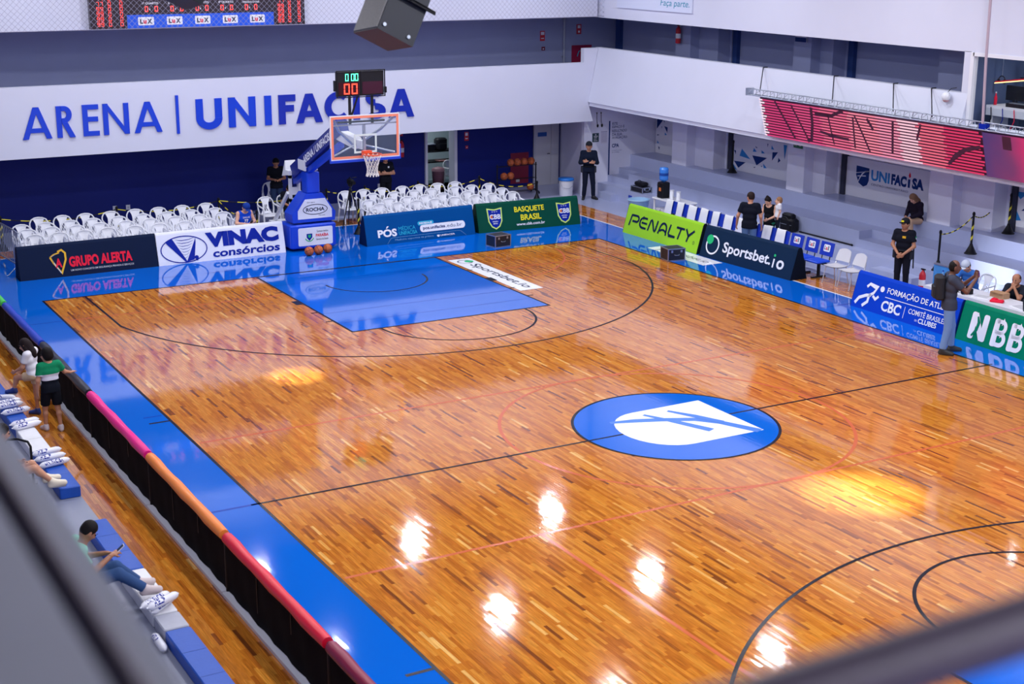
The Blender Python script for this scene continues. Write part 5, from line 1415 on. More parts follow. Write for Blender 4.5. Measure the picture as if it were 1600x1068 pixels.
# ------------------------------------------------------------------ inflated air sticks
m_stick = M('white_inflated_plastic', (232, 232, 244), .25)
def stick(label, a, c, txt, r=.05):
    a = Vector(a); c = Vector(c); d = (c - a); L = d.length; d.normalize()
    t = thing('air_stick', label, 'air stick', (a + c) / 2 - Vector((0, 0, r)), 0, 'inflated white air sticks')
    n = 12; path = [a + d * (L * k / n) for k in range(n + 1)]
    rs = [r * (max(0.12, math.sin(min(1, (k / n) * 6 + .05) * PI / 2)) * max(.12, math.sin(min(1, (1 - k / n) * 6 + .05) * PI / 2))) for k in range(n + 1)]
    b = MB(); b.tube(path, rs, 12); b.build('tube', m_stick, t, world=True)
    b = MB(); b.cyl(a - d * .012, a + d * .02, .012, n=6); b.build('valve', m_stick, t, world=True)
    # lettering wrapped on the upper, camera-facing side; reads along the stick
    n1 = Vector((0, 0, 1)); n1 = (n1 - d * n1.dot(d)).normalized(); side = d.cross(n1)
    if side.y > 0: side = -side
    p = Pr(lambda s, h, off: a + d * s + (n1 * math.cos(h) + side * math.sin(h)) * (r + .0025))
    vs, fs = text_geo(txt, .045)
    p.mb.add([p.fn(L * .16 + u_ * L * (.34 if len(txt) < 5 else .6), 1.5 - v_ * 1.45, 0) for u_, v_ in vs], fs); p.out(k_royal, t)
SZ = .475
stick('white air stick lying at the left edge, farthest of the row', (-10.2, 5.62, SZ), (-9.85, 5.45, SZ), 'UNI')
stick('white Unifacisa air stick second from the far end at the left edge', (-10.24, 5.2, SZ), (-9.8, 5.3, SZ), 'UNIFACISA')
stick('white Unifacisa air stick third from the far end at the left edge', (-10.26, 5.02, SZ), (-9.8, 5.1, SZ), 'UNIFACISA')
stick('white air stick on the blue pad nearest to the girl', (-10.24, 4.66, SZ), (-9.76, 4.74, SZ), 'UNIFACISA')
stick('upper Help air stick of the pair behind the girl', (-10.24, 3.98, SZ), (-9.76, 4.1, SZ), 'HELP')
stick('lower Help air stick of the pair behind the girl', (-10.24, 3.8, SZ), (-9.76, 3.93, SZ), 'HELP')
stick('first of three Help air sticks beside the black handrail', (-10.24, 2.4, SZ), (-9.78, 2.47, SZ), 'HELP')
stick('second of three Help air sticks beside the black handrail', (-10.26, 2.14, SZ), (-9.78, 2.2, SZ), 'HELP')
stick('third of three Help air sticks beside the black handrail', (-10.26, 1.84, SZ), (-9.78, 1.95, SZ), 'UNIFACISA')
stick('Unifacisa air stick nearest to the seated man, lying slanted', (-10.28, -3.56, SZ), (-9.86, -3.3, SZ), 'UNIFACISA')
stick('middle one of the three air sticks at the white pad corner', (-10.2, -3.74, SZ), (-9.84, -3.42, SZ), 'UNIFACISA')
stick('Help air stick lying on top at the white pad corner', (-10.26, -3.78, SZ + .085), (-9.82, -3.56, SZ + .085), 'HELP')
stick('air stick fallen behind the grey pad', (-10.25, -3.95, .3), (-10.25, -4.4, .3), 'HELP')

# black handrail hook on the second tier
t = thing('handrail', 'black bent handrail beside the Help air sticks', 'handrail', (-10.6, 1.5, .68))
b = MB(); b.tube([(-10.75, 1.62, .68), (-10.75, 1.62, .98), (-10.72, 1.58, 1.05), (-10.6, 1.45, 1.08), (-10.48, 1.35, 1.05), (-10.45, 1.32, .98), (-10.45, 1.32, .26)], .018, 8); b.build('tube', m_blkp, t, world=True)
b = MB(); b.lathe([(.001, .0), (.04, 0), (.04, .012), (.02, .02)], (-10.75, 1.62, .68), 12); b.build('flange', m_blkp, t, world=True)
b = MB(); b.lathe([(.001, .0), (.04, 0), (.04, .012), (.02, .02)], (-10.45, 1.32, .25), 12); b.build('flange', m_blkp, t, world=True)
for i, (x, y, z, s_) in enumerate(((-10.5, 2.0, .25, .1), (-10.42, 1.66, .25, .09), (-10.45, -3.2, .25, .1))):
    t = thing('plastic_bag', ['clear crumpled plastic bag behind the first Help stick', 'clear crumpled plastic bag beside the black handrail', 'clear crumpled plastic bag behind the man in mint green'][i], 'bag', (x, y, z), i * 1.0)
    bm_ = bmesh.new(); bmesh.ops.create_icosphere(bm_, subdivisions=3, radius=s_)
    for v in bm_.verts:
        f_ = 1 + .28 * math.sin(v.co.x * 70 + i) * math.cos(v.co.y * 60) + .15 * math.sin(v.co.z * 110); v.co *= f_; v.co.z = max(0, v.co.z * .7 + s_ * .6)
    me = bpy.data.meshes.new('film'); bm_.to_mesh(me); bm_.free(); me.materials.append(M('clear_film', (200, 200, 214), .15, alpha=.45)); o = bpy.data.objects.new('film', me); COL.objects.link(o); o.parent = t
    b = MB(); b.tube([(0, 0, s_ * 1.1), (.01, .01, s_ * 1.35), (.03, .02, s_ * 1.5)], [.02, .012, .022], 6); b.build('knot', M('clear_film', (200, 200, 214)), t)

# ------------------------------------------------------------------ gallery the picture is taken from
mb = MB(); mb.bb(-19.9, -13.895, -23.9, 12, 7.0, 7.3)
struct(mb, 'floor_gallery', M('gallery_grey', (206, 208, 228), .6, var=.04), 'grey ledge of the near gallery at the lower left edge')
rl = thing('gallery_railing', 'dark blurred steel railing of the near gallery in the foreground', 'railing', (-14.0586, -18.578, 7.3))
m_rail = M('dark_railing_paint', (104, 90, 112), .5)
b = MB(); b.tube([(-14.0586, -18.578, 7.55), (-14.0586, -10, 7.55), (-14.0586, 6, 7.55)], .013, 14); b.build('side_rail', m_rail, rl, world=True)
b = MB(); b.tube([(-14.0586, -18.578, 7.55), (-12, -18.578, 7.55), (-6, -18.578, 7.55)], .027, 14); b.build('front_rail', m_rail, rl, world=True)
b = MB(); b.ball((-14.0586, -18.578, 7.55), .017, 8); b.build('corner_elbow', m_rail, rl, world=True)
for (x, y) in ((-14.0586, -18.578), (-14.0586, -8.0), (-14.0586, -2.0), (-14.0586, 4.0)):
    b = MB(); b.cyl((x, y, 7.3), (x, y, 7.55), .018, n=10); b.build('post', m_rail, rl, world=True)
mb = MB(); mb.bb(-13.895, -5.8, -23.9, -19.0, 7.0, 7.3); struct(mb, 'floor_gallery', M('gallery_grey', (206, 208, 228)), 'grey gallery floor under the photographer')
# ------------------------------------------------------------------ team bench: blue linked seats facing the court (-x)
m_bseat = M('blue_seat_plastic', (14, 74, 214), .4)
m_bback = M('blue_seat_back', (16, 52, 178), .45)
m_towel = M('white_towel', (232, 232, 240), .8, bump=.4, bscale=120)
def make_bseat():
    t = thing('bench_seat', 'x', 'seat', (0, 0, 0), 0, 'blue team bench seats')
    # local: faces -x, y across
    b = MB(); b.rbox((-.06, 0, .43), (.44, .5, .05), .05); b.build('seat', m_bseat, t)
    rot = Matrix.Rotation(math.radians(12), 3, 'Y')
    b = MB(); b.rbox((.24, 0, .69), (.03, .47, .34), .015, rot); b.build('backrest', m_bback, t)
    for s_ in (-1, 1):
        b = MB(); b.tube([(.1, s_ * .14, .41), (.2, s_ * .14, .43), (.235, s_ * .14, .6)], .014, 6); b.build('back_bracket', m_blk, t)
    b = MB(); b.bb(-.03, .03, -.27, .27, .35, .4); b.build('beam', m_blk, t)
    b = MB(); b.bb(-.03, .03, -.03, .03, .02, .36); b.bb(-.22, .22, -.025, .025, 0, .035); b.build('foot', m_blk, t)
    return t
bs = make_bseat(); bused = False
by = [14.0, 13.46, 12.92, 12.38, 11.84, 11.3, 10.76, 10.22, 9.68, 9.14, 8.6, 8.03, 7.48]
for i, y in enumerate(by):
    o = bs if not bused else copy_tree(bs); bused = True
    o.location = (9.70, y, 0)
    lab = 'blue team bench seat, %s from the water table end' % (['first', 'second', 'third', 'fourth', 'fifth', 'sixth', 'seventh', 'eighth', 'ninth', 'tenth', 'eleventh', 'twelfth', 'thirteenth'][i])
    o['label'] = lab
lux_seats = [(8.6, 'leftmost'), (8.03, 'middle'), (7.48, 'rightmost')]
for o in [x for x in bpy.data.objects if x.name.startswith('bench_seat') and x.parent is None]:
    for (y, w_) in lux_seats:
        if abs(o.location.y - y) < .01:
            o['label'] = 'bare blue bench seat with Lux logo, %s of three' % w_
            back = [c for c in o.children if c.name.startswith('backrest')][0]
            F5 = lambda s, h, off: Vector((9.70 + .24 - .02 - off + (h - .69) * .21, y - s, h))
            p = Pr(F5, .004); p.fan(rrect(-.1, .13, .63, .8, .03)); o2 = p.out(k_white, back, 'logo_print')
            p = Pr(F5, .008); p.text('L', -.07, -.03, .67, .77, .05); p.text('X', .04, .1, .67, .77, .05); p.out(k_navy, back)
            p = Pr(F5, .008); p.text('u', -.02, .03, .67, .74, .05); p.out(k_red, back)
def towel(i, y, w0, w1):
    t = thing('towel', 'white towel over the blue bench seat back, %s from the water table' % ordx[i], 'towel', (9.94, y, .45), 0, 'white towels on the team bench')
    b = MB(); n = 7
    prof = [(-.075, .48), (-.06, .6), (-.035, .74), (-.012, .86), (.012, .885), (.04, .87), (.05, .78), (.03, .62), (.015, .5)]
    vs = []
    for (d, z) in prof:
        for k in range(n + 1):
            a = k / n; f_ = .006 * math.sin(a * 9 + i * 2 + z * 6); sk = .04 * (z - .6)
            vs.append((9.94 + d * 1.0 + (z - .69) * .05 - .0 + f_ - .015, y + w0 + (w1 - w0) * a + sk * math.sin(i * 3.1), z + .01 * math.sin(i * 1.7 + a * 4)))
    m = len(prof)
    fs = [(j * (n + 1) + k, j * (n + 1) + k + 1, (j + 1) * (n + 1) + k + 1, (j + 1) * (n + 1) + k) for j in range(m - 1) for k in range(n)]
    b.add(vs, fs, True); b.build('cloth', m_towel, t, world=True)
    e = MB(); e.tube([vs[k] for k in range(n + 1)], .008, 5); e.build('hem', m_towel, t, world=True)
ordx = ['first', 'second', 'third', 'fourth', 'fifth', 'sixth', 'seventh', 'eighth', 'ninth', 'tenth']
for i, y in enumerate(by[:10]):
    towel(i, y, -.1 + .03 * math.sin(i * 2.0), .23)
# two grey metal-legged chairs
m_gch = M('pale_grey_plastic', (206, 206, 214), .45, var=.06, vscale=60)
m_leg = M('chrome_leg', (206, 208, 220), .3, .5)
def grey_chair(label, x, y, rz):
    t = thing('grey_chair', label, 'chair', (x, y, 0), rz, 'pale grey chairs beside the bench')
    b = MB(); nx = 6
    vs = [((-.22 + .42 * i / nx), (-.23 + .46 * j / nx) * (1 - .06 * i / nx), .45 - .02 * math.sin(PI * j / nx) - .012 * math.sin(PI * i / nx)) for i in range(nx + 1) for j in range(nx + 1)]
    fs = [(i * (nx + 1) + j, i * (nx + 1) + j + 1, (i + 1) * (nx + 1) + j + 1, (i + 1) * (nx + 1) + j) for i in range(nx) for j in range(nx)]
    b.add(vs, fs, True); b.add([(p[0], p[1], p[2] - .015) for p in vs], fs, True); b.build('seat', m_gch, t)
    b = MB()
    vs = [(.2 + .09 * i / nx + .02 * (1 - math.sin(PI * j / nx)) * -1, (-.22 + .44 * j / nx) * (1 - .15 * (i / nx) ** 3), .52 + .3 * i / nx - (.05 * abs(j / nx - .5) ** 2 * 4 * (i / nx))) for i in range(nx + 1) for j in range(nx + 1)]
    b.add(vs, fs, True); b.add([(p[0] + .012, p[1], p[2]) for p in vs], fs, True); b.build('backrest', m_gch, t)
    for s_ in (-1, 1):
        b = MB(); b.tube([(.1, s_ * .2, .43), (.2, s_ * .21, .46), (.24, s_ * .21, .62)], .012, 6); b.build('back_bracket', m_leg, t)
        b = MB(); b.tube([(-.16, s_ * .19, .43), (-.24, s_ * .22, 0)], .013, 8); b.build('leg', m_leg, t)
        b = MB(); b.tube([(.12, s_ * .19, .43), (.2, s_ * .22, 0)], .013, 8); b.build('leg', m_leg, t)
grey_chair('pale grey chair with steel legs next to the bare blue seats', 9.66, 6.8, .08)
grey_chair('pale grey chair with steel legs behind the royal blue board corner', 9.62, 6.22, -.05)

# water table with dispenser, cups
t = thing('plastic_table', 'white plastic table with the water dispenser behind the lime green board', 'table', (10.5, 14.65, 0))
b = MB(); b.rbox((10.5, 14.65, .72), (.62, 1.5, .04), .08); b.build('top', m_plast, t, world=True)
for (x, y) in ((10.26, 13.98), (10.26, 15.3), (10.74, 13.98), (10.74, 15.3)):
    b = MB(); b.tube([(x, y, .7), (x, y, 0)], .03, 8); b.build('leg', m_plast, t, world=True)
t = thing('water_dispenser', 'black water dispenser with blue bottle on the white table', 'water dispenser', (10.42, 15.1, .74))
b = MB(); b.rbox((10.42, 15.1, .74 + .23), (.28, .28, .46), .04); b.build('body', m_blkp, t, world=True)
b = MB(); b.bb(10.272, 10.282, 15.02, 15.12, .95, 1.05); b.build('label', k_orange, t, world=True)
b = MB(); b.cyl((10.27, 15.13, 1.14), (10.22, 15.13, 1.12), .015, n=6); b.cyl((10.27, 15.06, 1.14), (10.22, 15.06, 1.12), .015, n=6); b.build('tap', m_blk, t, world=True)
m_wat = M('blue_water_bottle', (60, 132, 226), .15)
b = MB(); b.lathe([(.03, 0), (.06, .02), (.13, .07), (.135, .1), (.13, .14), (.135, .18), (.13, .22), (.135, .27), (.13, .3), (.135, .36), (.12, .42), (.001, .43)], (10.42, 15.1, 1.2), 18); b.build('bottle', m_wat, t, world=True)
b = MB(); b.lathe([(.137, .19), (.137, .27)], (10.42, 15.1, 1.2), 18); b.build('bottle_label', ink('bottle_print', (36, 74, 160)), t, world=True)
for (x, y, lab) in ((10.45, 14.72, 'tall stack of white cups beside the dispenser'), (10.45, 14.4, 'shorter stack of white cups on the table end')):
    t = thing('cup_stack', lab, 'cups', (x, y, .74))
    b = MB(); pr = []
    for k in range(9): pr += [(.055, .02 + k * .026), (.066, .04 + k * .026), (.062, .041 + k * .026)]
    b.lathe([(.001, 0), (.05, 0)] + pr + [(.06, .27), (.001, .27)], (x, y, .74), 14); b.build('cups', m_plast, t, world=True)
    b = MB(); b.tube([(x + .066 * math.cos(a), y + .066 * math.sin(a), .74 + .275) for a in [2 * PI * k / 14 for k in range(14)]], .005, 4, closed=True); b.build('rim', m_plast, t, world=True)
for i, y in enumerate((14.95, 15.25)):
    t = thing('cooler_box', 'dark cooler box with white lid under the water table, %s one' % ('right' if i == 0 else 'left'), 'cooler', (10.5, y, 0))
    b = MB(); b.rbox((10.5, y, .17), (.36, .24, .34), .04); b.build('tub', k_navy, t, world=True)
    b = MB(); b.rbox((10.5, y, .38), (.38, .26, .08), .04); b.build('lid', m_plast, t, world=True)
    b = MB(); b.tube([(10.32, y - .08, .36), (10.27, y - .08, .28), (10.27, y + .08, .28), (10.32, y + .08, .36)], .01, 5); b.build('handle', m_plast, t, world=True)
t = thing('laundry_tub', 'pale blue translucent tub left of the water table', 'tub', (10.6, 16.6, 0))
b = MB(); b.lathe([(.001, .01), (.24, .01), (.26, .03), (.32, .42), (.345, .43), (.345, .45), (.31, .45), (.25, .05), (.001, .05)], (10.6, 16.6, 0), 24); b.build('tub', M('pale_blue_plastic', (150, 190, 228), .25), t, world=True)
b = MB(); b.tube([(10.6 + .335 * math.cos(a), 16.6 + .335 * math.sin(a), .44) for a in [2 * PI * k / 24 for k in range(24)]], .016, 6, closed=True); b.build('rim', M('light_blue_rim', (170, 206, 236), .25), t, world=True)
t = case('grey black flight case lying on the lowest tier near the stairs', (11.48, 17.75, .42), (.34, .62, .16), 0)
t2 = thing('folded_bag', 'black folded bag on top of the flight case on the tier', 'bag', (11.48, 17.75, .6))
b = MB(); b.rbox((11.48, 17.75, .68), (.26, .46, .12), .06); b.build('body', m_blkp, t2, world=True)
b = MB(); b.tube([(11.4, 17.65, .74), (11.42, 17.72, .79), (11.42, 17.8, .79), (11.4, 17.86, .74)], .01, 5); b.build('strap', m_blkp, t2, world=True)
t = thing('lidded_bucket', 'white bucket with blue lid beside the guard at the wall corner', 'bucket', (10.35, 20.35, 0))
b = MB(); b.lathe([(.001, 0), (.2, 0), (.21, .02), (.235, .5), (.24, .52), (.001, .52)], (10.35, 20.35, 0), 20); b.build('body', m_plast, t, world=True)
b = MB(); b.lathe([(.255, .5), (.26, .52), (.26, .56), (.24, .58), (.001, .585)], (10.35, 20.35, 0), 20); b.build('lid', M('bright_blue_lid', (30, 120, 216), .35), t, world=True)
b = MB(); b.tube([(10.1, 20.3, .46), (10.11, 20.18, .3), (10.3, 20.09, .26), (10.5, 20.16, .34), (10.59, 20.3, .46)], .006, 5); b.build('handle', m_steel, t, world=True)
t = thing('gym_bag', 'black sports bag on the lowest tier behind the bench', 'bag', (11.49, 10.75, .42))
b = MB(); b.rbox((11.49, 10.75, .60), (.3, .56, .36), .1); b.rbox((11.49, 10.78, .82), (.22, .42, .16), .08); b.build('body', m_blkp, t, world=True)
b = MB(); b.tube([(11.36, 10.6, .7), (11.33, 10.7, .82), (11.33, 10.85, .82), (11.36, 10.95, .7)], .014, 5); b.build('strap', m_blk, t, world=True)
b = MB(); b.tube([(11.345, 10.5, .62), (11.343, 11.0, .62)], .006, 4); b.build('zip', m_steel, t, world=True)
t = thing('banner_pole', 'long black rolled pole lying on the lowest tier from the sports bag', 'pole', (11.6, 9.4, .42))
b = MB(); b.tube([(11.6, 10.45, .445), (11.62, 9.4, .445), (11.63, 8.45, .445)], .022, 8); b.build('tube', m_blkp, t, world=True)
b = MB(); b.cyl((11.63, 8.47, .445), (11.63, 8.42, .445), .027, n=8); b.build('end_cap', m_blkp, t, world=True)

# stanchions on the tiers
stanchion('plain black chain post on the lowest tier beside the security guard', 11.48, 5.3, .42, .95, False)
stanchion('black and yellow chain post in the middle of the right tiers', 12.1, 4.9, .84, .98)
stanchion('plain black chain post before the white panel with large triangles', 13.1, 15.35, 1.24, .95, False)
stanchion('black and yellow chain post before the blue triangle panel at the right edge', 13.2, 4.8, 1.24, .95)
chain('dark chain between the two posts on the right tiers', (11.48, 5.3, 1.3), (12.1, 4.9, 1.76), .12)
chain('dark chain from the middle post to the pale pilaster', (12.1, 4.9, 1.76), (12.9, 5.15, 1.72), .08)

# ------------------------------------------------------------------ scorers' table and what stands on it
t = thing('scorers_table', 'long white scorers table behind the royal blue and green boards', 'table', (9.35, 1.0, 0))
b = MB(); b.bb(9.0, 9.72, -2.4, 3.3, .72, .76); b.build('top', m_plast, t, world=True)
b = MB(); b.bb(9.0, 9.02, -2.4, 3.3, .1, .72); b.build('front_cloth', M('white_cloth', (222, 222, 234), .7), t, world=True)
for (x, y) in ((9.1, 3.2), (9.62, 3.2), (9.1, .5), (9.62, .5), (9.1, -2.3), (9.62, -2.3)):
    b = MB(); b.cyl((x, y, 0), (x, y, .72), .022, n=8); b.build('leg', m_leg, t, world=True)
desk_item('still_camera', 'black camera on the scorers table below the photographer', 'camera', [('body', MB().rbox((9.25, 2.25, .82), (.12, .2, .12), .02), m_blkp), ('lens', MB().cyl((9.19, 2.25, .82), (9.07, 2.25, .81), .045, n=12), m_blkp), ('prism', MB().box((9.25, 2.25, .9), (.07, .09, .05)), m_blkp), ('strap', MB().tube([(9.25, 2.36, .84), (9.3, 2.5, .77), (9.2, 2.55, .77), (9.15, 2.4, .77)], .01, 5), m_blkp)], (9.25, 2.25, .76))
desk_item('paper_stack', 'loose white papers on the scorers table', 'papers', [('sheets', MB().box((9.3, 1.9, .765), (.3, .4, .01), Matrix.Rotation(.3, 3, 'Z')), k_white), ('print', MB().box((9.3, 1.9, .7712), (.22, .3, .002), Matrix.Rotation(.3, 3, 'Z')), k_silver)], (9.3, 1.9, .76))
desk_item('paper_stack', 'printed sheets beside the laptop on the scorers table', 'papers', [('sheets', MB().box((9.3, .82, .765), (.3, .46, .01), Matrix.Rotation(-.2, 3, 'Z')), k_white), ('print', MB().box((9.3, .82, .7712), (.24, .38, .002), Matrix.Rotation(-.2, 3, 'Z')), k_silver)], (9.3, .8, .76))
desk_item('cardboard_box', 'small brown open cardboard box on the scorers table', 'box', [('box', MB().bb(9.48, 9.68, 1.5, 1.86, .76, .88), M('cardboard', (176, 138, 104), .8)), ('flap', MB().box((9.45, 1.68, .875), (.09, .34, .006), Matrix.Rotation(.3, 3, 'Y')), M('cardboard', (176, 138, 104)))], (9.58, 1.68, .76))
desk_item('red_cloth', 'red folded cloth on the scorers table', 'cloth', [('cloth', MB().rbox((9.22, 1.42, .785), (.16, .28, .05), .03, Matrix.Rotation(.5, 3, 'Z')), k_red), ('fold', MB().rbox((9.24, 1.5, .81), (.1, .12, .03), .02), k_red)], (9.22, 1.42, .76))
desk_item('laptop', 'open black laptop on the scorers table at the picture edge', 'laptop', [('base', MB().box((9.22, .42, .772), (.26, .36, .022)), m_blkp), ('screen', MB().box((9.06, .42, .9), (.014, .36, .25), Matrix.Rotation(-.15, 3, 'Y')), M('laptop_lid', (40, 46, 66), .35)), ('keyboard', MB().box((9.24, .42, .785), (.16, .3, .004)), M('dark_keys', (34, 36, 44), .5))], (9.22, .42, .76))
for i, (y, lab) in enumerate(((3.05, 'left'), (2.95, 'middle'), (2.86, 'right'))):
    desk_item('water_bottle', 'clear blue water bottle at the end of the scorers table, %s one' % lab, 'bottle', [('body', MB().lathe([(.001, 0), (.04, .005), (.042, .2), (.03, .26), (.015, .3), (.015, .32), (.001, .32)], (9.3 + .08 * (i % 2), y, .76), 12), M('clear_blue', (120, 170, 226), .1, alpha=.7)), ('cap', MB().cyl((9.3 + .08 * (i % 2), y, 1.08), (9.3 + .08 * (i % 2), y, 1.1), .018, n=8), k_royal)], (9.3, y, .76))
desk_item('blue_display', 'glossy blue upright display panel at the end of the scorers table', 'display', [('panel', MB().box((10.0, 3.75, .63), (.06, .45, .74)), M('blue_display_face', (70, 140, 214), .2, var=.3, vscale=5)), ('frame', MB().box((10.0, 3.75, 1.01), (.08, .47, .03)).box((10.0, 3.75, .25), (.08, .47, .03)), m_steel), ('foot', MB().box((10.0, 3.6, .02), (.4, .06, .04)).box((10.0, 3.9, .02), (.4, .06, .04)).box((10.0, 3.6, .13), (.04, .04, .2)).box((10.0, 3.9, .13), (.04, .04, .2)), m_blk)], (10.0, 3.75, 0))
put_chair(10.42, 3.02, -PI / 2, 'white plastic armchair behind the scorers table with its occupant leaning forward', 'white armchairs at the scorers table')
put_chair(10.25, 1.6, -PI / 2, 'white plastic armchair under the seated official at the right edge', 'white armchairs at the scorers table')
# small lamp on a stand throws the bright patch on the riser behind the table
t = thing('lamp_stand', 'small black lamp stand behind the blue display lighting the tier riser', 'lamp', (10.28, 3.42, 0))
b = MB(); b.lathe([(.001, 0), (.12, 0), (.12, .015), (.015, .03)], (10.28, 3.42, 0), 14); b.build('base', m_blkp, t, world=True)
b = MB(); b.tube([(10.28, 3.42, .02), (10.28, 3.42, .88)], .011, 6); b.build('pole', m_blkp, t, world=True)
b = MB(); b.cyl((10.25, 3.41, .92), (10.36, 3.44, .9), .035, .055, 12, caps=False); b.build('shade', m_blkp, t, world=True)
ld = bpy.data.lights.new('lamp_stand_beam', 'SPOT'); ld.energy = 110; ld.spot_size = math.radians(70); ld.spot_blend = .7; ld.color = (.92, .95, 1); ld.shadow_soft_size = .02
lo = bpy.data.objects.new('lamp_stand_beam', ld); COL.objects.link(lo); lo.parent = t; lo.location = (.07, .02, .9); lo.rotation_euler = (Vector((11.68, 3.75, .62)) - Vector((10.35, 3.44, .9))).to_track_quat('-Z', 'Y').to_euler()

# camera tripod behind the boards
t = thing('camera_tripod', 'black tripod with video camera between the stand and the blue board', 'tripod', (2.15, 18.75, 0))
for a in (80, 200, 320):
    a = math.radians(a); b = MB(); b.tube([(2.15 + .03 * math.cos(a), 18.75 + .03 * math.sin(a), 1.05), (2.15 + .33 * math.cos(a), 18.75 + .33 * math.sin(a), .01)], [.022, .014], 8); b.build('leg', m_blk, t, world=True)
b = MB(); b.cyl((2.15, 18.75, .55), (2.15, 18.75, 1.18), .02, n=8); b.ball((2.15, 18.75, 1.08), .05, 8); b.build('column', m_blk, t, world=True)
b = MB(); b.rbox((2.15, 18.75, 1.21), (.1, .14, .06), .02); b.tube([(2.15, 18.8, 1.2), (2.3, 19.0, 1.1)], .012, 6); b.build('pan_head', m_blk, t, world=True)
b = MB(); b.rbox((2.15, 18.72, 1.31), (.12, .28, .14), .02); b.cyl((2.15, 18.58, 1.31), (2.15, 18.46, 1.31), .05, n=12); b.build('video_camera', m_blkp, t, world=True)
b = MB(); b.tube([(2.15, 18.85, 1.38), (2.15, 18.75, 1.44), (2.15, 18.62, 1.38)], .012, 5); b.cyl((2.2, 18.7, 1.42), (2.32, 18.68, 1.44), .012, n=6); b.build('camera_handle', m_blkp, t, world=True)

# things in the store room doorway
t = thing('storage_rack', 'dark shelf crowded with gear inside the store room', 'shelf', (7.75, 24.3, 0))
for z_ in (.75, 1.1): 
    b = MB(); b.bb(7.1, 8.5, 24.1, 24.6, z_, z_ + .04); b.build('shelf', m_blkp, t, world=True)
for x in (7.15, 8.45):
    b = MB(); b.bb(x - .02, x + .02, 24.1, 24.6, 0, 1.12); b.build('side', m_blkp, t, world=True)
desk_item('backpack', 'black backpack on the store room shelf', 'bag', [('body', MB().rbox((7.85, 24.3, 1.34), (.42, .3, .4), .1), m_blkp), ('pocket', MB().rbox((7.85, 24.13, 1.27), (.3, .06, .2), .03), m_blk)], (7.85, 24.3, 1.14))
desk_item('equipment_box', 'dark equipment box left on the store room shelf', 'box', [('box', MB().rbox((7.42, 24.3, 1.24), (.34, .3, .2), .02), m_blkp), ('lid', MB().rbox((7.42, 24.3, 1.36), (.36, .32, .04), .02), m_steel)], (7.42, 24.3, 1.14))
desk_item('red_bottle', 'dark red bottle right on the store room shelf', 'bottle', [('body', MB().lathe([(.001, 0), (.05, .01), (.05, .2), (.02, .26), (.02, .3), (.001, .3)], (8.2, 24.2, 1.14), 10), M('dark_red_bottle', (110, 26, 60), .3)), ('cap', MB().cyl((8.2, 24.2, 1.44), (8.2, 24.2, 1.47), .022, n=8), m_blkp)], (8.2, 24.2, 1.14))
desk_item('pink_tray', 'pink round tray on the middle shelf of the store room', 'tray', [('tray', MB().lathe([(.001, 0), (.18, 0), (.2, .03), (.001, .02)], (7.8, 24.2, .79), 16), M('pink_plastic', (206, 140, 140), .4)), ('rim', MB().tube([(7.8 + .2 * math.cos(a), 24.2 + .2 * math.sin(a), .82) for a in [2 * PI * k / 16 for k in range(16)]], .008, 4, closed=True), M('pink_plastic', (206, 140, 140)))], (7.8, 24.2, .79))
desk_item('waste_bin', 'mauve waste bin inside the store room doorway', 'bin', [('bin', MB().lathe([(.001, 0), (.17, 0), (.21, .6), (.22, .62), (.2, .62), (.001, .58)], (7.3, 23.4, 0), 18), M('mauve_plastic', (116, 76, 96), .5)), ('lid', MB().lathe([(.225, .6), (.2, .68), (.1, .72), (.001, .73)], (7.3, 23.4, 0), 18), M('mauve_lid', (150, 110, 124), .5))], (7.3, 23.4, 0))
put_chair(7.9, 23.45, .4, 'white plastic armchair just inside the store room doorway', 'store room chair')
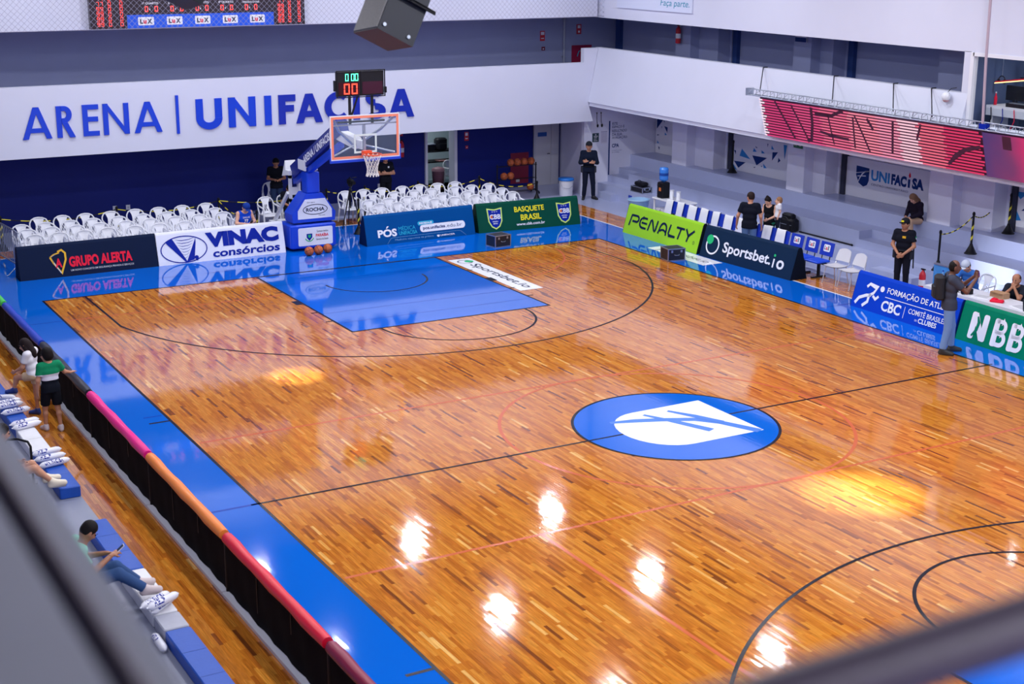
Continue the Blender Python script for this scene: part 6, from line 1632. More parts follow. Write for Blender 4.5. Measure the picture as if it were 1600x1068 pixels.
# ------------------------------------------------------------------ people: smooth implicit bodies
def cap_d(P, a, b, ra, rb, fw=None, fk=1.0):
    a = np.array(a, float); b = np.array(b, float)
    ab = b - a; L = ab @ ab
    if L < 1e-10:
        t = np.zeros(P.shape[:-1])
    else:
        t = np.clip(((P - a) @ ab) / L, 0, 1)
    q = P - (a + t[..., None] * ab)
    if fw is not None:
        f = np.array(fw, float)
        q = q + (q @ f)[..., None] * f * (fk - 1)
    return np.sqrt((q * q).sum(-1)) - (ra + (rb - ra) * t)
def snet(vals, lo, h):
    s = vals < 0
    nx, ny, nz = vals.shape
    cnt = np.zeros((nx - 1, ny - 1, nz - 1), np.int8)
    offs = [(i, j, k) for i in (0, 1) for j in (0, 1) for k in (0, 1)]
    for (i, j, k) in offs: cnt += s[i:nx - 1 + i, j:ny - 1 + j, k:nz - 1 + k]
    act = (cnt > 0) & (cnt < 8)
    I, J_, K = np.nonzero(act)
    if len(I) == 0: return [], []
    cv = {o: vals[I + o[0], J_ + o[1], K + o[2]] for o in offs}
    acc = np.zeros((len(I), 3)); n = np.zeros(len(I))
    for o in offs:
        for ax in range(3):
            if o[ax]: continue
            o2 = list(o); o2[ax] = 1; o2 = tuple(o2)
            a, b = cv[o], cv[o2]; m = (a < 0) != (b < 0)
            t = np.where(m, a / np.where(m, a - b, 1), 0)
            p = np.zeros((len(I), 3)); p += o; p[:, ax] += t
            acc += p * m[:, None]; n += m
    pos = acc / n[:, None] + np.stack([I, J_, K], 1)
    pos = pos * h + lo
    idx = -np.ones(act.shape, np.int64); idx[I, J_, K] = np.arange(len(I))
    faces = []
    for ax in range(3):
        sl0 = [slice(None)] * 3; sl1 = [slice(None)] * 3
        sl0[ax] = slice(0, -1); sl1[ax] = slice(1, None)
        d = s[tuple(sl0)] != s[tuple(sl1)]
        e = np.array(np.nonzero(d)).T
        u_, v_ = [(1, 2), (2, 0), (0, 1)][ax]
        ok = (e[:, u_] > 0) & (e[:, v_] > 0) & (e[:, u_] < vals.shape[u_] - 1) & (e[:, v_] < vals.shape[v_] - 1)
        e = e[ok]
        def cell(du, dv):
            c = e.copy(); c[:, u_] += du; c[:, v_] += dv; return idx[c[:, 0], c[:, 1], c[:, 2]]
        q = np.stack([cell(-1, -1), cell(0, -1), cell(0, 0), cell(-1, 0)], 1)
        flip = s[e[:, 0], e[:, 1], e[:, 2]]
        q[~flip] = q[~flip][:, ::-1]
        faces.append(q[(q >= 0).all(1)])
    return pos, np.concatenate(faces)
def implicit(prims, h, k=.03, cuts=(), grow=0.0):
    """prims: (a, b, ra, rb, fw, fk, clip) ; cuts: (point, normal) keeps the side the normal points to; subtract balls with ('ball', c, r)"""
    A = np.array([np.minimum(p[0], p[1]) - max(p[2], p[3]) for p in prims]).min(0) - .05 - grow
    B = np.array([np.maximum(p[0], p[1]) + max(p[2], p[3]) for p in prims]).max(0) + .05 + grow
    n = np.ceil((B - A) / h).astype(int) + 1
    xs = [A[i] + h * np.arange(n[i]) for i in range(3)]
    vals = np.full(n, 1.0)
    for p in prims:
        a, b, ra, rb, fw, fk, clip = p
        r = max(ra, rb) + grow
        l = np.maximum(((np.minimum(a, b) - r - .07 - A) / h).astype(int), 0); u_ = np.minimum(((np.maximum(a, b) + r + .07 - A) / h).astype(int) + 2, n)
        G = np.stack(np.meshgrid(xs[0][l[0]:u_[0]], xs[1][l[1]:u_[1]], xs[2][l[2]:u_[2]], indexing='ij'), -1)
        d = cap_d(G, a, b, ra + grow, rb + grow, fw, fk)
        if clip is not None:
            for (c0, cn) in clip: d = np.maximum(d, -((G - np.array(c0)) @ np.array(cn)))
        sub = vals[l[0]:u_[0], l[1]:u_[1], l[2]:u_[2]]
        hh = np.clip(.5 + .5 * (sub - d) / k, 0, 1)
        vals[l[0]:u_[0], l[1]:u_[1], l[2]:u_[2]] = np.where(sub > .9, np.minimum(sub, d), sub * (1 - hh) + d * hh - k * hh * (1 - hh))
    if cuts:
        G = np.stack(np.meshgrid(*xs, indexing='ij'), -1)
        for c in cuts:
            if isinstance(c[0], str): vals = np.maximum(vals, c[2] - np.sqrt(((G - np.array(c[1])) ** 2).sum(-1)))
            else: vals = np.maximum(vals, -((G - np.array(c[0])) @ np.array(c[1])))
    return snet(vals, A, h)

SKIN = {'light': (222, 170, 146), 'mid': (196, 140, 112), 'tan': (170, 116, 88), 'dark': (112, 72, 56)}
def person(label, loc, face, H=1.75, J=None, skin='mid', shirt=((20, 22, 34), 'short'), pants=((28, 32, 50), 'long'), shoes=(30, 30, 38),
           hair=((28, 22, 22), 'short'), hf=(0, 1, 0), hu=(0, 0, 1), cap=None, curl=.5, hscale=1.0, bands=None, res=.016, extra=None, group=None, fat=1.0, hands=None, pants_t=.72):
    S = H / 1.75
    j = dict(pel=(0, 0, .95), chest=(0, 0, 1.27), neck=(0, -.01, 1.45), head=(0, .02, 1.605))
    for s_, sg in (('L', -1), ('R', 1)):
        j.update({'sh' + s_: (sg * .18, -.01, 1.405), 'el' + s_: (sg * .235, -.03, 1.12), 'wr' + s_: (sg * .245, .05, .87), 'hip' + s_: (sg * .09, 0, .92), 'kn' + s_: (sg * .1, .02, .5), 'an' + s_: (sg * .105, -.015, .085), 'to' + s_: (sg * .12, .16, .028)})
    j.update(J or {})
    j = {k: np.array(v, float) * S for k, v in j.items()}
    hf = np.array(hf, float); hf /= np.linalg.norm(hf); hu = np.array(hu, float); hu -= hf * (hu @ hf); hu /= np.linalg.norm(hu); hl = np.cross(hf, hu)
    lat = j['shR'] - j['shL']; lat /= np.linalg.norm(lat)
    upv = j['neck'] - j['pel']; upv /= np.linalg.norm(upv)
    fwd = np.cross(upv, lat); fwd /= np.linalg.norm(fwd)
    hlat = j['hipR'] - j['hipL']; hlat /= np.linalg.norm(hlat)
    q = S
    hs = q * hscale
    def P(a, b, ra, rb=None, fw=None, fk=1.0, clip=None): return (np.array(a, float), np.array(b, float), ra, ra if rb is None else rb, fw, fk, clip)
    mid = (j['pel'] + j['chest']) / 2; upc = j['chest'] * .35 + j['neck'] * .65
    torso = [P(j['pel'] - hlat * .065 * q, j['pel'] + hlat * .065 * q, .112 * q * fat, fw=fwd, fk=1.1), P(mid - lat * .055 * q, mid + lat * .055 * q, .105 * q * fat, fw=fwd, fk=1.15),
             P(j['chest'] - lat * .075 * q, j['chest'] + lat * .075 * q, .115 * q * fat, fw=fwd, fk=1.2), P(upc - lat * .09 * q, upc + lat * .09 * q, .078 * q, fw=fwd, fk=1.15), P(j['shL'], j['shR'], .058 * q)]
    c = j['head']
    head = [P(c - hu * .015 * hs - hf * .012 * hs, c + hu * .04 * hs - hf * .014 * hs, .088 * hs), P(c + hf * .03 * hs - hu * .07 * hs, c + hf * .035 * hs - hu * .03 * hs, .052 * hs, .06 * hs), P(c + hf * .088 * hs + hu * .01 * hs, c + hf * .103 * hs - hu * .022 * hs, .010 * hs, .014 * hs)]
    ears = [P(c + hl * .086 * hs * g - hf * .01 * hs + hu * .012 * hs, c + hl * .088 * hs * g - hf * .01 * hs - hu * .02 * hs, .014 * hs) for g in (-1, 1)]
    neck = [P(j['neck'] - upv * .02 * q, c - hu * .05 * hs - hf * .02 * hs, .055 * q, .05 * q)]
    arms = []; legs = []
    for s_ in 'LR':
        arms += [P(j['sh' + s_], j['el' + s_], .05 * q * fat, .04 * q), P(j['el' + s_], j['wr' + s_], .042 * q, .028 * q)]
        m_ = j['kn' + s_] * .68 + j['an' + s_] * .32
        legs += [P(j['hip' + s_], j['kn' + s_], .085 * q * fat, .055 * q), P(j['kn' + s_], j['an' + s_], .052 * q, .036 * q), P(m_ - np.array([0, .012, 0]) * q, m_ - np.array([0, .012, 0]) * q, .05 * q)]
        legs += [P(j['an' + s_], j['to' + s_] + np.array([0, 0, .008]), .04 * q, .032 * q)]
    rz = math.atan2(-face[0], face[1])
    t = thing('person', label, 'person', loc, rz, group)
    def mk(name, pos, fs, mats, par=t, zb=None):
        me = bpy.data.meshes.new(name); me.from_pydata([tuple(v) for v in pos], [], [tuple(int(i) for i in f) for f in fs])
        for m in (mats if isinstance(mats, list) else [mats]): me.materials.append(m)
        me.polygons.foreach_set('use_smooth', [True] * len(me.polygons))
        if zb is not None: me.polygons.foreach_set('material_index', [zb(p.center) for p in me.polygons])
        o = bpy.data.objects.new(name, me); COL.objects.link(o); o.parent = par; return o
    m_skin = M('skin_' + skin, SKIN[skin], .5)
    pos, fs = implicit(torso + head + ears + neck + arms + legs, res, .028)
    allp, allf = [np.array(pos)], [np.array(fs)]; off = len(pos)
    # hands with five fingers
    for s_, sg in (('L', -1), ('R', 1)):
        w = j['wr' + s_]; d = w - j['el' + s_]; d /= np.linalg.norm(d)
        hd = (hands or {}).get(s_)
        if hd is not None: d2 = np.array(hd[0], float); d2 /= np.linalg.norm(d2); pn = np.array(hd[1], float)
        else: d2 = d; pn = -lat * sg + fwd * .25
        pn = pn - d2 * (pn @ d2); pn /= np.linalg.norm(pn); acr = np.cross(d2, pn)
        tside = acr if acr @ fwd > 0 else -acr
        if hd is not None and len(hd) > 2: tside = -tside if hd[2] < 0 else tside
        palm = w + d2 * .085 * q
        pr = [P(w - d2 * .02 * q, w + d2 * .02 * q, .026 * q, .025 * q)]
        for a_ in (-.025, -.008, .01, .026): pr.append(P(w + d2 * .02 * q + tside * a_ * q * .7, palm + tside * a_ * q, .015 * q, .013 * q))
        for a_, L_ in ((-.03, .052), (-.010, .068), (.010, .072), (.029, .064)):
            b0 = palm + tside * a_ * q; ang = curl * 1.1
            p1 = b0 + (d2 * math.cos(ang * .6) + pn * math.sin(ang * .6)) * L_ * .5 * q
            p2 = p1 + (d2 * math.cos(ang * 1.6) + pn * math.sin(ang * 1.6)) * L_ * .5 * q
            pr += [P(b0, p1, .0095 * q, .009 * q), P(p1, p2, .009 * q, .0075 * q)]
        tb = w + d2 * .03 * q + tside * .024 * q; t1 = tb + (d2 * .5 + tside * .75 + pn * .25) * .038 * q; t2 = t1 + (d2 * .85 + tside * .2 + pn * .4) * .034 * q
        pr += [P(tb, t1, .013 * q, .011 * q), P(t1, t2, .011 * q, .008 * q)]
        hp, hf_ = implicit(pr, .0065 * q, .006)
        if len(hp): allp.append(np.array(hp)); allf.append(np.array(hf_) + off); off += len(hp)
    body = mk('body', np.concatenate(allp), np.concatenate(allf), m_skin)
    ey = MB()
    for g in (-1, 1):
        ey.ball(tuple(c + hf * .083 * hs + hl * .033 * hs * g + hu * .012 * hs), .011 * hs, 5); ey.box(tuple(c + hf * .09 * hs + hl * .034 * hs * g + hu * .034 * hs), (.012 * hs, .012 * hs, .006 * hs))
    ey.build('eyes', M('eye_dark', (30, 22, 22), .3), t)
    mo = MB(); mo.ball(tuple(c + hf * .088 * hs - hu * .052 * hs), .013 * hs, 5, (1.5, .7, .45)); mo.build('mouth', M('lips', (150, 84, 80), .5), t)
    # garments
    col, sl = shirt
    if sl is not None:
        g_ = .014 * q
        pr = []
        hem = j['pel'] - upv * .06 * q
        for p in torso: pr.append(p[:6] + ([(hem, upv)],))
        if j['kn' + 'L'][2] > j['pel'][2] - .25 * q and sl != 'vest': hem = j['pel'] - upv * .1 * q
        else: pr.append(P(j['pel'] - upv * .09 * q - hlat * .06 * q, j['pel'] - upv * .09 * q + hlat * .06 * q, .118 * q * fat, fw=fwd, fk=1.1, clip=[(j['pel'] - upv * .11 * q, upv)]))
        for s_ in 'LR':
            sh, el, wr = j['sh' + s_], j['el' + s_], j['wr' + s_]
            if sl == 'short':
                d = (el - sh); L_ = np.linalg.norm(d); d = d / L_; e = sh + d * L_ * .68; pr.append(P(sh, el, .056 * q * fat, .052 * q, clip=[(e, -d)]))
            elif sl == 'long':
                d = (wr - el); L_ = np.linalg.norm(d); d = d / L_; e = el + d * L_ * .92; pr += [P(sh, el, .054 * q * fat, .046 * q), P(el, wr, .046 * q, .034 * q, clip=[(e, -d)])]
        cuts = [('ball', j['neck'] + upv * .055 * q + fwd * .02 * q, .085 * q)]
        if sl == 'vest': cuts = [('ball', j['neck'] + upv * .05 * q + fwd * .03 * q, .11 * q)] + [('ball', j['sh' + s_] + lat * (.05 * sg) * q, .085 * q) for s_, sg in (('L', -1), ('R', 1))]
        pos, fs = implicit(pr, res, .03, cuts, g_)
        mats = [M('cloth_%d_%d_%d' % col, col, .85, spec=.12, bump=.25, bscale=40)]
        zb = None
        if bands:
            for (z0, z1, c2) in bands: mats.append(M('cloth_%d_%d_%d' % c2, c2, .85, spec=.12, bump=.25, bscale=40))
            def zb(p, bands=bands):
                for i_, (z0, z1, c2) in enumerate(bands):
                    if z0 * S < p.z < z1 * S: return i_ + 1
                return 0
        if len(pos): mk('vest' if sl == 'vest' else 'shirt', pos, fs, mats, zb=zb)
    if pants:
        col, ln = pants
        pr = []
        waist = j['pel'] + upv * .06 * q
        pr.append(P(j['pel'] - hlat * .065 * q, j['pel'] + hlat * .065 * q, .112 * q * fat, fw=fwd, fk=1.1, clip=[(waist, -upv)]))
        for s_ in 'LR':
            hp_, kn, an = j['hip' + s_], j['kn' + s_], j['an' + s_]
            if ln == 'long':
                d = (an - kn); L_ = np.linalg.norm(d); d = d / L_; e = kn + d * L_ * .94
                pr += [P(hp_, kn, .09 * q * fat, .064 * q), P(kn, an, .062 * q, .05 * q, clip=[(e, -d)])]
            else:
                d = (kn - hp_); L_ = np.linalg.norm(d); d = d / L_; e = hp_ + d * L_ * pants_t
                pr.append(P(hp_, kn, .092 * q * fat, .082 * q, clip=[(e, -d)]))
        pos, fs = implicit(pr, res, .022, (), .010 * q)
        if len(pos): mk('trousers' if ln == 'long' else 'shorts', pos, fs, M('cloth_%d_%d_%d' % col, col, .85, spec=.12, bump=.25, bscale=40))
    if shoes:
        for s_ in 'LR':
            an, to = j['an' + s_], j['to' + s_]; d = to - an; dn = d / np.linalg.norm(d)
            dz = np.array([0, 0, 1.0])
            heel = an + np.array([0, 0, -.04 * q]) - np.array([dn[0], dn[1], 0]) * .03 * q
            pos, fs = implicit([P(heel, to, .042 * q, .038 * q), P(an, an + (an - j['kn' + s_]) * -.06, .046 * q), P(an, to, .044 * q, .03 * q)], .011, .02, (), .004)
            o = mk('shoe', pos, fs, M('shoe_%d_%d_%d' % shoes, shoes, .5))
            sz = min(p[2] for p in pos)
            b = MB(); b.tube([tuple(heel - dn * .02 * q + np.array([0, 0, sz + .012 - heel[2]])), tuple((heel + to) / 2 + np.array([0, 0, sz + .012 - ((heel + to) / 2)[2]])), tuple(to + dn * .02 * q + np.array([0, 0, sz + .012 - to[2]]))], [.04 * q, .046 * q, .038 * q], 10, flat=.3)
            b.build('sole', M('pale_sole', (206, 200, 196), .6), o)
    hc, hst = hair
    mh = M('hair_%d_%d_%d' % hc, hc, .6, spec=.15, bump=.5, bscale=90)
    hp = [P(c - hf * .018 * hs + hu * .01 * hs, c - hf * .018 * hs + hu * .045 * hs, .092 * hs)]
    cut = [(c + hu * .03 * hs + hf * .045 * hs, -hf * .82 + hu * .57)]
    if hst == 'long':
        hp += [P(c - hf * .06 * hs, j['neck'] - fwd * .09 * q - upv * .02 * q, .075 * hs, .075 * q), P(j['neck'] - fwd * .09 * q, j['chest'] * .6 + j['neck'] * .4 - fwd * .12 * q, .075 * q, .045 * q), P(c + hl * .07 * hs - hu * .02 * hs, c + hl * .075 * hs - hu * .14 * hs - hf * .02 * hs, .035 * hs), P(c - hl * .07 * hs - hu * .02 * hs, c - hl * .075 * hs - hu * .14 * hs - hf * .02 * hs, .035 * hs)]
        cut = [(c + hf * .055 * hs, -hf * .93 + hu * .37)]
    elif hst == 'bun':
        hp += [P(c + hu * .12 * hs - hf * .04 * hs, c + hu * .135 * hs - hf * .04 * hs, .038 * hs)]
    elif hst == 'full':
        hp = [P(c - hf * .02 * hs + hu * .0 * hs, c - hf * .012 * hs + hu * .055 * hs, .1 * hs)]
        cut = [(c + hu * .03 * hs + hf * .06 * hs, -hf * .9 + hu * .43)]
    elif hst == 'thin':
        hp = [P(c - hf * .022 * hs - hu * .005 * hs, c - hf * .022 * hs + hu * .03 * hs, .0885 * hs)]
        cut = [(c + hu * .02 * hs + hf * .015 * hs, -hf * .97 + hu * .1)]
    if hst is not None:
        pos, fs = implicit(hp, .011, .02, cut, .005)
        if len(pos): mk('hair', pos, fs, mh)
    if cap:
        pos, fs = implicit([P(c - hf * .012 * hs + hu * .02 * hs, c - hf * .012 * hs + hu * .05 * hs, .095 * hs)], .011, .02, [(c + hu * .035 * hs, hu)], .008)
        mc = M('cap_%d_%d_%d' % cap, cap, .8, spec=.15); o = mk('cap', pos, fs, mc)
        b = MB(); pts = []
        for k in range(13):
            a = math.radians(-75 + 150 * k / 12); pts.append(c + hu * .042 * hs + hf * (.075 + .085 * math.cos(a)) * hs + hl * .088 * math.sin(a) * hs)
        b.poly([(0, 0)], (0, 0, 0)) if False else None
        lo_ = [tuple(p) for p in pts]; hi_ = [tuple(p + hu * .01 * hs) for p in pts]
        b.add(lo_ + hi_, [tuple(range(13)), tuple(range(25, 12, -1))] + [(i, i + 1, 14 + i, 13 + i) for i in range(12)]); b.build('brim', mc, o)
    if extra: extra(t, j, S, c, hf, hu, hl, fwd, lat, upv)
    return t

SEAT = dict(pel=(0, -.02, .52), chest=(0, .0, .84), neck=(0, .03, 1.02), head=(0, .09, 1.16), shL=(-.18, .02, .975), shR=(.18, .02, .975), elL=(-.22, .1, .72), elR=(.22, .1, .72), wrL=(-.1, .3, .66), wrR=(.1, .3, .66),
            hipL=(-.09, 0, .5), hipR=(.09, 0, .5), knL=(-.13, .42, .5), knR=(.13, .42, .5), anL=(-.13, .4, .085), anR=(.13, .4, .085), toL=(-.14, .57, .028), toR=(.14, .57, .028))
def merge(a, **k):
    d = dict(a); d.update(k); return d
def phone(pos, rgb=(20, 20, 26), tilt=.6):
    def f(t, j, S, *a):
        p = thing('mobile_phone', 'mobile phone', 'phone')
        return p
    return f
def held(label, name, cat, loc, d, rot, mat, part='body'):
    t = thing(name, label, cat, loc)
    b = MB(); b.box((0, 0, 0), d, rot); b.build(part, mat, t)
    b = MB(); b.box(rot @ Vector((0, 0, d[2] / 2 + .001)), (d[0] * .86, d[1] * .9, .002), rot); b.build('screen', M('phone_screen', (60, 70, 90), .1), t)
    return t
def to_world(t, p):
    return Matrix.Translation(t.location) @ Matrix.Rotation(t.rotation_euler.z, 4, 'Z') @ Vector(p)

# --- behind the baseline
hd_front = dict(L=((.55, .75, .1), (.3, -.2, -.9)), R=((-.55, .75, .1), (-.3, -.2, -.9)))
t = person('standing man in black polo and jeans looking at his phone by the navy wall', (.9, 21.3, 0), (-.25, -1), 1.76, dict(head=(0, .06, 1.6), elL=(-.24, .02, 1.13), elR=(.24, .02, 1.13), wrL=(-.07, .27, 1.13), wrR=(.07, .27, 1.13)), 'tan', ((16, 18, 30), 'short'), ((44, 60, 96), 'long'), (40, 40, 46), ((18, 16, 18), 'short'), hf=(0, .8, -.6), curl=.8, hands=hd_front)
held('phone in the hands of the standing man in black polo', 'mobile_phone', 'phone', to_world(t, (0, .37, 1.17)), (.07, .14, .009), Matrix.Rotation(t.rotation_euler.z, 3, 'Z') @ Matrix.Rotation(.7, 3, 'X'), m_blkp)
put_chair(.66, 19.8, 0, 'white plastic armchair under the seated man behind the stand', 'white plastic armchairs behind the boards')
person('seated man in black shirt bending forward behind the white steel strut', (.66, 19.82, 0), (.1, -1), 1.74, merge(SEAT, head=(.02, .2, 1.1), neck=(0, .1, 1.0), chest=(0, .05, .82), shL=(-.18, .09, .95), shR=(.18, .09, .95), wrL=(-.08, .36, .62), wrR=(.1, .36, .62)), 'tan', ((18, 20, 32), 'short'), ((30, 34, 48), 'long'), (34, 34, 40), ((22, 18, 18), 'short'), hf=(0, .75, -.66))
CROSS = dict(elL=(-.25, .06, 1.12), elR=(.25, .06, 1.12), wrL=(.04, .2, 1.17), wrR=(-.04, .23, 1.14))
hd_cross = dict(L=((1, .1, .1), (0, -1, 0)), R=((-1, .1, .1), (0, -1, 0)))
def emblem(t, j, S, c, hf, hu, hl, fwd, lat, upv):
    b = MB(); p = j['chest'] + fwd * .125 * S + upv * .06 * S + lat * -.06; b.box(tuple(p), (.05, .012, .05)); b.build('chest_emblem', k_white, t)
person('man in black polo standing with crossed arms below the basketball net', (4.25, 20.9, 0), (-.1, -1), 1.70, CROSS, 'mid', ((18, 20, 32), 'short'), ((20, 22, 32), 'long'), (26, 26, 30), ((20, 18, 18), 'short'), hands=hd_cross, extra=emblem, fat=1.06)
def jersey(t, j, S, c, hf, hu, hl, fwd, lat, upv):
    o = j['chest'] + fwd * .132 * S - lat * .0
    p = Pr(lambda s, h, off: Vector(tuple(o + lat * -s + upv * h)) if False else Vector(tuple(o + lat * s + upv * h)))
    # seen from the front the wearer's right is on the left
    vs, fs = text_geo('DALLAS', .03); p.mb.add([p.fn(.1 - a * .2, .02 + b * .05, 0) for a, b in vs], fs)
    vs, fs = text_geo('77', .04); p.mb.add([p.fn(.06 - a * .12, -.1 + b * .09, 0) for a, b in vs], fs)
    p.mb.build('lettering', k_white, t, fix=False)
t = person('seated man in blue Dallas basketball vest and blue cap looking at his phone', (-1.52, 17.34, 0), (.15, -1), 1.74, merge(SEAT, head=(0, .13, 1.13), wrL=(-.05, .28, .74), wrR=(.06, .28, .72), elL=(-.27, .08, .73), elR=(.27, .08, .73), knL=(-.13, .34, .5), knR=(.13, .34, .5), anL=(-.13, .2, .085), anR=(.13, .2, .085), toL=(-.14, .36, .028), toR=(.14, .36, .028)), 'light', ((22, 74, 206), 'vest'), ((30, 60, 150), 'short'), (220, 220, 226), ((30, 22, 20), 'short'), hf=(0, .72, -.7), cap=(22, 56, 140), extra=jersey, hands=hd_front, fat=1.08)
held('phone in the hands of the man in the blue vest', 'mobile_phone', 'phone', to_world(t, (0, .4, .78)), (.07, .14, .009), Matrix.Rotation(t.rotation_euler.z, 3, 'Z') @ Matrix.Rotation(.7, 3, 'X'), m_blkp)
def guard_kit(t, j, S, c, hf, hu, hl, fwd, lat, upv):
    b = MB(); w = j['pel'] + upv * .05 * S
    ring = [tuple(w + lat * .165 * math.cos(a) * S + fwd * .135 * math.sin(a) * S) for a in [2 * PI * k / 20 for k in range(20)]]
    b.tube(ring, .022, 6, closed=True, flat=.6); b.build('belt', m_blkp, t)
    for g in (-1, 1):
        b = MB(); b.rbox(tuple(w + lat * .19 * g * S - upv * .09 * S), (.09, .14, .2), .03); b.build('belt_pouch', M('navy_nylon', (22, 26, 44), .7), t)
    b = MB(); b.box(tuple(j['shL'] * .6 + j['elL'] * .4 + lat * -.068), (.012, .05, .05)); b.build('sleeve_patch', k_silver, t)
person('guard in dark uniform and cap standing with crossed arms at the pale wall', (10.62, 19.45, 0), (-.55, -1), 1.84, merge(CROSS, anL=(-.16, -.02, .085), toL=(-.26, .1, .028), knL=(-.14, .02, .5), anR=(.13, -.02, .085), toR=(.16, .15, .028)), 'mid', ((22, 30, 52), 'long'), ((22, 28, 48), 'long'), (18, 18, 24), ((20, 18, 18), 'short'), hf=(.1, 1, 0), cap=(36, 40, 50), hands=hd_cross, extra=guard_kit, fat=1.03)

# --- by the team bench
person('man in black shirt and jeans standing at the bench with his back turned', (9.37, 9.82, 0), (.75, .66), 1.80, dict(head=(-.01, .03, 1.605), elL=(-.29, -.03, 1.14), wrL=(-.33, .06, .9), elR=(.28, -.02, 1.14), wrR=(.29, .08, .88)), 'mid', ((18, 22, 36), 'short'), ((92, 120, 170), 'long'), (50, 50, 60), ((44, 32, 30), 'short'), hf=(-.75, .6, -.1), fat=1.08)
person('woman in black top with bun bending behind the bench beside the toddler', (10.42, 10.3, 0), (-1, -.35), 1.56, dict(head=(.02, .1, 1.57), neck=(0, .05, 1.44), elL=(-.25, .1, 1.15), wrL=(-.14, .3, 1.08), elR=(.24, .08, 1.12), wrR=(.1, .3, 1.1)), 'light', ((22, 22, 30), 'vest'), ((50, 140, 110), 'long'), (60, 60, 70), ((26, 20, 22), 'bun'), hf=(.15, .8, -.5))
person('toddler in white shirt and dark trousers held beside the woman with a bun', (10.4, 9.93, .56), (-.9, .5), 1.0, dict(head=(0, .02, 1.56)), 'light', ((232, 232, 240), 'short'), ((26, 30, 44), 'long'), (60, 60, 70), ((150, 110, 80), 'short'), hf=(.2, 1, .1), hscale=1.5, res=.012, fat=1.3)

# --- security guard, seated woman, scorers
CLASP = dict(elL=(-.25, .04, 1.12), elR=(.25, .04, 1.12), wrL=(-.05, .2, .93), wrR=(.06, .2, .95))
def badge(t, j, S, c, hf, hu, hl, fwd, lat, upv):
    guard_kit(t, j, S, c, hf, hu, hl, fwd, lat, upv)
    b = MB(); b.box(tuple(c + hf * .098 + hu * .085), (.06, .02, .035)); b.build('cap_badge', k_yel, t)
    b = MB(); b.box(tuple(j['chest'] + fwd * .12 + upv * .05 + lat * -.03), (.08, .014, .05)); b.build('chest_badge', k_gold, t)
    b = MB(); b.box(tuple(j['shL'] * .7 + j['elL'] * .3 + lat * -.066), (.014, .06, .05)); b.build('sleeve_flag', k_mint, t)
    b = MB(); b.cyl(tuple(j['pel'] - lat * .24 + upv * .12), tuple(j['pel'] - lat * .26 - upv * .35), .016, n=8); b.build('baton', m_blkp, t)
person('security guard in black uniform and cap with hands clasped before the right tiers', (10.32, 5.3, 0), (-.95, -.5), 1.80, merge(CLASP), 'tan', ((20, 22, 34), 'short'), ((22, 24, 36), 'long'), (18, 18, 24), ((20, 18, 18), 'short'), hf=(.35, 1, -.05), cap=(24, 26, 34), hands=dict(L=((.8, .3, -.4), (0, -1, 0)), R=((-.8, .3, -.4), (0, -1, 0))), extra=badge, fat=1.05)
person('woman with long blond hair in dark blouse sitting on the top tier edge', (12.5, 7.12, .76), (-1, -.1), 1.66, merge(SEAT, head=(.0, .2, 1.1), neck=(0, .1, 1.0), chest=(0, .05, .83), shL=(-.17, .08, .95), shR=(.17, .08, .95), wrL=(-.05, .36, .6), wrR=(.07, .36, .62), knL=(-.1, .36, .52), knR=(.1, .36, .52), anL=(-.1, .3, .17), anR=(.1, .3, .17), toL=(-.1, .46, .11), toR=(.1, .46, .11)), 'light', ((30, 24, 40), 'long'), ((196, 164, 138), 'long'), (70, 60, 60), ((128, 96, 76), 'long'), hf=(0, .78, -.62), bands=None)
def leaner_x(t, j, S, c, hf, hu, hl, fwd, lat, upv): pass
person('person in blue jacket and pale cap leaning over the end of the scorers table', (10.22, 3.02, 0), (-1, -.1), 1.72, merge(SEAT, head=(0, .3, 1.16), neck=(0, .2, 1.06), chest=(0, .12, .86), shL=(-.18, .18, 1.0), shR=(.18, .18, 1.0), elL=(-.24, .34, .84), elR=(.24, .34, .84), wrL=(-.1, .52, .83), wrR=(.1, .52, .83)), 'mid', ((58, 116, 200), 'long'), ((30, 40, 70), 'long'), (200, 200, 206), ((30, 24, 22), 'short'), hf=(0, .8, -.55), cap=(186, 196, 214))
person('bald official in dark shirt resting his chin on his hands at the scorers table', (10.08, 1.62, 0), (-1, -.35), 1.74, merge(SEAT, head=(0, .2, 1.14), neck=(0, .13, 1.0), chest=(0, .07, .83), shL=(-.19, .12, .95), shR=(.19, .12, .95), elL=(-.16, .36, .78), elR=(.2, .36, .78), wrL=(-.03, .33, .99), wrR=(.04, .33, .97)), 'tan', ((34, 38, 50), 'short'), ((30, 34, 48), 'long'), (40, 40, 46), ((50, 38, 34), 'thin'), hf=(.1, 1, -.15), hands=dict(L=((.5, -.2, .8), (0, -1, 0)), R=((-.5, -.2, .8), (0, -1, 0))), fat=1.08)

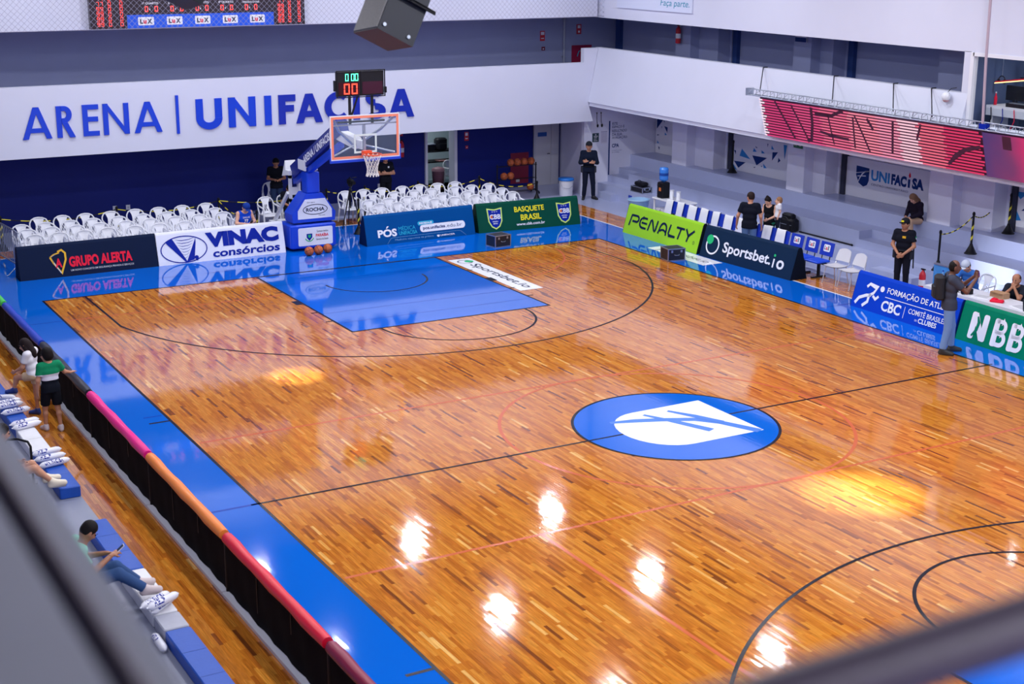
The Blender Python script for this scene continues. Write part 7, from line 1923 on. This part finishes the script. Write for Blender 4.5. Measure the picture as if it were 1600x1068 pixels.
# --- photographer on the sideline
def pack(t, j, S, c, hf, hu, hl, fwd, lat, upv):
    b = MB(); q = j['chest'] - fwd * .2 * S - upv * .04; rot = Matrix(((lat[0], fwd[0], upv[0]), (lat[1], fwd[1], upv[1]), (lat[2], fwd[2], upv[2])))
    b.rbox(tuple(q), (.32, .2, .5), .08, rot); o = b.build('backpack', M('black_nylon', (22, 24, 34), .7, bump=.3, bscale=60), t)
    b = MB(); b.rbox(tuple(q - fwd * .1 - upv * .08), (.24, .08, .26), .04, rot); b.build('pocket', M('black_nylon', (22, 24, 34)), o)
    for g in (-1, 1):
        b = MB(); b.tube([tuple(j['neck'] + lat * .11 * g - fwd * .1 - upv * .02), tuple(j['neck'] + lat * .12 * g - upv * .0 + fwd * .02), tuple(j['chest'] + lat * .13 * g + fwd * .12 + upv * .06), tuple(j['chest'] + lat * .15 * g + fwd * .08 - upv * .12)], .016, 6, flat=2); b.build('strap', m_blkp, o)
    b = MB(); b.box(tuple(j['chest'] + fwd * .135 + upv * .03 + lat * .08), (.05, .02, .05)); b.build('chest_print', k_white, t)
t = person('photographer in grey shirt and jeans holding up a purple phone on the sideline', (7.42, 1.03, 0), (.86, -.6), 1.94, dict(head=(0, .05, 1.6), elL=(-.2, .27, 1.24), elR=(.22, .24, 1.2), wrL=(-.06, .42, 1.44), wrR=(.07, .42, 1.42), anL=(-.13, .12, .085), toL=(-.16, .29, .028), anR=(.12, -.08, .085), toR=(.16, .09, .028), knL=(-.12, .1, .5), knR=(.11, -.01, .5)), 'dark', ((64, 68, 84), 'short'), ((112, 144, 196), 'long'), (44, 46, 50), ((24, 20, 20), 'thin'), hf=(.05, 1, -.05), hands=dict(L=((.25, .3, 1), (.8, -.3, 0)), R=((-.25, .3, 1), (-.8, -.3, 0))), curl=.7, extra=pack, fat=1.12, res=.013)
held('purple phone held up by the photographer', 'mobile_phone', 'phone', to_world(t, (.005, .51, 1.665)), (.15, .075, .01), Matrix.Rotation(t.rotation_euler.z, 3, 'Z') @ Matrix.Rotation(PI / 2, 3, 'X'), M('purple_phone', (120, 50, 170), .35))

# --- children and spectators on the near left
person('boy in green and white shirt walking with one hand on the fence', (-9.40, 4.78, 0), (-.12, 1), 1.44, dict(head=(-.02, .02, 1.6), elR=(.33, .05, 1.2), wrR=(.5, .2, 1.12), elL=(-.25, -.01, 1.12), wrL=(-.25, .04, .88), anL=(-.12, .1, .085), toL=(-.15, .26, .028), knL=(-.11, .1, .5), anR=(.12, -.1, .085), toR=(.14, .06, .028), knR=(.11, -.02, .5)), 'mid', ((22, 134, 92), 'short'), ((18, 20, 30), 'short'), (206, 196, 206), ((20, 16, 18), 'full'), hf=(-.75, .65, -.1), bands=[(1.11, 1.235, (216, 214, 230)), (0, 1.11, (18, 22, 34))], hscale=1.12, hands=dict(R=((.95, .35, .0), (0, 0, -1))), curl=.2, res=.012, pants_t=.86, fat=1.05)
person('girl in white shirt and beige shorts stepping up beside the seat pads', (-9.5, 5.75, 0), (-.75, .6), 1.42, dict(head=(0, .1, 1.56), neck=(0, .03, 1.42), pel=(0, -.04, .94), elL=(-.22, .08, 1.14), wrL=(-.16, .28, 1.02), elR=(.2, .1, 1.14), wrR=(.1, .26, .98), hipL=(-.09, -.03, .91), knL=(-.1, .3, .86), anL=(-.12, .36, .6), toL=(-.14, .52, .55), hipR=(.09, -.04, .91), knR=(.1, -.02, .5)), 'mid', ((226, 224, 234), 'short'), ((206, 180, 150), 'short'), (40, 60, 130), ((34, 24, 26), 'long'), hf=(-.2, .9, -.35), hscale=1.12, res=.012, pants_t=.5)
t = person('man in mint green shirt and jeans sitting on the left tier with a phone', (-10.86, -3.02, .2), (1, -.12), 1.74, merge(SEAT, head=(-.02, .17, 1.13), neck=(0, .09, 1.0), wrL=(-.04, .36, .82), wrR=(.1, .4, .84), elL=(-.24, .14, .73), elR=(.24, .16, .72), knL=(-.1, .46, .6), knR=(.12, .46, .6), anL=(-.1, .72, .36), anR=(.13, .76, .36), toL=(-.12, .88, .33), toR=(.14, .92, .33)), 'tan', ((150, 222, 200), 'short'), ((56, 82, 128), 'long'), (204, 188, 190), ((24, 20, 22), 'short'), hf=(-.1, .7, -.65), hands=hd_front, res=.013)
held('phone in the hands of the man in mint green', 'mobile_phone', 'phone', to_world(t, (.03, .5, .87)), (.07, .14, .009), Matrix.Rotation(t.rotation_euler.z, 3, 'Z') @ Matrix.Rotation(.7, 3, 'X'), m_stick)
person('spectator in dark shorts and cream sneakers half hidden by the railing on the left tier', (-10.95, 1.05, .2), (1, -.05), 1.72, merge(SEAT, knL=(-.1, .46, .6), knR=(.12, .46, .6), anL=(-.1, .66, .36), anR=(.13, .7, .36), toL=(-.12, .82, .33), toR=(.14, .86, .33)), 'mid', ((90, 96, 110), 'short'), ((40, 44, 60), 'short'), (232, 220, 200), ((24, 20, 22), 'short'), hf=(0, .9, -.3))
